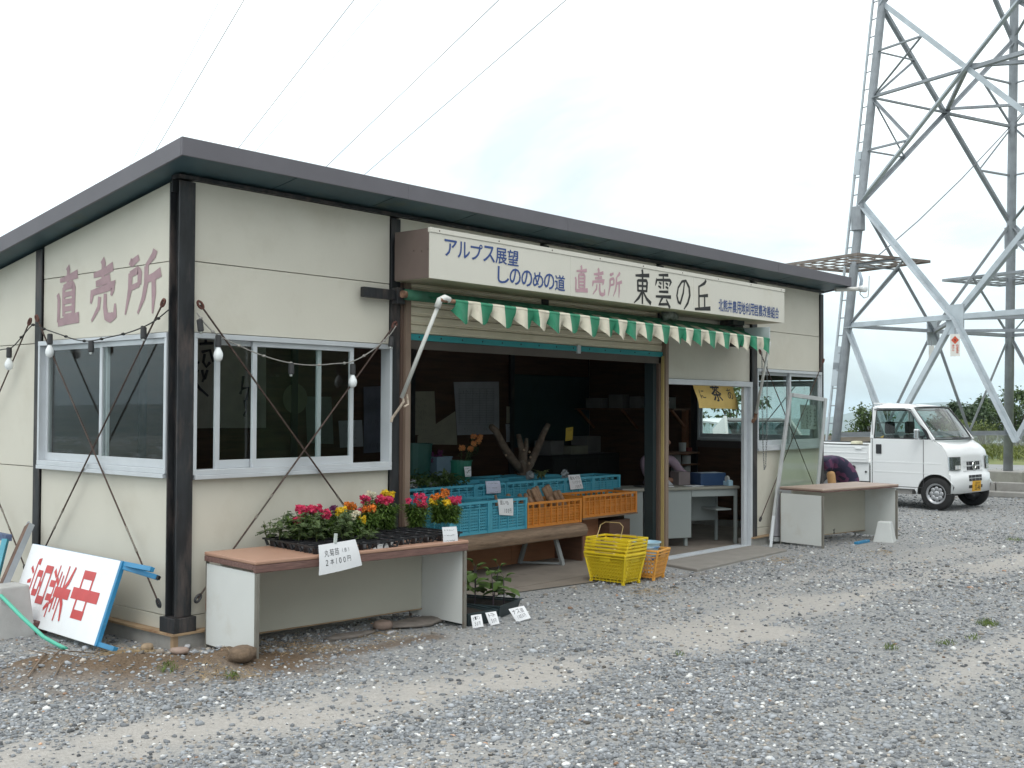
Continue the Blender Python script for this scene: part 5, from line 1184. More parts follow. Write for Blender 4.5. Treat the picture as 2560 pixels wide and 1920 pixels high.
for u, v, du, dv_, n in straw_pts:
    for k in range(n):
        p = gz(at(u+rnd.gauss(0, .5)*du, v+rnd.gauss(0, .6)*dv_, Z=.01)); a = rnd.uniform(0, 6.3); L_ = rnd.uniform(.03, .09)
        mb.tube([p+V((0,0,.006)), p+V((cos(a)*L_*.5, sin(a)*L_*.5, rnd.uniform(.008, .03))), p+V((cos(a)*L_, sin(a)*L_, rnd.uniform(.003, .02)))], .0012, 3)
tag(mb.build('dry_straw', mat('dry_straw', (0.36, 0.26, 0.14), rough=.9, var=.3, scale=9)), kind='stuff')
mb = MB()
for u, v, n, s_ in ((2470, 1562, 150, .09), (2365, 1610, 40, .07), (2225, 1622, 40, .06), (2430, 1598, 30, .06), (420, 1695, 50, .06), (580, 1700, 40, .05), (2535, 1352, 60, .12), (1700, 1640, 14, .04)):
    c = at(u, v, Z=0)
    for k in range(n):
        a = rnd.uniform(0, 6.3); q = rnd.random()**.5*s_; p = gz(c+V((cos(a)*q, sin(a)*q, 0))); d = V((rnd.uniform(-.6,.6), rnd.uniform(-.6,.6), 1)); mb.leaf(p, d, V((cos(a), sin(a), .1)), rnd.uniform(.025, .06), .006)
tag(mb.build('weeds', leaf_mat('weed_leaf', (0.11, 0.17, 0.035))), kind='stuff')

# ================================================================ AT THE GABLE END: sign board, channel, block, hose
board = thing('open_sign', 'white sign board with red characters lying on its side against the gable', 'sign', (-0.25, 1.1, 0))
bTL, bTR, bBR = V((-0.10, 1.80, 0.575)), at(301, 1402, X=-.165), at(234, 1614, Z=.045); bBL = bTL+(bBR-bTR)
bu = bTR-bTL; bw = bBL-bTL; bn = bu.cross(bw).normalized()
if bn.dot(CAM-bTL) < 0: bn = -bn
white_p = mat('white_paint', (0.80, 0.82, 0.84), rough=.45, var=.03, scale=4, col2=(0.60, 0.60, 0.58), c2scale=3.5, c2lo=.6, c2hi=.9); red_p = mat('red_paint', (0.50, 0.055, 0.055), rough=.5, var=.08, scale=10); blue_p = mat('blue_paint', (0.03, 0.22, 0.42), rough=.45, var=.12, scale=8, col2=(0.45, 0.55, 0.6), c2scale=14, c2lo=.66, c2hi=.72)
mb = MB(); mb.add([p+bn*0 for p in (bTL, bTR, bBR, bBL)]+[p-bn*.012 for p in (bTL, bTR, bBR, bBL)], [(0,1,2,3),(7,6,5,4),(0,4,5,1),(1,5,6,2),(2,6,7,3),(3,7,4,0)]); mb.build('panel', white_p, board, bevel=.003)
for key, a0, a1, b0, b1 in (('ei', .10, .345, .17, .78), ('gyou', .365, .60, .17, .88), ('naka', .63, .90, .17, .80)):
    mb = MB(); brush(mb, key, bTL+bu*a0+bw*b1, -bw*(b1-b0), bu*(a1-a0), bn*.0015); mb.build('character', red_p, board)
ub, wb = bu.normalized(), bw.normalized()
def bp_(a, b, d): return bTL+bu*a+bw*b-bn*d
for a, b in (((0, .02), (1.28, .02)), ((0, .97), (1.17, .97))):
    mb = MB(); mb.bar(bp_(*a, .03), bp_(*b, .03), .032, .032, bn); mb.build('frame_leg', blue_p, board, bevel=.002)
    mb = MB(); mb.bar(bp_(*a, .20) if False else bp_(a[0], a[1], .03)-bn*.001, bp_(a[0]+.02, a[1], .03), .02, .02, bn)
mb = MB(); mb.bar(bp_(1.005, .0, .018), bp_(1.005, 1.0, .018), .034, .03, bn); mb.build('frame_bar', blue_p, board, bevel=.002)
q0 = bp_(1.02, .06, .03); q1 = at(394, 1444, X=-.08); mb = MB(); mb.bar(q0, q1, .034, .034, bn); mb.build('frame_leg', blue_p, board, bevel=.002)
mb = MB(); mb.bar(q1, q1+(q1-q0).normalized()*.015, .026, .026, bn); mb.build('leg_plug', mat('ink_black', (0,0,0)), board)
rch = thing('steel_channel', 'rusty steel channel leaning against the gable at the left edge', 'steel profile', (-.3, 1.95, 0)); 
p, q = at(68, 1312, X=-.06), at(-14, 1500, X=-.42); d = (p-q).normalized()
q = q-d*.25; a = d.cross(V((1,0,0))).normalized(); b = a.cross(d)
mb = MB(); mb.bar(q, p, .085, .010, b); mb.build('web', rusty, rch)
for s_ in (-1, 1): mb = MB(); mb.bar(q+a*(.043*s_)+b*.02, p+a*(.043*s_)+b*.02, .008, .045, b); mb.build('flange', rusty if s_ > 0 else galv_d, rch)
mb = MB(); mb.tube([p+d*(.03*sin(k*.5))+a*(.02*cos(k*.5)) for k in range(13)], .004, 5); mb.build('ring', galv_d, rch)
bt = thing('blue_trestle', 'light blue steel trestle end at the left edge of the picture', 'trestle', (-.35, 2.2, 0)); mb = MB(); mb.bar(at(-40, 1332, X=-.2), at(22, 1345, X=-.2), .05, .05); mb.build('beam', mat('blue_grey_paint', (0.10, 0.14, 0.25), rough=.6, var=.3, scale=12), bt); mb = MB(); mb.bar(at(14, 1348, X=-.22), at(-16, 1470, X=-.34), .045, .03); mb.build('leg', mat('cyan_paint', (0.09, 0.33, 0.42), rough=.5, var=.2, scale=9), bt)
mb = MB(); c = at(12, 1592, Z=0); f = V((1,0,0)); c = V((c.x+.05, c.y+.02, 0))
mb.hexa([c+V((-.16,-.12,-.02)), c+V((.13,-.12,-.02)), c+V((.13,.15,-.02)), c+V((-.16,.15,-.02)), c+V((-.12,-.09,.36)), c+V((.09,-.09,.36)), c+V((.09,.12,.36)), c+V((-.12,.12,.36))]); tag(mb.build('concrete_block', mat('pale_concrete', (0.42, 0.42, 0.41), rough=.9, var=.1, scale=7, bump=.2), bevel=.012), 'tapered concrete block with the green hose across it, at the left edge', 'concrete block')
c = at(95, 1572, Z=.03); mb = MB(); mb.hexa([c+V(p) for p in ((-.1,-.05,-.05),(.1,-.05,-.05),(.1,.05,-.05),(-.1,.05,-.05),(-.1,-.05,.06),(.1,-.05,.06),(.1,.05,.06),(-.1,.05,.06))]); tag(mb.build('brick', mat('dark_brick', (0.13, 0.065, 0.06), rough=.9, var=.3, scale=22, bump=.4), bevel=.006), 'dark red brick propping up the white sign board', 'brick')
hose = [at(-30, 1462, X=-.62), at(0, 1487, X=-.62), at(55, 1543, X=-.60), at(108, 1592, X=-.57), at(140, 1610, Z=.03), at(160, 1620, Z=.02), at(166, 1622, Z=.01)]
mb = MB(); mb.tube(hose, .0135, 10); tag(mb.build('hose', mat('green_hose', (0.10, 0.50, 0.36), rough=.4, var=.06), smooth=True), 'light green hose running down to the soil at the left edge', 'hose')

# ================================================================ BASKETS
def lattice(mb, P, nu, nv, r, diag=True):
    "openwork wall on the quad P (bl, br, tr, tl)"
    bl, br, tr, tl = [V(p) for p in P]; f = lambda a, b: bl.lerp(br, a).lerp(tl.lerp(tr, a), b)
    n = (br-bl).cross(tl-bl).normalized()
    for j in range(nv+1): mb.bar(f(0, j/nv), f(1, j/nv), r*1.5, r*1.2, n)
    for i in range(nu):
        for j in range(nv):
            a0, a1, b0, b1 = i/nu, (i+1)/nu, j/nv, (j+1)/nv
            if diag: mb.bar(f(a0, b0), f(a1, b1), r, r, n); mb.bar(f(a1, b0), f(a0, b1), r, r, n)
            else: mb.bar(f(a0, b0), f(a0, b1), r, r, n)
def basket(label, c, rz, bw_, bl_, tw, tl_, H, m_, group=None, lat=True, handle=None, handle_m=None, cells=(13, 5, 8)):
    t = thing('shopping_basket', label, 'basket', c, rz, group)
    B = [V((-bw_/2, -bl_/2, 0)), V((bw_/2, -bl_/2, 0)), V((bw_/2, bl_/2, 0)), V((-bw_/2, bl_/2, 0))]; T = [V((-tw/2, -tl_/2, H)), V((tw/2, -tl_/2, H)), V((tw/2, tl_/2, H)), V((-tw/2, tl_/2, H))]
    mb = MB()
    for k in range(4):
        a, b = T[k], T[(k+1) % 4]; mb.bar(a, b, .022, .018); mb.bar(a-V((0,0,.03)), b-V((0,0,.03)), .010, .012)
        mb.bar(B[k]+V((0,0,.008)), T[k], .016, .016)
    mb.build('rim', m_, t, local=True, bevel=.003)
    if lat:
        for k in range(4):
            a, b, c2, d = B[k], B[(k+1) % 4], T[(k+1) % 4], T[k]; mb = MB(); n = cells[0] if (b-a).length > .3 else cells[2]
            lo = lambda p, q: p.lerp(q, .14); mb2 = [lo(a, d), lo(b, c2), b.lerp(c2, .78), a.lerp(d, .78)]
            lattice(mb, mb2, n, cells[1]*2 if False else cells[1], .0042)
            mb.hexa([a, b, b+V((0,0,.002)), a+V((0,0,.002)), lo(a, d), lo(b, c2), lo(b, c2)+V((0,0,.002)), lo(a, d)+V((0,0,.002))]) if False else None
            for s_ in range(9): mb.bar(a.lerp(b, (s_+.5)/9), lo(a, d).lerp(lo(b, c2), (s_+.5)/9), .006, .004)
            m0 = a.lerp(b, .5).lerp(d.lerp(c2, .5), .83); uu = (b-a).normalized(); nn = (b-a).cross(d-a).normalized(); mb.bar(m0-uu*.06, m0+uu*.06, .006, .05, nn.cross(uu)) 
            tag(mb.build('lattice_wall', m_, t, local=True), kind=None)
        mb = MB()
        for k in range(7): mb.bar(B[0].lerp(B[1], k/6)+V((0,0,.01)), B[3].lerp(B[2], k/6)+V((0,0,.01)), .008, .006)
        for k in range(9): mb.bar(B[0].lerp(B[3], k/8)+V((0,0,.012)), B[1].lerp(B[2], k/8)+V((0,0,.012)), .008, .006)
        for p in B: mb.box((p.x-.012 if p.x < 0 else p.x-.012, p.y-.012, -.018), (p.x+.012, p.y+.012, .01))
        mb.build('floor_grid', m_, t, local=True)
    for hx, up in (handle or []):
        mb = MB(); y0 = tl_*.28
        if up: mb.tube([(hx, -y0, H), (hx*.6, -y0*.95, H+.12), (hx*.5, -y0*.6, H+.15), (hx*.5, y0*.6, H+.15), (hx*.6, y0*.95, H+.12), (hx, y0, H)], .0045, 6)
        else: mb.tube([(hx, -y0, H+.006), (hx*1.12, -y0*.8, H+.012), (hx*1.12, y0*.8, H+.012), (hx, y0, H+.006)], .0045, 6)
        mb.build('handle', handle_m or m_, t, local=True)
    return t
yel = mat('yellow_plastic', (0.70, 0.52, 0.02), rough=.4, var=.06, scale=12); org_y = mat('apricot_plastic', (0.74, 0.36, 0.07), rough=.4, var=.06, scale=12); wire_hm = mat('handle_wire', (0.45, 0.34, 0.16), rough=.4, metal=.3)
bc = V((4.32+.125, -.62+.19, .018))
SB = [('lowest basket of the yellow stack, its woven side in full view', 0), ('second lowest yellow basket in the stack', .042), ('third yellow basket up in the stack', .074), ('fourth yellow basket up in the stack', .106), ('topmost yellow basket with its wire handle raised', .138)]
proto = None
for i, (lb, dz) in enumerate(SB):
    hd = [(.15, False), (-.15, False)] if i < 4 else [(.15, False), (-.15, True)]
    if i in (0, 4): 
        b = basket(lb, bc+V((.004*i, -.003*i, dz)), radians(.8*i), .25, .37, .33, .47, .262, yel, 'stacked yellow shopping baskets', handle=hd, handle_m=wire_hm); proto = b if i == 0 else proto
    else:
        b = copy_tree(proto); b.location = bc+V((.004*i, -.003*i, dz)); b.rotation_euler.z = radians(.8*i); b['label'] = lb
oc = at(1628, 1452, Z=0)+V((.10, .13, .02))
basket('apricot coloured basket beside the yellow stack, holding basins', oc, radians(12), .24, .26, .31, .37, .265, org_y, cells=(11, 4, 9))
def basin(label, c, r0, r1, h, m_):
    mb = MB(); mb.lathe([(r0*.2, 0), (r0, 0), (r1, h), (r1+.012, h), (r1+.012, h+.006), (r1-.004, h+.006), (r0-.004, .006), (0, .006)], 24, c); return tag(mb.build('wash_basin', m_, smooth=False), label, 'basin')
basin('pale blue basin in the apricot basket, topmost', oc+V((-.01, -.01, .20)), .10, .135, .13, mat('pale_blue_plastic', (0.40, 0.60, 0.72), rough=.4, var=.05)); basin('white and blue basin below the pale blue one', oc+V((-.01, 0, .165)), .10, .132, .12, mat('basin_white', (0.50, 0.62, 0.74), rough=.4, col2=(0.05, 0.18, 0.45), c2scale=5, c2lo=.5, c2hi=.52))
# ================================================================ INSIDE THE SHED
plank_m = mat('log_plank', (0.24, 0.165, 0.11), rough=.8, var=.25, scale=5, stretch=(1, 7, 7), bump=.3, bscale=20, col2=(0.11, 0.07, 0.045), c2scale=6, c2lo=.55, c2hi=.75)
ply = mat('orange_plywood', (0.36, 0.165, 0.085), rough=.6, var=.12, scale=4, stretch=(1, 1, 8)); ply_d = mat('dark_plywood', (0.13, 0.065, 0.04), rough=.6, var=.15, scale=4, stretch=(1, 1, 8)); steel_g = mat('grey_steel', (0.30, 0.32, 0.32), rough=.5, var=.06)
bench = thing('log_bench', 'rough log plank bench carrying the front row of crates', 'bench', (4, .9, 0))
mb = MB(); BT = .435
mb.prism([(.52, .30), (.50, .36), (.53, .42), (.60, BT), (1.02, BT), (1.02, .33), (.66, .315), (.58, .29)], (2.75, 0, 0), (0,1,0), (0,0,1), (2.52, .0, 0)); o_ = mb.build('plank', plank_m, bench, bevel=.012)
for k in range(3):
    mb = MB(); x0 = 2.6+1.02*k; mb.box((x0+.003, 1.03, .012), (x0+1.017, 1.05, .30)); mb.build('base_board', ply, bench)
for x in (3.35, 4.86):
    for p, q in (((x, .62, .30), (x+.10, .60, .014)), ((x-.02, .98, .30), (x-.12, 1.0, .014))): mb = MB(); mb.bar(p, q, .03, .045, (1,0,0)); mb.build('leg', steel_g, bench)
    mb = MB(); mb.bar((x+.10, .60, .03), (x-.12, 1.0, .03), .015, .02); mb.build('stretcher', steel_g, bench)
tier = thing('rear_tier', 'dark plank tier behind the log bench under the rear crates', 'bench', (4.6, 1.4, 0))
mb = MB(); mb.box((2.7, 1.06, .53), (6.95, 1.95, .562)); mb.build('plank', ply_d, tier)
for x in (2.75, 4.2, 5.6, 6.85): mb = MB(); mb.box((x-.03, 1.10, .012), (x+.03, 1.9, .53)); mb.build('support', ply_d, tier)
stand = thing('crate_stand', 'brown board stand under the right hand orange crate', 'stand', (5.7, .8, 0))
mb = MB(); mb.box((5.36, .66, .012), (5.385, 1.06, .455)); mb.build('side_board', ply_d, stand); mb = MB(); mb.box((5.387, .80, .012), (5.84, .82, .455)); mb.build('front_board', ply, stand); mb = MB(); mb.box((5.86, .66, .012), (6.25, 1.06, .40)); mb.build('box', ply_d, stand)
mb = MB(); mb.box((5.30, .60, .456), (6.32, 1.08, .472)); mb.build('top', plank_m, stand)

blue_c = mat('blue_crate', (0.085, 0.38, 0.50), rough=.45, var=.07, scale=9); orange_c = mat('orange_crate', (0.64, 0.24, 0.04), rough=.45, var=.08, scale=9); dkhole = mat('crate_slot', (0.012, 0.05, 0.07), rough=.7)
CM = {}
def crate_parts(kind, L_, W_, H, m_):
    "mesh data of the parts of a crate, shared by all crates of a size"
    key = (kind, L_, W_, H)
    if key in CM: return CM[key]
    parts = []
    def done(nm, mb, mm): 
        o = mb.build(nm, mm); parts.append((nm, o.data)); bpy.data.objects.remove(o)
    quad = [((0,0),(L_,0)), ((L_,0),(L_,W_)), ((L_,W_),(0,W_)), ((0,W_),(0,0))]
    mb = MB()
    for (a, b), (c, d) in quad:
        p, q = V((a, b, 0)), V((c, d, 0)); mb.bar(p+V((0,0,H-.012)), q+V((0,0,H-.012)), .020, .024); mb.bar(p+V((0,0,H-.065)), q+V((0,0,H-.065)), .012, .008); mb.bar(p+V((0,0,.012)), q+V((0,0,.012)), .014, .024); mb.bar(p+V((0,0,H*.45)), q+V((0,0,H*.45)), .010, .007)
        mb.bar(p, p+V((0,0,H)), .030, .030)
    done('frame', mb, m_)
    for (a, b), (c, d) in quad:
        p, q = V((a, b, 0)), V((c, d, 0)); L2 = (q-p).length; u = (q-p)/L2; mb = MB(); z = V((0,0,1))
        if kind == 'rib':
            n = max(3, round(L2/.1))
            for k in range(n+1): mb.bar(p+u*(L2*k/n)+z*.015, p+u*(L2*k/n)+z*(H-.02), .014, .022, u.cross(z))
        else:
            for k in range(5): mb.bar(p+u*(L2*k/4)+z*.02, p+u*(L2*k/4)+z*(H-.02), .012, .016, u.cross(z))
        n = max(6, round(L2/.026)); nv = max(4, round((H-.09)/.026)); w = V((-u.y, u.x, 0))*.004
        lattice(mb, [p+w+z*.025, q+w+z*.025, q+w+z*(H-.07), p+w+z*(H-.07)], n, nv, .0058)
        for s_ in ((.22, .34), (.40, .60), (.66, .78)) if kind != 'rib' else (): mb.bar(p+u*(L2*s_[0])+z*(H-.04)-w*1.2, p+u*(L2*s_[1])+z*(H-.04)-w*1.2, .008, .012, u.cross(z))
        done('lattice_wall', mb, m_)
    mb = MB(); mb.box((.01, .01, .004), (L_-.01, W_-.01, .012)); done('floor', mb, m_)
    CM[key] = parts
    return parts
def crate(kind, label, x, y, z, rz, L_, W_, H, m_, group):
    t = thing('crate', label, 'crate', (x, y, z), rz, group)
    for nm, me in crate_parts(kind, L_, W_, H, m_):
        o = bpy.data.objects.new(nm, me); COL.objects.link(o); o.parent = t
    return t
GB = 'blue harvest crates on the bench and tier'; GO = 'orange root crates on the bench'
crate('net', 'blue crate in the front row hidden mostly by the flowers', 3.27, .60, BT+.002, 0, .53, .40, .31, blue_c, GB)
crate('net', 'blue crate in the front row next to the orange crate, with a white card', 3.825, .60, BT+.002, 0, .53, .40, .31, blue_c, GB)
crate('rib', 'orange crate full of brown yams, left of the empty orange one', 4.375, .60, BT+.002, 0, .87, .40, .255, orange_c, GO)
crate('rib', 'empty orange crate at the right end of the bench', 5.32, .615, .474, 0, .97, .40, .235, orange_c, GO)
rowb = [(3.19, 'rear row blue crate heaped with bagged greens, leftmost in view'), (3.665, 'rear row blue crate left of the one with the pale card'), (4.14, 'rear row blue crate carrying the pale lilac card'), (4.605, 'rear row blue crate below the pruned branches'), (5.085, 'rear row blue crate just right of the pruned branches'), (5.60, 'rear row blue crate with the white price card'), (6.12, 'rear row blue crate at the right end of the tier')]
for i, (x, lb) in enumerate(rowb): crate('net', lb, x, 1.08, .564, 0, .455 if i < 4 else .50, .36, .30, blue_c, GB)
for x, lb in ((4.9, 'blue crate in the third row behind the pruned branches'), (4.35, 'blue crate in the third row behind the green bucket'), (5.5, 'blue crate in the third row behind the white price card')): crate('net', lb, x, 1.50, .564, 0, .50, .36, .31, blue_c, GB)
# roots
yam_m = mat('yam_skin', (0.30, 0.185, 0.115), rough=.85, var=.2, scale=22, bump=.4, bscale=40)
r = random.Random(5)
for k in range(22):
    x = 4.42+.75*k/22+r.uniform(-.02, .02); y = .66+r.uniform(0, .26); zt = .70+r.uniform(.02, .13)*(1 if k > 1 else .6); d = V((-.38+r.uniform(-.1, .1), .1, .8)).normalized()
    tip = V((x-.03, y+.02, zt)); b = tip-d*.36; b.z = max(b.z, .46); R_ = r.uniform(.02, .027); mb = MB()
    mb.tube([b, b.lerp(tip, .35), b.lerp(tip, .7)+V((.004, 0, 0)), tip-d*.012, tip], [R_*.8, R_, R_*1.02, R_*.95, R_*.5], 10)
    tag(mb.build('yam', yam_m, smooth=True), 'long brown yam standing in the first orange crate', 'yam', 'yams in the orange crate')
mb = MB(); tip = V((4.15, .82, .77)); mb.tube([V((4.2, .8, .50)), V((4.17, .81, .66)), tip], [.018, .02, .012], 10); tag(mb.build('yam', yam_m, smooth=True), 'single short yam poking out of the blue crate with the white card', 'yam')
# bagged greens
def greens(label, c, n, s_, seed, m_):
    r = random.Random(seed); t = thing('leafy_greens', label, 'vegetables', c); mb = MB()
    for k in range(n):
        p = c+V((r.gauss(0, s_), r.gauss(0, s_*.6), abs(r.gauss(0, s_*.35)))); d = V((r.uniform(-1, 1), r.uniform(-.6, .6), r.uniform(-.1, .7))); mb.leaf(p, d, V((r.uniform(-.5,.5), r.uniform(-.5,.5), 1)), r.uniform(.06, .14), r.uniform(.02, .045))
    mb.build('leaves', m_, t)
    return t
gv = leaf_mat('veg_green', (0.07, 0.12, 0.035)); gpale = leaf_mat('veg_pale', (0.22, 0.26, 0.12))
greens('heap of dark bagged greens on the leftmost rear crate', V((3.40, 1.24, .86)), 240, .13, 1, gv); greens('long leafy stems lying across the rear crates toward the green bucket', V((3.85, 1.25, .85)), 200, .13, 2, gv)
greens('bunch of pale upright stalks in the rear crate by the price card', V((5.45, 1.3, .88)), 30, .025, 3, gpale)
plastic = mat('clear_bag', (0.55, 0.57, 0.58), rough=.25, var=.3, scale=14, trans=.6)
def bag(label, c, s_, seed):
    r = random.Random(seed); mb = MB(); mb.ball((0,0,0), s_, 10, 7, (1, .7, .8)); mb.v = [(c.x+x+r.uniform(-.2,.2)*s_, c.y+y+r.uniform(-.2,.2)*s_, c.z+z+r.uniform(-.2,.2)*s_) for x, y, z in mb.v]; return tag(mb.build('plastic_bag', plastic), label, 'bag')
bag('clear bag of produce at the front left of the greens', V((3.32, 1.15, .89)), .06, 1); bag('clear bag of produce in the middle of the greens', V((3.6, 1.15, .885)), .05, 2); bag('clear bag left of the upright stalks', V((5.2, 1.25, .90)), .06, 3); bag('clear bag with a stick beside the white price card', V((5.78, 1.22, .90)), .055, 4)
# pruned branches
br = thing('pruned_branches', 'stout forked tree branch standing upright among the crates', 'branch', (5.1, 1.72, .6)); Bk = mat('lichen_bark', (0.13, 0.095, 0.07), rough=.95, var=.35, scale=14, bump=.7, bscale=25, col2=(0.22, 0.19, 0.15), c2scale=9)
def limb(px, rr): mb = MB(); mb.tube([at(u, v, Y=y) for u, v, y in px], rr, 12); mb.build('limb', Bk, br, smooth=True)
limb([(1304, 1210, 1.72), (1305, 1180, 1.72), (1306, 1150, 1.72), (1308, 1128, 1.72)], [.062, .060, .058, .05]); limb([(1303, 1178, 1.72), (1278, 1145, 1.70), (1255, 1110, 1.66), (1240, 1078, 1.62), (1228, 1066, 1.6)], [.05, .048, .044, .040, .033]); limb([(1306, 1190, 1.72), (1326, 1160, 1.70), (1344, 1120, 1.66), (1358, 1085, 1.64), (1371, 1060, 1.62)], [.05, .046, .042, .036, .03]); limb([(1308, 1150, 1.72), (1302, 1115, 1.74), (1296, 1085, 1.76)], [.045, .036, .026]); limb([(1308, 1150, 1.72), (1315, 1120, 1.72), (1316, 1095, 1.72)], [.04, .03, .02])
mb = MB()
for u, v in ((1310, 1125), (1324, 1130), (1326, 1143), (1323, 1158), (1265, 1138), (1322, 1180)): mb.ball(at(u, v, Y=1.64), .014, 6, 4)
mb.build('cut_marks', mat('fresh_wood', (0.42, 0.30, 0.21), rough=.8, var=.2), br)
# buckets and flowers behind
def bucket(label, c, r0, r1, h, m_, sq=False):
    t = thing('bucket', label, 'bucket', c); mb = MB(); mb.lathe([(r0, 0), (r1, h), (r1+.008, h), (r1+.008, h+.012), (r1-.004, h+.012), (r0-.006, .01), (0, .01)], 4 if sq else 20, c); mb.build('body', m_, t, smooth=False); return t
bucket('dark green bucket of peach roses', at(1150, 1205, Y=1.62)-V((0,0,.05)), .095, .125, .27, mat('green_plastic', (0.02, 0.17, 0.11), rough=.4))
bucket('grey-blue square bin of purple flowers', at(1092, 1205, Y=1.75)-V((0,0,.04)), .13, .16, .30, mat('bluegrey_plastic', (0.14, 0.21, 0.27), rough=.5), True)
bucket('dark green round bin at the left edge of the opening', at(1032, 1200, Y=1.85)-V((0,0,.05)), .17, .2, .42, mat('dark_green_plastic', (0.012, 0.08, 0.065), rough=.5))
def bouquet(label, tips, Y, col, m_leaf, seed, base):
    r = random.Random(seed); t = thing('cut_flowers', label, 'cut flowers', base); st = MB(); lf = MB(); heads = []
    for u, v in tips:
        p = at(u, v, Y=Y+r.uniform(-.05, .05)); st.tube([base, base.lerp(p, .5)+V((0,0,.03)), p], .003, 4); heads.append(p)
        for k in range(16): q = base.lerp(p, r.uniform(.35, .95)); lf.leaf(q, V((r.uniform(-1,1), r.uniform(-1,1), r.uniform(-.2,.6))), V((0,0,1)), r.uniform(.04, .08), r.uniform(.02, .04))
    st.build('stem', stem_m, t); lf.build('foliage', m_leaf, t)
    for p in heads: blossoms(t, p, col, .02, r)
bouquet('peach roses standing in the dark green bucket', [(1155, 1118), (1185, 1108), (1176, 1120), (1200, 1092), (1196, 1103), (1184, 1090)], 1.62, 'peach', leaf_mat('rose_leaf', (0.035, 0.06, 0.025)), 4, at(1152, 1190, Y=1.62)); bouquet('dark purple flowers standing in the grey-blue bin', [(1078, 1135), (1090, 1142), (1100, 1132), (1084, 1150), (1104, 1145)], 1.75, 'purple', gv, 5, at(1092, 1185, Y=1.75))
# cards on the crates
sheet('price_card', 'white card on the front blue crate beside the yams', 'price card', [at(u, v, Y=.585) for u, v in ((1244, 1248), (1282, 1246), (1283, 1289), (1248, 1287))], paper, .006, lines=(('里いも', .1, .7, .1, .35), ('100円', .3, .85, .6, .85)), seed=11)
sheet('price_card', 'pale lilac card on the rear blue crate', 'price card', [at(u, v, Y=1.06) for u, v in ((1213, 1203), (1249, 1202), (1252, 1232), (1216, 1234))], mat('lilac_paper', (0.62, 0.64, 0.78), rough=.8), .012, scribble=3, seed=12)
sheet('price_card', 'white card on the rear crate above the empty orange one', 'price card', [at(u, v, Y=1.06) for u, v in ((1420, 1188), (1449, 1186), (1458, 1221), (1426, 1224))], paper, .004, lines=(('塩丸イカ', .08, .9, .1, .32), ('1パック', .2, .9, .42, .62), ('100円', .35, .9, .72, .92)), seed=13)
sheet('price_card', 'white card on the dark green bucket of roses', 'price card', [at(u, v, Y=1.46) for u, v in ((1160, 1167), (1177, 1166), (1178, 1191), (1163, 1192))], paper, .004, scribble=3, seed=14)
sheet('hanging_card', 'small yellow and red card hanging in the opening', 'price card', [at(u, v, Y=1.9) for u, v in ((1415, 1070), (1433, 1067), (1431, 1100), (1413, 1103))], mat('yellow_card', (0.62, 0.44, 0.06), rough=.7, col2=(0.55, 0.06, 0.03), c2scale=.9, c2lo=.55, c2hi=.56), .003, scribble=2, seed=15)
# papers on the rear wall
YB = LY-.125
chart = mat('chart_paper', (0.40, 0.41, 0.44), rough=.8); oldp = mat('old_paper', (0.38, 0.36, 0.28), rough=.8)
def wallp(label, px, m_, n, seed, cat='poster', nm='poster'): return sheet(nm, label, cat, [at(u, v, Y=YB) for u, v in px], m_, .004, scribble=n, seed=seed)
ct = wallp('large white chart ruled in fine lines on the rear wall', ((1134, 955), (1247, 954), (1248, 1085), (1143, 1088)), chart, 2, 21)
mb = MB()
for k in range(16): a, b = at(1145, 972+6.0*k, Y=YB-.012), at(1236, 972+6.0*k, Y=YB-.012); mb.bar(a, b, .002, .003)
for k in range(6): u = 1148+17*k; mb.bar(at(u, 972, Y=YB-.012), at(u, 1060, Y=YB-.012), .003, .002)
tag(mb.build('ruling', mat('ruling_grey', (0.16, 0.17, 0.19), rough=.8), ct), kind='stuff')
wallp('yellowed sheet partly hidden by the brown jamb', ((1010, 979), (1086, 978), (1090, 1088), (1012, 1087)), oldp, 6, 22); wallp('yellowed sheet below and left of the large chart', ((1044, 1090), (1138, 1028), (1143, 1112), (1043, 1110)), oldp, 3, 23)
wallp('beige notice on the dark board right of the chart', ((1266, 1016), (1303, 1016), (1303, 1058), (1266, 1058)), oldp, 2, 24); wallp('framed sheet of four small photographs', ((1264, 1060), (1302, 1059), (1300, 1105), (1266, 1105)), chart, 3, 25)
wallp('tall calendar sheet seen through the left front window', ((909, 967), (958, 965), (956, 1130), (909, 1133)), mat('calendar_blue', (0.16, 0.17, 0.22), rough=.7, var=.4, scale=2.5), 3, 26); wallp('small white notice seen through the left front window', ((846, 1052), (905, 1050), (908, 1116), (850, 1119)), chart, 4, 27); wallp('pale green poster seen through the left front window', ((763, 991), (828, 992), (834, 1110), (768, 1108)), mat('green_poster', (0.20, 0.23, 0.20), rough=.7), 3, 28)
def scroll(label, px, seed, marks):
    t = sheet('calligraphy_sheet', label, 'calligraphy', [at(u, v, Y=YB) for u, v in px], mat('scroll_paper', (0.42, 0.40, 0.35), rough=.8), .002)
    mb = MB()
    for st in marks: mb.tube([at(u, v, Y=YB-.012) for u, v in st], [.006+.012*abs(sin(1.3*k+seed)) for k in range(len(st))], 5)
    mb.build('brush_mark', pen, t)
scroll('calligraphy sheet just right of the corner post in the window', ((474, 838), (538, 845), (536, 1070), (470, 1071)), 1, [((500, 860), (532, 858)), ((515, 835), (514, 858)), ((505, 880), (525, 875), (533, 905)), ((512, 885), (508, 905), (516, 918), (524, 906)), ((480, 907), (497, 906)), ((505, 925), (510, 945), (506, 955)), ((518, 925), (512, 948)), ((478, 945), (495, 925)), ((480, 946), (500, 972), (520, 990))])
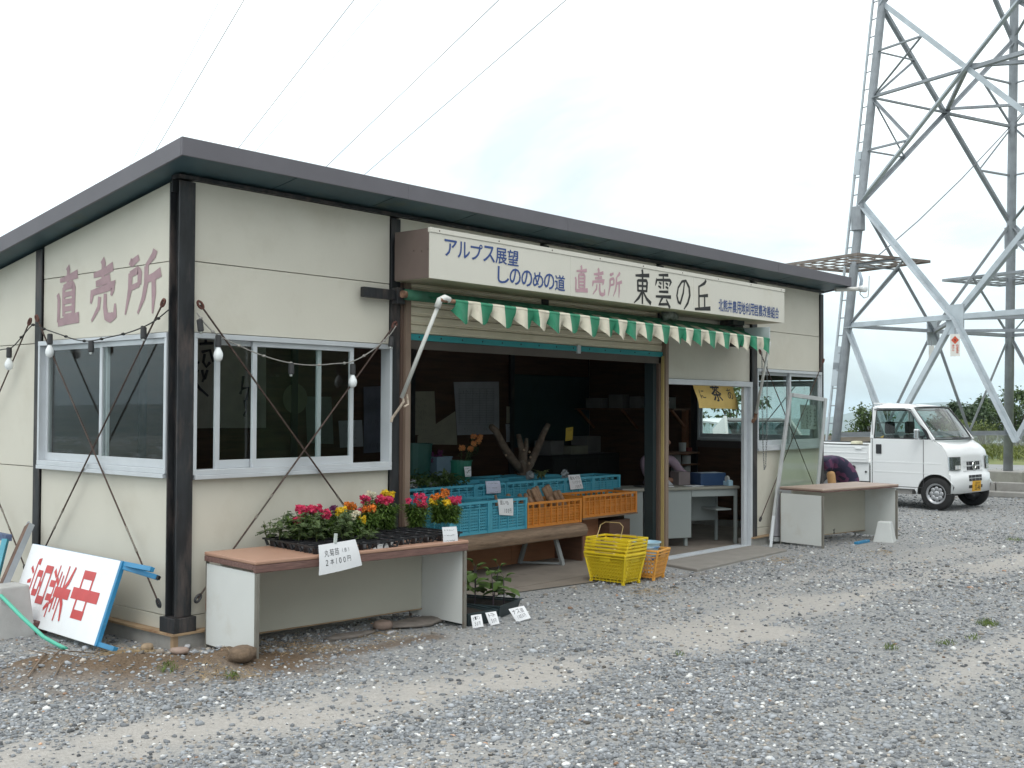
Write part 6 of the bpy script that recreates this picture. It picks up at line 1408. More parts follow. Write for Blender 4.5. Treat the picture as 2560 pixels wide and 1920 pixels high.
scroll('second calligraphy sheet behind the sliding sash of the window', ((545, 846), (665, 858), (665, 1070), (545, 1070)), 2, [((608, 940), (604, 975), (600, 985)), ((604, 972), (622, 968), (616, 1000)), ((612, 1000), (616, 1025), (610, 1040)), ((628, 915), (632, 945)), ((628, 930), (636, 925))])
mb = MB(); c = at(737, 997, Y=YB-.01); mb.lathe([(0, 0), (.17, 0), (.175, .012), (.0, .02)], 24, c, (0, -1, 0)); tag(mb.build('wall_clock', mat('clock_green', (0.20, 0.19, 0.13), rough=.6), smooth=False), 'round dull green disc hanging on the rear wall behind the window', 'wall clock')
mb = MB(); mb.box((7.86, YB-.02, 1.08), (9.62, YB, 2.12)); tag(mb.build('blackboard', mat('blackboard_green', (0.02, 0.045, 0.048), rough=.6), bevel=.005), 'dark green blackboard on the rear wall right of the chart', 'blackboard')
# shelf with boxes on the right hand wall
shf = thing('wall_shelf', 'brown timber shelf along the inside right wall', 'shelf', (9.3, 3, 1.6)); bxm = mat('grey_box', (0.20, 0.19, 0.18), rough=.8, var=.2, scale=3)
mb = MB(); mb.box((9.22, 1.99, 1.62), (9.65, 3.75, 1.645)); mb.build('board', mat('shelf_wood', (0.14, 0.07, 0.04), rough=.7, var=.2), shf)
for y in (2.05, 2.9, 3.7): mb = MB(); mb.bar((9.25, y, 1.62), (9.64, y, 1.35), .03, .03); mb.build('bracket', mat('bracket_wood', (0.24, 0.10, 0.05), rough=.7, var=.2), shf)
mb = MB(); mb.box((9.58, 2.02, .05), (9.65, 2.09, 1.62)); mb.build('upright', mat('bracket_wood', (0,0,0)), shf)
for i, (y, w, h, lb) in enumerate(((2.2, .16, .10, 'flat pale box on the shelf above the office desk'), (2.22, .1, .16, 'small white tub on the shelf above the office desk'), (2.62, .2, .17, 'grey box in the middle of the wall shelf'), (2.95, .26, .2, 'larger grey box in the middle of the wall shelf'), (3.35, .3, .15, 'long grey box at the far end of the wall shelf'))):
    mb = MB(); x = 9.28+.02*i+(.17 if i == 1 else 0); mb.box((x, y, 1.647), (x+.16, y+w, 1.647+h)); tag(mb.build('storage_box', bxm if i > 1 else mat('pale_box', (0.42, 0.43, 0.42), rough=.7), bevel=.004), lb, 'box')
cab = thing('side_cabinet', 'dark cabinet with clutter at the back of the office corner', 'cabinet', (8.9, 3.4, 0)); mb = MB(); mb.box((8.0, 3.2, .012), (9.6, 3.76, .98)); mb.build('body', mat('cabinet_dark', (0.03, 0.03, 0.03), rough=.5), cab)
for k in range(3): mb = MB(); mb.box((8.03+.52*k, 3.185, .06), (8.53+.52*k, 3.199, .93)); mb.build('door', mat('cabinet_dark', (0,0,0)), cab, bevel=.003)
for i, (x, y, w, h, lb, m_) in enumerate(((8.1, 3.3, .3, .2, 'grey carton on the dark cabinet', bxm), (8.5, 3.25, .4, .12, 'flat tray on the dark cabinet', mat('tray_cream', (0.30, 0.29, 0.22), rough=.7)), (9.0, 3.35, .35, .25, 'carton at the right end of the dark cabinet', bxm))):
    mb = MB(); mb.box((x, y, .982), (x+w, y+.3, .982+h)); tag(mb.build('storage_box', m_, bevel=.006), lb, 'box')

# ---- the office desk, the seller behind it
dk_m = mat('desk_grey', (0.30, 0.33, 0.325), rough=.5, var=.04, scale=3); dk_top = mat('desk_top', (0.26, 0.255, 0.22), rough=.5, var=.06, scale=3)
DA = radians(-25.5); DX, DY = 6.45, .89; de = V((cos(DA), sin(DA), 0)); dn = V((-sin(DA), cos(DA), 0)); desk = thing('office_desk', 'grey steel office desk standing just inside the doorway', 'desk', (DX, DY, .012), DA)
def db(nm, lo, hi, m_=dk_m, bv=.004): mb = MB(); mb.box(lo, hi); return mb.build(nm, m_, desk, local=True, bevel=bv)
db('top', (-.02, -.01, .665), (1.60, .50, .70), dk_top, .008); db('drawer_pedestal', (.02, .02, .10), (.27, .48, .664)); pd = db('drawer_pedestal', (.35, .02, .10), (.93, .48, .664)); db('drawer_front', (.935, .02, .58), (1.58, .04, .664)); db('back_panel', (.935, .44, .25), (1.58, .46, .664)); db('shelf_tray', (1.33, .1, .40), (1.55, .43, .42)); 
for a in (.40, .88, .05, .23): db('leg', (a-.02, .05, -.0), (a+.02, .09, .099))
db('leg', (1.545, .015, 0), (1.58, .05, .664)); db('leg', (1.545, .43, 0), (1.58, .465, .664))
def on_desk(s_, w, z=.714): return V((DX, DY, 0))+de*s_+dn*w+V((0,0,z))
def dbox(nm, label, cat, s0, w0, L_, W_, h, m_, bv=.004, rz=0): mb = MB(); mb.box((0, 0, 0), (L_, W_, h), Matrix.Translation(on_desk(s0, w0, .713)) @ Matrix.Rotation(DA+rz, 4, 'Z')); return tag(mb.build(nm, m_, bevel=bv), label, cat)
dbox('cash_box', 'dark blue box at the right end of the office desk', 'box', 1.14, .14, .36, .24, .15, mat('cash_blue', (0.025, 0.06, 0.14), rough=.4))
tp = thing('tape_dispenser', 'pale blue tape dispenser at the front right of the desk', 'tape dispenser', on_desk(1.45, .03)); tb_m = mat('pale_blue_plastic', (0,0,0))
mb = MB(); mb.prism([(0, 0), (.16, 0), (.16, .05), (.12, .055), (.10, .04), (.06, .04), (.04, .07), (0, .06)], on_desk(1.46, .02, .713), dn, (0,0,1), de*.06); mb.build('body', tb_m, tp, bevel=.003); mb = MB(); mb.lathe([(.016, 0), (.04, 0), (.04, .02), (.016, .02)], 16, on_desk(1.48, .10, .79), de); mb.build('tape_roll', mat('tape_white', (0.55, 0.55, 0.53), rough=.4), tp)
dbox('paper_pad', 'white papers lying at the front of the desk', 'papers', .95, .04, .2, .14, .006, paper, 0, .2); dbox('ledger', 'thin dark ledger with white papers on the desk', 'book', .30, .10, .26, .2, .015, mat('ink_black', (0,0,0)), .002); dbox('paper_pad', 'small pile of papers near the seller', 'papers', .60, .12, .14, .1, .008, paper, 0, -.2); dbox('carton', 'grey carton behind the hands of the seller', 'box', .92, .28, .16, .2, .16, mat('carton_mauve', (0.20, 0.165, 0.165), rough=.8), .004)
mb = MB(); c = on_desk(.78, .40, .713); mb.add([c+de*a+dn*b+V((0,0,h)) for a, b, h in ((-.12,0,0),(.12,-.03,0),(.10,.06,0),(-.1,.07,0),(-.02,.02,.13),(.03,.03,.11))], [(0,1,5,4),(1,2,5),(2,3,4,5),(3,0,4)]); tag(mb.build('white_bag', mat('white_bag', (0.50, 0.51, 0.53), rough=.6)), 'crumpled white bag standing on the desk', 'bag')
bt_ = thing('bottle', 'clear bottle with yellow base standing on the desk', 'bottle', on_desk(.60, .44)); mb = MB(); mb.lathe([(.028, 0), (.03, .02), (.028, .06), (.013, .13), (.012, .19), (0, .19)], 14, on_desk(.60, .44, .713)); mb.build('body', mat('bottle_yellow', (0.45, 0.34, 0.08), rough=.3, col2=(0.5, 0.5, 0.45), c2scale=6), bt_, smooth=True)
for (u, v, y, lb, rr, h, m_) in ((1706, 1128, 1.9, 'white pot on the ledge behind the desk', .05, .12, mat('pale_box', (0,0,0))), (1690, 1180, 2.0, 'white file box behind the desk, left one', .07, .24, mat('pale_box', (0,0,0))), (1716, 1178, 1.9, 'white file box behind the desk, right one', .06, .22, mat('pale_box', (0,0,0))), (1722, 1128, 1.9, 'dull red cup on the ledge behind the desk', .045, .05, mat('dull_red', (0.18, 0.035, 0.03), rough=.6))):
    c = at(u, v, Y=y); mb = MB(); mb.lathe([(rr, 0), (rr*1.03, h), (rr*.9, h), (rr*.88, .01), (0, .01)], 14, c); tag(mb.build('container', m_), lb, 'container')
ledge = thing('rear_ledge', 'dark ledge along the wall behind the seller', 'shelf', (9, 2, 1)); mb = MB(); a = at(1676, 1131, Y=1.85); mb.box((a.x-.1, 1.8, a.z-.03), (9.6, 2.2, a.z-.006)); mb.build('board', mat('shelf_wood', (0,0,0)), ledge); mb = MB(); mb.box((a.x-.1, 1.8, .85), (9.6, 2.2, .87)); mb.build('board', mat('shelf_wood', (0,0,0)), ledge)

def skinned(nm, joints, edges, root, m_, parent, sub=2):
    "one continuous surface grown round a skeleton"
    me = bpy.data.meshes.new(nm); I = wmat(parent).inverted(); me.from_pydata([tuple(I @ V(j[:3])) for j in joints], edges, []); me.materials.append(m_)
    o = bpy.data.objects.new(nm, me); COL.objects.link(o); o.parent = parent
    sk = o.modifiers.new('skin', 'SKIN'); sk.use_smooth_shade = True
    lay = me.skin_vertices[0] if len(me.skin_vertices) else None
    if lay is None:
        bpy.context.view_layer.objects.active = o; o.select_set(True); bpy.ops.mesh.customdata_skin_add(); lay = me.skin_vertices[0]
    for i, j in enumerate(joints):
        lay.data[i].radius = (j[3], j[4] if len(j) > 4 else j[3]); lay.data[i].use_root = (i == root)
    sd_ = o.modifiers.new('sub', 'SUBSURF'); sd_.levels = sub; sd_.render_levels = sub
    return o
skin_m = mat('skin', (0.36, 0.19, 0.125), rough=.55, var=.06, scale=12); hair_m = mat('dark_hair', (0.012, 0.010, 0.009), rough=.5, var=.3, scale=40)
def head(parent, c, face, r_=.105, hair=True):
    face = V(face).normalized(); up = V((0,0,1)); sd_ = face.cross(up).normalized(); Mx = Matrix((sd_, face, up)).transposed()
    mb = MB(); mb.ball(c, r_, 18, 14, (.78, .92, 1.12), Mx); mb.ball(c+face*(r_*.25)-up*(r_*.62), r_*.62, 12, 8, (.95, .9, .7), Mx); mb.ball(c+face*(r_*.95)-up*(r_*.12), r_*.17, 8, 6, (.8, 1, 1.4), Mx)
    for s_ in (-1, 1): mb.ball(c+sd_*(r_*.80*s_)-up*(r_*.05), r_*.22, 8, 6, (.35, .7, 1.1), Mx)
    hd = mb.build('head', skin_m, parent, smooth=True)
    mb = MB()
    for s_ in (-1, 1): mb.ball(c+face*(r_*.82)+sd_*(r_*.33*s_)+up*(r_*.06), r_*.10, 8, 6, (1.3, .5, .7), Mx)
    mb.build('eyes', mat('ink_black', (0,0,0)), hd); mb = MB(); mb.ball(c+face*(r_*.86)-up*(r_*.52), r_*.15, 8, 6, (1.5, .4, .35), Mx); mb.build('mouth', mat('lip', (0.26, 0.08, 0.07), rough=.5), hd)
    if hair:
        mb = MB(); k0 = len(mb.v); mb.ball(c-face*(r_*.14)+up*(r_*.10), r_*1.06, 18, 12, (.84, .92, 1.12), Mx); mb.build('hair', hair_m, hd, smooth=True)
def hand(parent, wrist, d, palm_n, L_=.17, curl=.35, m_=None, side=1):
    d = V(d).normalized(); n = V(palm_n); n = (n-d*n.dot(d)).normalized(); s_ = d.cross(n)*side
    pw = .075; J = [(wrist.x, wrist.y, wrist.z, .026, .020)]; E = []
    c = wrist+d*(L_*.28); J.append((c.x, c.y, c.z, .036, .016)); E.append((0, 1))
    k = wrist+d*(L_*.46); J.append((k.x, k.y, k.z, .036, .014)); E.append((1, 2))
    for i, (off, ln) in enumerate(((-.030, .40), (-.010, .46), (.010, .44), (.029, .35))):
        p = k+s_*off; prev = 2; dd = d.copy()
        for seg in range(3):
            dd = (dd-n*curl*.55).normalized(); p = p+dd*(L_*ln/3*1.15); J.append((p.x, p.y, p.z, .0085-.0008*seg)); E.append((prev, len(J)-1)); prev = len(J)-1
    p = wrist+d*(L_*.2)-s_*.034; J.append((p.x, p.y, p.z, .012)); E.append((1, len(J)-1)); q = p+(d-s_*.55-n*.3).normalized()*(L_*.22); J.append((q.x, q.y, q.z, .0095)); E.append((len(J)-2, len(J)-1)); q = q+(d-s_*.1-n*.4).normalized()*(L_*.17); J.append((q.x, q.y, q.z, .008)); E.append((len(J)-2, len(J)-1))
    return skinned('hand', J, E, 1, m_ or skin_m, parent, 1)
# seller: sits behind the desk, body turned to the right along the desk, forearms on the top
sp = CAM+V((c_d.x, c_d.y, 0)).normalized()*14.15+V((c_r0.x, c_r0.y, 0))*1.80; sp.z = 0
seller = thing('person', 'seated person in a lavender smock behind the desk, forearms on the desk top', 'person', (sp.x, sp.y, .012))
def sj(a, b, z, *r): p = V((sp.x, sp.y, 0))+de*a+dn*b; return (p.x, p.y, z)+r
lav = mat('lavender_cloth', (0.30, 0.22, 0.27), rough=.8, var=.12, scale=9); navy = mat('dark_trousers', (0.03, 0.03, 0.04), rough=.8)
skinned('body', [sj(-.05, .05, .52, .17, .14), sj(-.03, .03, .70, .165, .125), sj(0, 0, .90, .185, .12), sj(.01, -.02, 1.03, .13, .09), sj(.02, -.03, 1.10, .055), sj(.17, -.10, 1.00, .062), sj(.26, -.20, .83, .052), sj(.42, -.27, .775, .042), sj(-.15, .06, 1.0, .062), sj(-.20, -.10, .83, .052), sj(-.06, -.28, .775, .042), sj(.12, -.1, .50, .1), sj(.2, -.3, .47, .085), sj(.2, -.32, .2, .06), sj(.2, -.36, .05, .05)], [(0,1),(1,2),(2,3),(3,4),(3,5),(5,6),(6,7),(3,8),(8,9),(9,10),(0,11),(11,12),(12,13),(13,14)], 0, lav, seller)
skinned('forearm', [sj(.40, -.265, .775, .040), sj(.58, -.29, .765, .032), sj(.66, -.30, .765, .026)], [(0,1),(1,2)], 0, skin_m, seller, 1); skinned('forearm', [sj(-.08, -.27, .775, .040), sj(.08, -.31, .762, .032), sj(.15, -.32, .76, .026)], [(0,1),(1,2)], 0, skin_m, seller, 1)
hand(seller, V(sj(.65, -.30, .768)), de, (0,0,-1)); hand(seller, V(sj(.14, -.32, .764)), de, (0,0,-1), side=-1)
mb = MB(); mb.grid(lambda a, b: V(sj(-.09+.16*a, -.155-.02*sin(pi*a), .72+.30*b)), 5, 5); mb.build('red_apron', mat('apron_red', (0.30, 0.025, 0.02), rough=.8), seller, smooth=True)
mb = MB(); mb.grid(lambda a, b: V(sj(-.09+.16*a, -.165-.02*sin(pi*a)+.0, .72+.30*b)), 5, 5)
head(seller, V(sj(.04, -.05, 1.235)), de*.8-dn*.6)
chair = thing('stool', 'dark stool under the seated person', 'stool', (sp.x, sp.y, 0)); mb = MB(); mb.lathe([(.17, .40), (.18, .44), (0, .45)], 16, V(sj(-.05, .05, 0))); mb.build('seat', mat('ink_black', (0,0,0)), chair); mb = MB(); mb.lathe([(.03, .0), (.03, .40)], 8, V(sj(-.05, .05, .012))); mb.build('leg', steel_g, chair)

# ---- noren, screen door, poster
nor = thing('shop_curtain', 'yellow split curtain with brush characters blown aside in the office doorway', 'curtain', (7, .14, 1.9)); ny = mat('curtain_yellow', (0.78, 0.56, 0.19), rough=.85, var=.08, scale=5)
tops = [(1731, 955), (1763.5, 956), (1800, 957), (1832.5, 958)]; bots = [(1748.5, 1020), (1781, 1021), (1816.5, 1022), (1848, 1024)]
for k in range(3):
    a, b = at(*tops[k], Y=.13), at(*tops[k+1], Y=.13); c, d = at(*bots[k+1], Y=.19), at(*bots[k], Y=.19); g = (b-a)*.012
    def cl3(s_, t_): p = (a+g).lerp(b-g, s_).lerp((d+g).lerp(c-g, s_), t_); p.y += .012*sin(s_*5+k)*t_+.008*sin(7*t_); return p
    mb = MB(); mb.grid(cl3, 8, 8); mb.build('panel', ny, nor, smooth=True)
    ch_ = ('に', '茶', 'あ')[k]; vs, fs = text_geo(ch_, 0.0); sx, sy, s0, t0 = ((.34, .34, .34, .62), (.62, .62, .22, .72), (.40, .42, .30, .62))[k]; mb = MB()
    def pt(x, y): p = cl3(s0+sx*x, t0-sy*y); return p-V((0,.003,0))
    for q in ((0, 0), (.03, 0), (0, .03), (.03, .03)) if k == 1 else ((0, 0),): mb.add([pt(x+q[0], y+q[1])-V((0, .0004*(q[0]*33+q[1]*66), 0)) for x, y in vs], fs)
    mb.build('lettering', pen, nor)
mb = MB(); mb.tube([at(1715, 953, Y=.13), at(1850, 957, Y=.13)], .008, 6); mb.build('rod', brown_d, nor)
dr = thing('screen_door', 'loose aluminium screen door leaning against the far right window', 'door', (8.6, -.3, 0))
qTL, qTR, qBL, qBR = at(1976, 983, Y=-.055), at(2064, 996, Y=-.055), at(1927, 1352, Y=-.075), at(2032, 1352, Y=-.075)
nrm = (qTR-qTL).cross(qBL-qTL).normalized()
if nrm.dot(CAM-qTL) < 0: nrm = -nrm
def dq(a, b): return qTL.lerp(qTR, a).lerp(qBL.lerp(qBR, a), b)
for a, b in (((0, 0), (0, 1)), ((1, 0), (1, 1))): mb = MB(); mb.bar(dq(*a), dq(*b), .055, .03, nrm); mb.build('stile', mat('door_grey', (0.50, 0.52, 0.53), rough=.45, metal=.2), dr, bevel=.003)
for b in (.01, .66, .99): mb = MB(); mb.bar(dq(.06, b), dq(.94, b), .032 if b != .66 else .028, .05 if b != .66 else .09, nrm.cross(qTR-qTL)); mb.build('rail', mat('door_grey', (0,0,0)), dr, bevel=.003)
mb = MB(); mb.hexa([dq(.05,.69)+nrm*.006, dq(.95,.69)+nrm*.006, dq(.95,.97)+nrm*.006, dq(.05,.97)+nrm*.006, dq(.05,.69)-nrm*.006, dq(.95,.69)-nrm*.006, dq(.95,.97)-nrm*.006, dq(.05,.97)-nrm*.006]); mb.build('kick_panel', mat('kick_grey', (0.38, 0.37, 0.41), rough=.5), dr)
mb = MB(); mb.hexa([dq(.04,.02)+nrm*.002, dq(.96,.02)+nrm*.002, dq(.96,.65)+nrm*.002, dq(.04,.65)+nrm*.002, dq(.04,.02)-nrm*.002, dq(.96,.02)-nrm*.002, dq(.96,.65)-nrm*.002, dq(.04,.65)-nrm*.002]); mb.build('pane', glass_d, dr)
pq = [at(u, v, Y=.045) for u, v in ((2000, 1012), (2042, 1014), (2043, 1074), (2002, 1072))]
t = thing('window_poem', 'small white sheet of brush writing on the far right window', 'calligraphy', pq[3]); mb = MB(); mb.add(pq, [(3,2,1,0)]); mb.build('paper', mat('thin_paper', (0.50, 0.53, 0.52), rough=.8), t)
mb = MB(); r = random.Random(9)
for cx in (2037, 2027, 2018, 2008):
    v = 1020+r.uniform(0, 6)
    while v < 1066: mb.tube([at(cx+r.uniform(-2, 2), v+r.uniform(0, 3), Y=.04), at(cx+r.uniform(-2.5, 2.5), v+3, Y=.04), at(cx+r.uniform(-2.5, 2.5), v+5, Y=.04)], .0042 if cx > 2010 else .002, 4); v += 7.5
mb.build('brush_mark', pen, t)
mb = MB(); mb.bar(at(1934, 1290, Y=-.12), at(1927, 1368, Y=-.3), .03, .012); tag(mb.build('aluminium_strip', alu), 'thin aluminium strip leaning between the post and the empty counter', 'metal strip')
mb = MB(); c0, c1 = at(2181, 1355, Z=0), at(2231, 1358, Z=0); ee = (c1-c0); ee.z = 0; wdt = .25; ee.normalize(); ff = V((-ee.y, ee.x, 0)); cc = c0+ee*.125+ff*.125
mb.hexa([cc+ee*a+ff*b+V((0,0,z)) for a, b, z in ((-.125,-.125,-.02),(.125,-.125,-.02),(.125,.125,-.02),(-.125,.125,-.02),(-.075,-.075,.25),(.075,-.075,.25),(.075,.075,.25),(-.075,.075,.25))]); wbk = mb.build('banner_weight', mat('white_concrete', (0.55, 0.57, 0.56), rough=.85, var=.06, bump=.1), bevel=.01); tag(wbk, 'white tapered concrete weight at the end of the empty counter', 'concrete weight')
mb = MB(); mb.bar(at(2140, 1358, Z=.02), at(2170, 1352, Z=.02), .05, .03); tag(mb.build('blue_offcut', blue_p, bevel=.003), 'small blue offcut lying under the empty counter', 'offcut')
# ================================================================ PERSON BENDING BEHIND THE EMPTY COUNTER
bp0 = at(2100, 1180, D=15.9); sr = V((c_r0.x, c_r0.y, 0)); sr = (sr*cos(-.28)+V((c_d.x, c_d.y, 0))*sin(.28)).normalized(); sf = V((-sr.y, sr.x, 0))   # sr: towards the hips, sf: away
gp = V((bp0.x, bp0.y, 0)); pn_ = thing('person', 'person bending down behind the empty counter in a purple patterned smock', 'person', gp)
def pj(a, b, z, *r): p = gp+sr*a+sf*b; return (p.x, p.y, z)+r
def smock_mat():
    mt = bpy.data.materials.new('purple_print'); mt.use_nodes = True; N = mt.node_tree.nodes; L = mt.node_tree.links; b = N['Principled BSDF']; b.inputs['Roughness'].default_value = .85
    c = N.new('ShaderNodeTexCoord'); v = N.new('ShaderNodeTexVoronoi'); v.inputs['Scale'].default_value = 13; L.new(c.outputs['Object'], v.inputs['Vector']); s_ = N.new('ShaderNodeSeparateColor'); L.new(v.outputs['Color'], s_.inputs[0])
    r = N.new('ShaderNodeValToRGB'); r.color_ramp.interpolation = 'CONSTANT'; e = r.color_ramp.elements; e[0].color = (0.020, 0.018, 0.045, 1); e[1].position = .42; e[1].color = (0.115, 0.035, 0.085, 1); q = e.new(.75); q.color = (0.055, 0.028, 0.075, 1)
    L.new(s_.outputs[0], r.inputs[0]); L.new(r.outputs[0], b.inputs['Base Color']); return mt
body = skinned('body', [pj(.16, 0, .62, .19, .17), pj(.10, 0, .80, .185, .15), pj(-.08, 0, .90, .18, .14), pj(-.30, 0, .94, .15, .12), pj(-.44, 0, .90, .06), pj(.14, .10, .50, .13), pj(.05, .12, .30, .085), pj(.10, .12, .08, .05), pj(.14, -.11, .50, .13), pj(.05, -.12, .30, .085), pj(.10, -.12, .08, .05), pj(-.28, -.16, .90, .075), pj(-.27, -.18, .78, .062), pj(-.28, .16, .90, .075), pj(-.30, .18, .70, .06)], [(0,1),(1,2),(2,3),(3,4),(0,5),(5,6),(6,7),(0,8),(8,9),(9,10),(3,11),(11,12),(3,13),(13,14)], 0, smock_mat(), pn_)
tan_m = mat('tan_sleeve', (0.46, 0.27, 0.12), rough=.8, var=.12, scale=10)
skinned('arm_cover', [pj(-.265, -.185, .80, .066), pj(-.25, -.20, .62, .060), pj(-.235, -.205, .46, .052), pj(-.235, -.21, .42, .040), pj(-.235, -.21, .39, .046)], [(0,1),(1,2),(2,3),(3,4)], 0, tan_m, pn_, 2); skinned('arm_cover', [pj(-.30, .185, .72, .060), pj(-.32, .18, .45, .048), pj(-.33, .18, .40, .042)], [(0,1),(1,2)], 0, tan_m, pn_, 1)
hand(pn_, V(pj(-.235, -.21, .38)), (0, 0, -1), -sr); hand(pn_, V(pj(-.33, .18, .39)), (0, 0, -1), -sr, side=-1); head(pn_, V(pj(-.58, 0, .86)), -sr*.5-V((0,0,1)))
for b in (-.12, .12): mb = MB(); mb.ball(V(pj(.04, b, .045)), .06, 10, 8, (2, .8, .7), Matrix.Rotation(atan2(sr.y, sr.x), 3, 'Z')); mb.build('boot', mat('ink_black', (0,0,0)), pn_, smooth=True)

# ================================================================ SMALL WHITE TRUCK
TRK_H = radians(-95); tf = V((cos(TRK_H), sin(TRK_H), 0)); tl = V((-sin(TRK_H), cos(TRK_H), 0)); To = V((14.347, .197, 0))+tl*.65
trk = thing('truck', 'small white pickup truck with an open bed parked by the pylon', 'truck', To, TRK_H)
body_w = mat('truck_white', (0.78, 0.80, 0.81), rough=.25, var=.015, scale=2, coat=.4, col2=(0.62, 0.58, 0.52), c2scale=1.1, c2lo=.66, c2hi=.95); tglass = glass_mat('truck_glass', (0.62, 0.72, 0.70)); rub = mat('black_rubber', (0.018, 0.018, 0.019), rough=.75, var=.2, scale=20); dplast = mat('dark_plastic', (0.025, 0.026, 0.03), rough=.5); chrome = mat('chrome', (0.62, 0.64, 0.66), rough=.15, metal=.9, var=.02); grey_u = mat('underbody', (0.07, 0.07, 0.07), rough=.8, var=.3); seam = mat('panel_gap', (0.06, 0.06, 0.065), rough=.8)
HWD = .7375
def tb(nm, mb, m_, smooth=False, bevel=0, parent=None): return mb.build(nm, m_, parent or trk, smooth=smooth, bevel=bevel, local=True)
def arc(cx, cz, r_, a0, a1, n=12): return [(cx+r_*cos(a0+(a1-a0)*k/n), cz+r_*sin(a0+(a1-a0)*k/n)) for k in range(n+1)]
# nose: profile swept across with rounded corners
prof = [(.26, .27), (.335, .29), (.345, .45), (.335, .585), (.305, .60), (.30, .74), (.285, .88), (.255, .985), (.15, 1.075), (.0, 1.145), (-.06, 1.165)]
mb = MB(); ys = [-1, -.96, -.86, -.6, -.3, 0, .3, .6, .86, .96, 1]
for y in ys:
    pull = .055*abs(y)**7+.025*y*y
    for i, (x, z) in enumerate(prof):
        k = 1 if i < 8 else max(0, 1-(i-7)/3.2); mb.v.append((x-pull*k, y*(HWD-(.0 if i < 8 else .02*(i-7))), z-(.012*y*y if i > 6 else 0)))
n = len(prof)
for a in range(len(ys)-1):
    for i in range(n-1): mb.f.append([a*n+i, (a+1)*n+i, (a+1)*n+i+1, a*n+i+1]); mb.mi.append(0)
cab_ = tb('cab_nose', mb, body_w, True)
for sgn in (-1, 1):
    y0 = sgn*HWD; mb = MB()
    out_ = [(-1.15, .33), (-.36, .33)]+arc(0, .275, .325, pi, .45, 14)+[(.262, .455), (.255, .585), (.222, .60), (.216, .74), (.20, .88), (.17, .975), (.085, 1.06), (-.03, 1.13), (-.09, 1.155), (-1.15, 1.155)]
    mb.prism(out_, (0, y0, 0), (1,0,0), (0,0,1), (0, -sgn*.03, 0)); sdp = tb('side_panel', mb, body_w, bevel=.006)
    # door: edges and press lines as shallow grooves
    mb = MB(); q = sgn*(HWD+.0015)
    for p0_, p1_ in (((-.205, .38), (-.205, 1.15)), ((-1.115, .36), (-1.115, 1.72)), ((-1.1, .362), (-.22, .362))): mb.bar((p0_[0], q, p0_[1]), (p1_[0], q, p1_[1]), .009, .003, (0,1,0))
    tb('door_gap', mb, seam)
    mb = MB()
    for z in (.765, .60): mb.bar((-1.15, q, z), (.10, q, z), .003, .022, (0,0,1))
    tb('crease_line', mb, body_w, bevel=.001)
    mb = MB(); mb.box((-1.045, min(q, q+sgn*.012), .90), (-.945, max(q, q+sgn*.012), 1.06)); tb('door_handle', mb, dplast, bevel=.006)
    mb = MB(); mb.tube([(x, sgn*(HWD-.01), z) for x, z in arc(0, .275, .327, pi*1.02, .45, 16)], .014, 6); tb('arch_lip', mb, body_w, True)
    mb = MB(); mb.prism(arc(0, .275, .315, pi, .4, 12)+[(.26, .25), (-.315, .25)], (0, sgn*(HWD-.035), 0), (1,0,0), (0,0,1), (0, -sgn*.33, 0)); tb('wheel_well', mb, mat('well_black', (0.008, 0.008, 0.008), rough=.9))
    # greenhouse frames
    yl, yu = sgn*(HWD-.012), sgn*(HWD-.075)
    for a, b, w in (((-1.125, 1.15), (-1.10, 1.69), .065), ((-.03, 1.14), (-.43, 1.665), .055)): mb = MB(); mb.bar((a[0], yl, a[1]), (b[0], yu, b[1]), w, .045, (0,1,0)); tb('pillar', mb, body_w, bevel=.012)
    mb = MB(); P_ = [(-1.085, 1.165), (-.125, 1.165), (-.17, 1.24), (-.46, 1.615), (-.52, 1.635), (-1.075, 1.635)]
    mb.add([(x, sgn*(HWD-.022-(z-1.15)*.12), z) for x, z in P_], [tuple(range(6))]); tb('side_window', mb, tglass)
    mb = MB(); mb.tube([(x, sgn*(HWD-.014-(z-1.15)*.12), z) for x, z in P_], .011, 6, closed=True); tb('window_seal', mb, dplast)
    mb = MB(); mb.tube([(x, sgn*(HWD+.012-(z-1.15)*.12), z) for x, z in ((-1.10, 1.645), (-.9, 1.665), (-.56, 1.665), (-.44, 1.62), (-.22, 1.33))], .013, 6); tb('rain_visor', mb, mat('visor_grey', (0.20, 0.21, 0.22), rough=.3))
    mb = MB(); mb.prism([(-.14, 1.17), (-.08, 1.17), (-.15, 1.30), (-.26, 1.40)], (0, sgn*(HWD-.02), 0), (1,0,0), (0,0,1), (0, sgn*.02, 0)); tb('quarter_trim', mb, dplast)
    mb = MB(); mb.box((-.30, min(sgn*.83, sgn*.90), 1.155), (-.21, max(sgn*.83, sgn*.90), 1.335)); mi_ = tb('wing_mirror', mb, chrome, bevel=.025); mb = MB(); mb.bar((-.2, sgn*.74, 1.2), (-.24, sgn*.84, 1.2), .03, .03); tb('mirror_arm', mb, dplast)
    # lamps
    mb = MB(); L4 = [(.175, .90, HWD), (.292, .90, .47), (.312, .665, .44), (.195, .655, HWD), ]
    def lp(s_, t_): 
        x = (.215+(.292-.215)*sin(s_*pi/2)); y = HWD+.004-(HWD-.455)*(s_**1.6); z = .665+.215*t_; return (x+.012*(1-t_)*.6, sgn*y, z)
    mb.grid(lp, 10, 3); hl = tb('headlight', mb, chrome, True)
    mb = MB(); mb.grid(lambda a, b: V(lp(.05+.9*a, .04+.92*b))+V((.008, sgn*.006, 0)), 10, 3); mb.build('lens', glass_mat('lens_glass', (0.9, 0.93, 0.95), .05), hl, smooth=True, local=True)
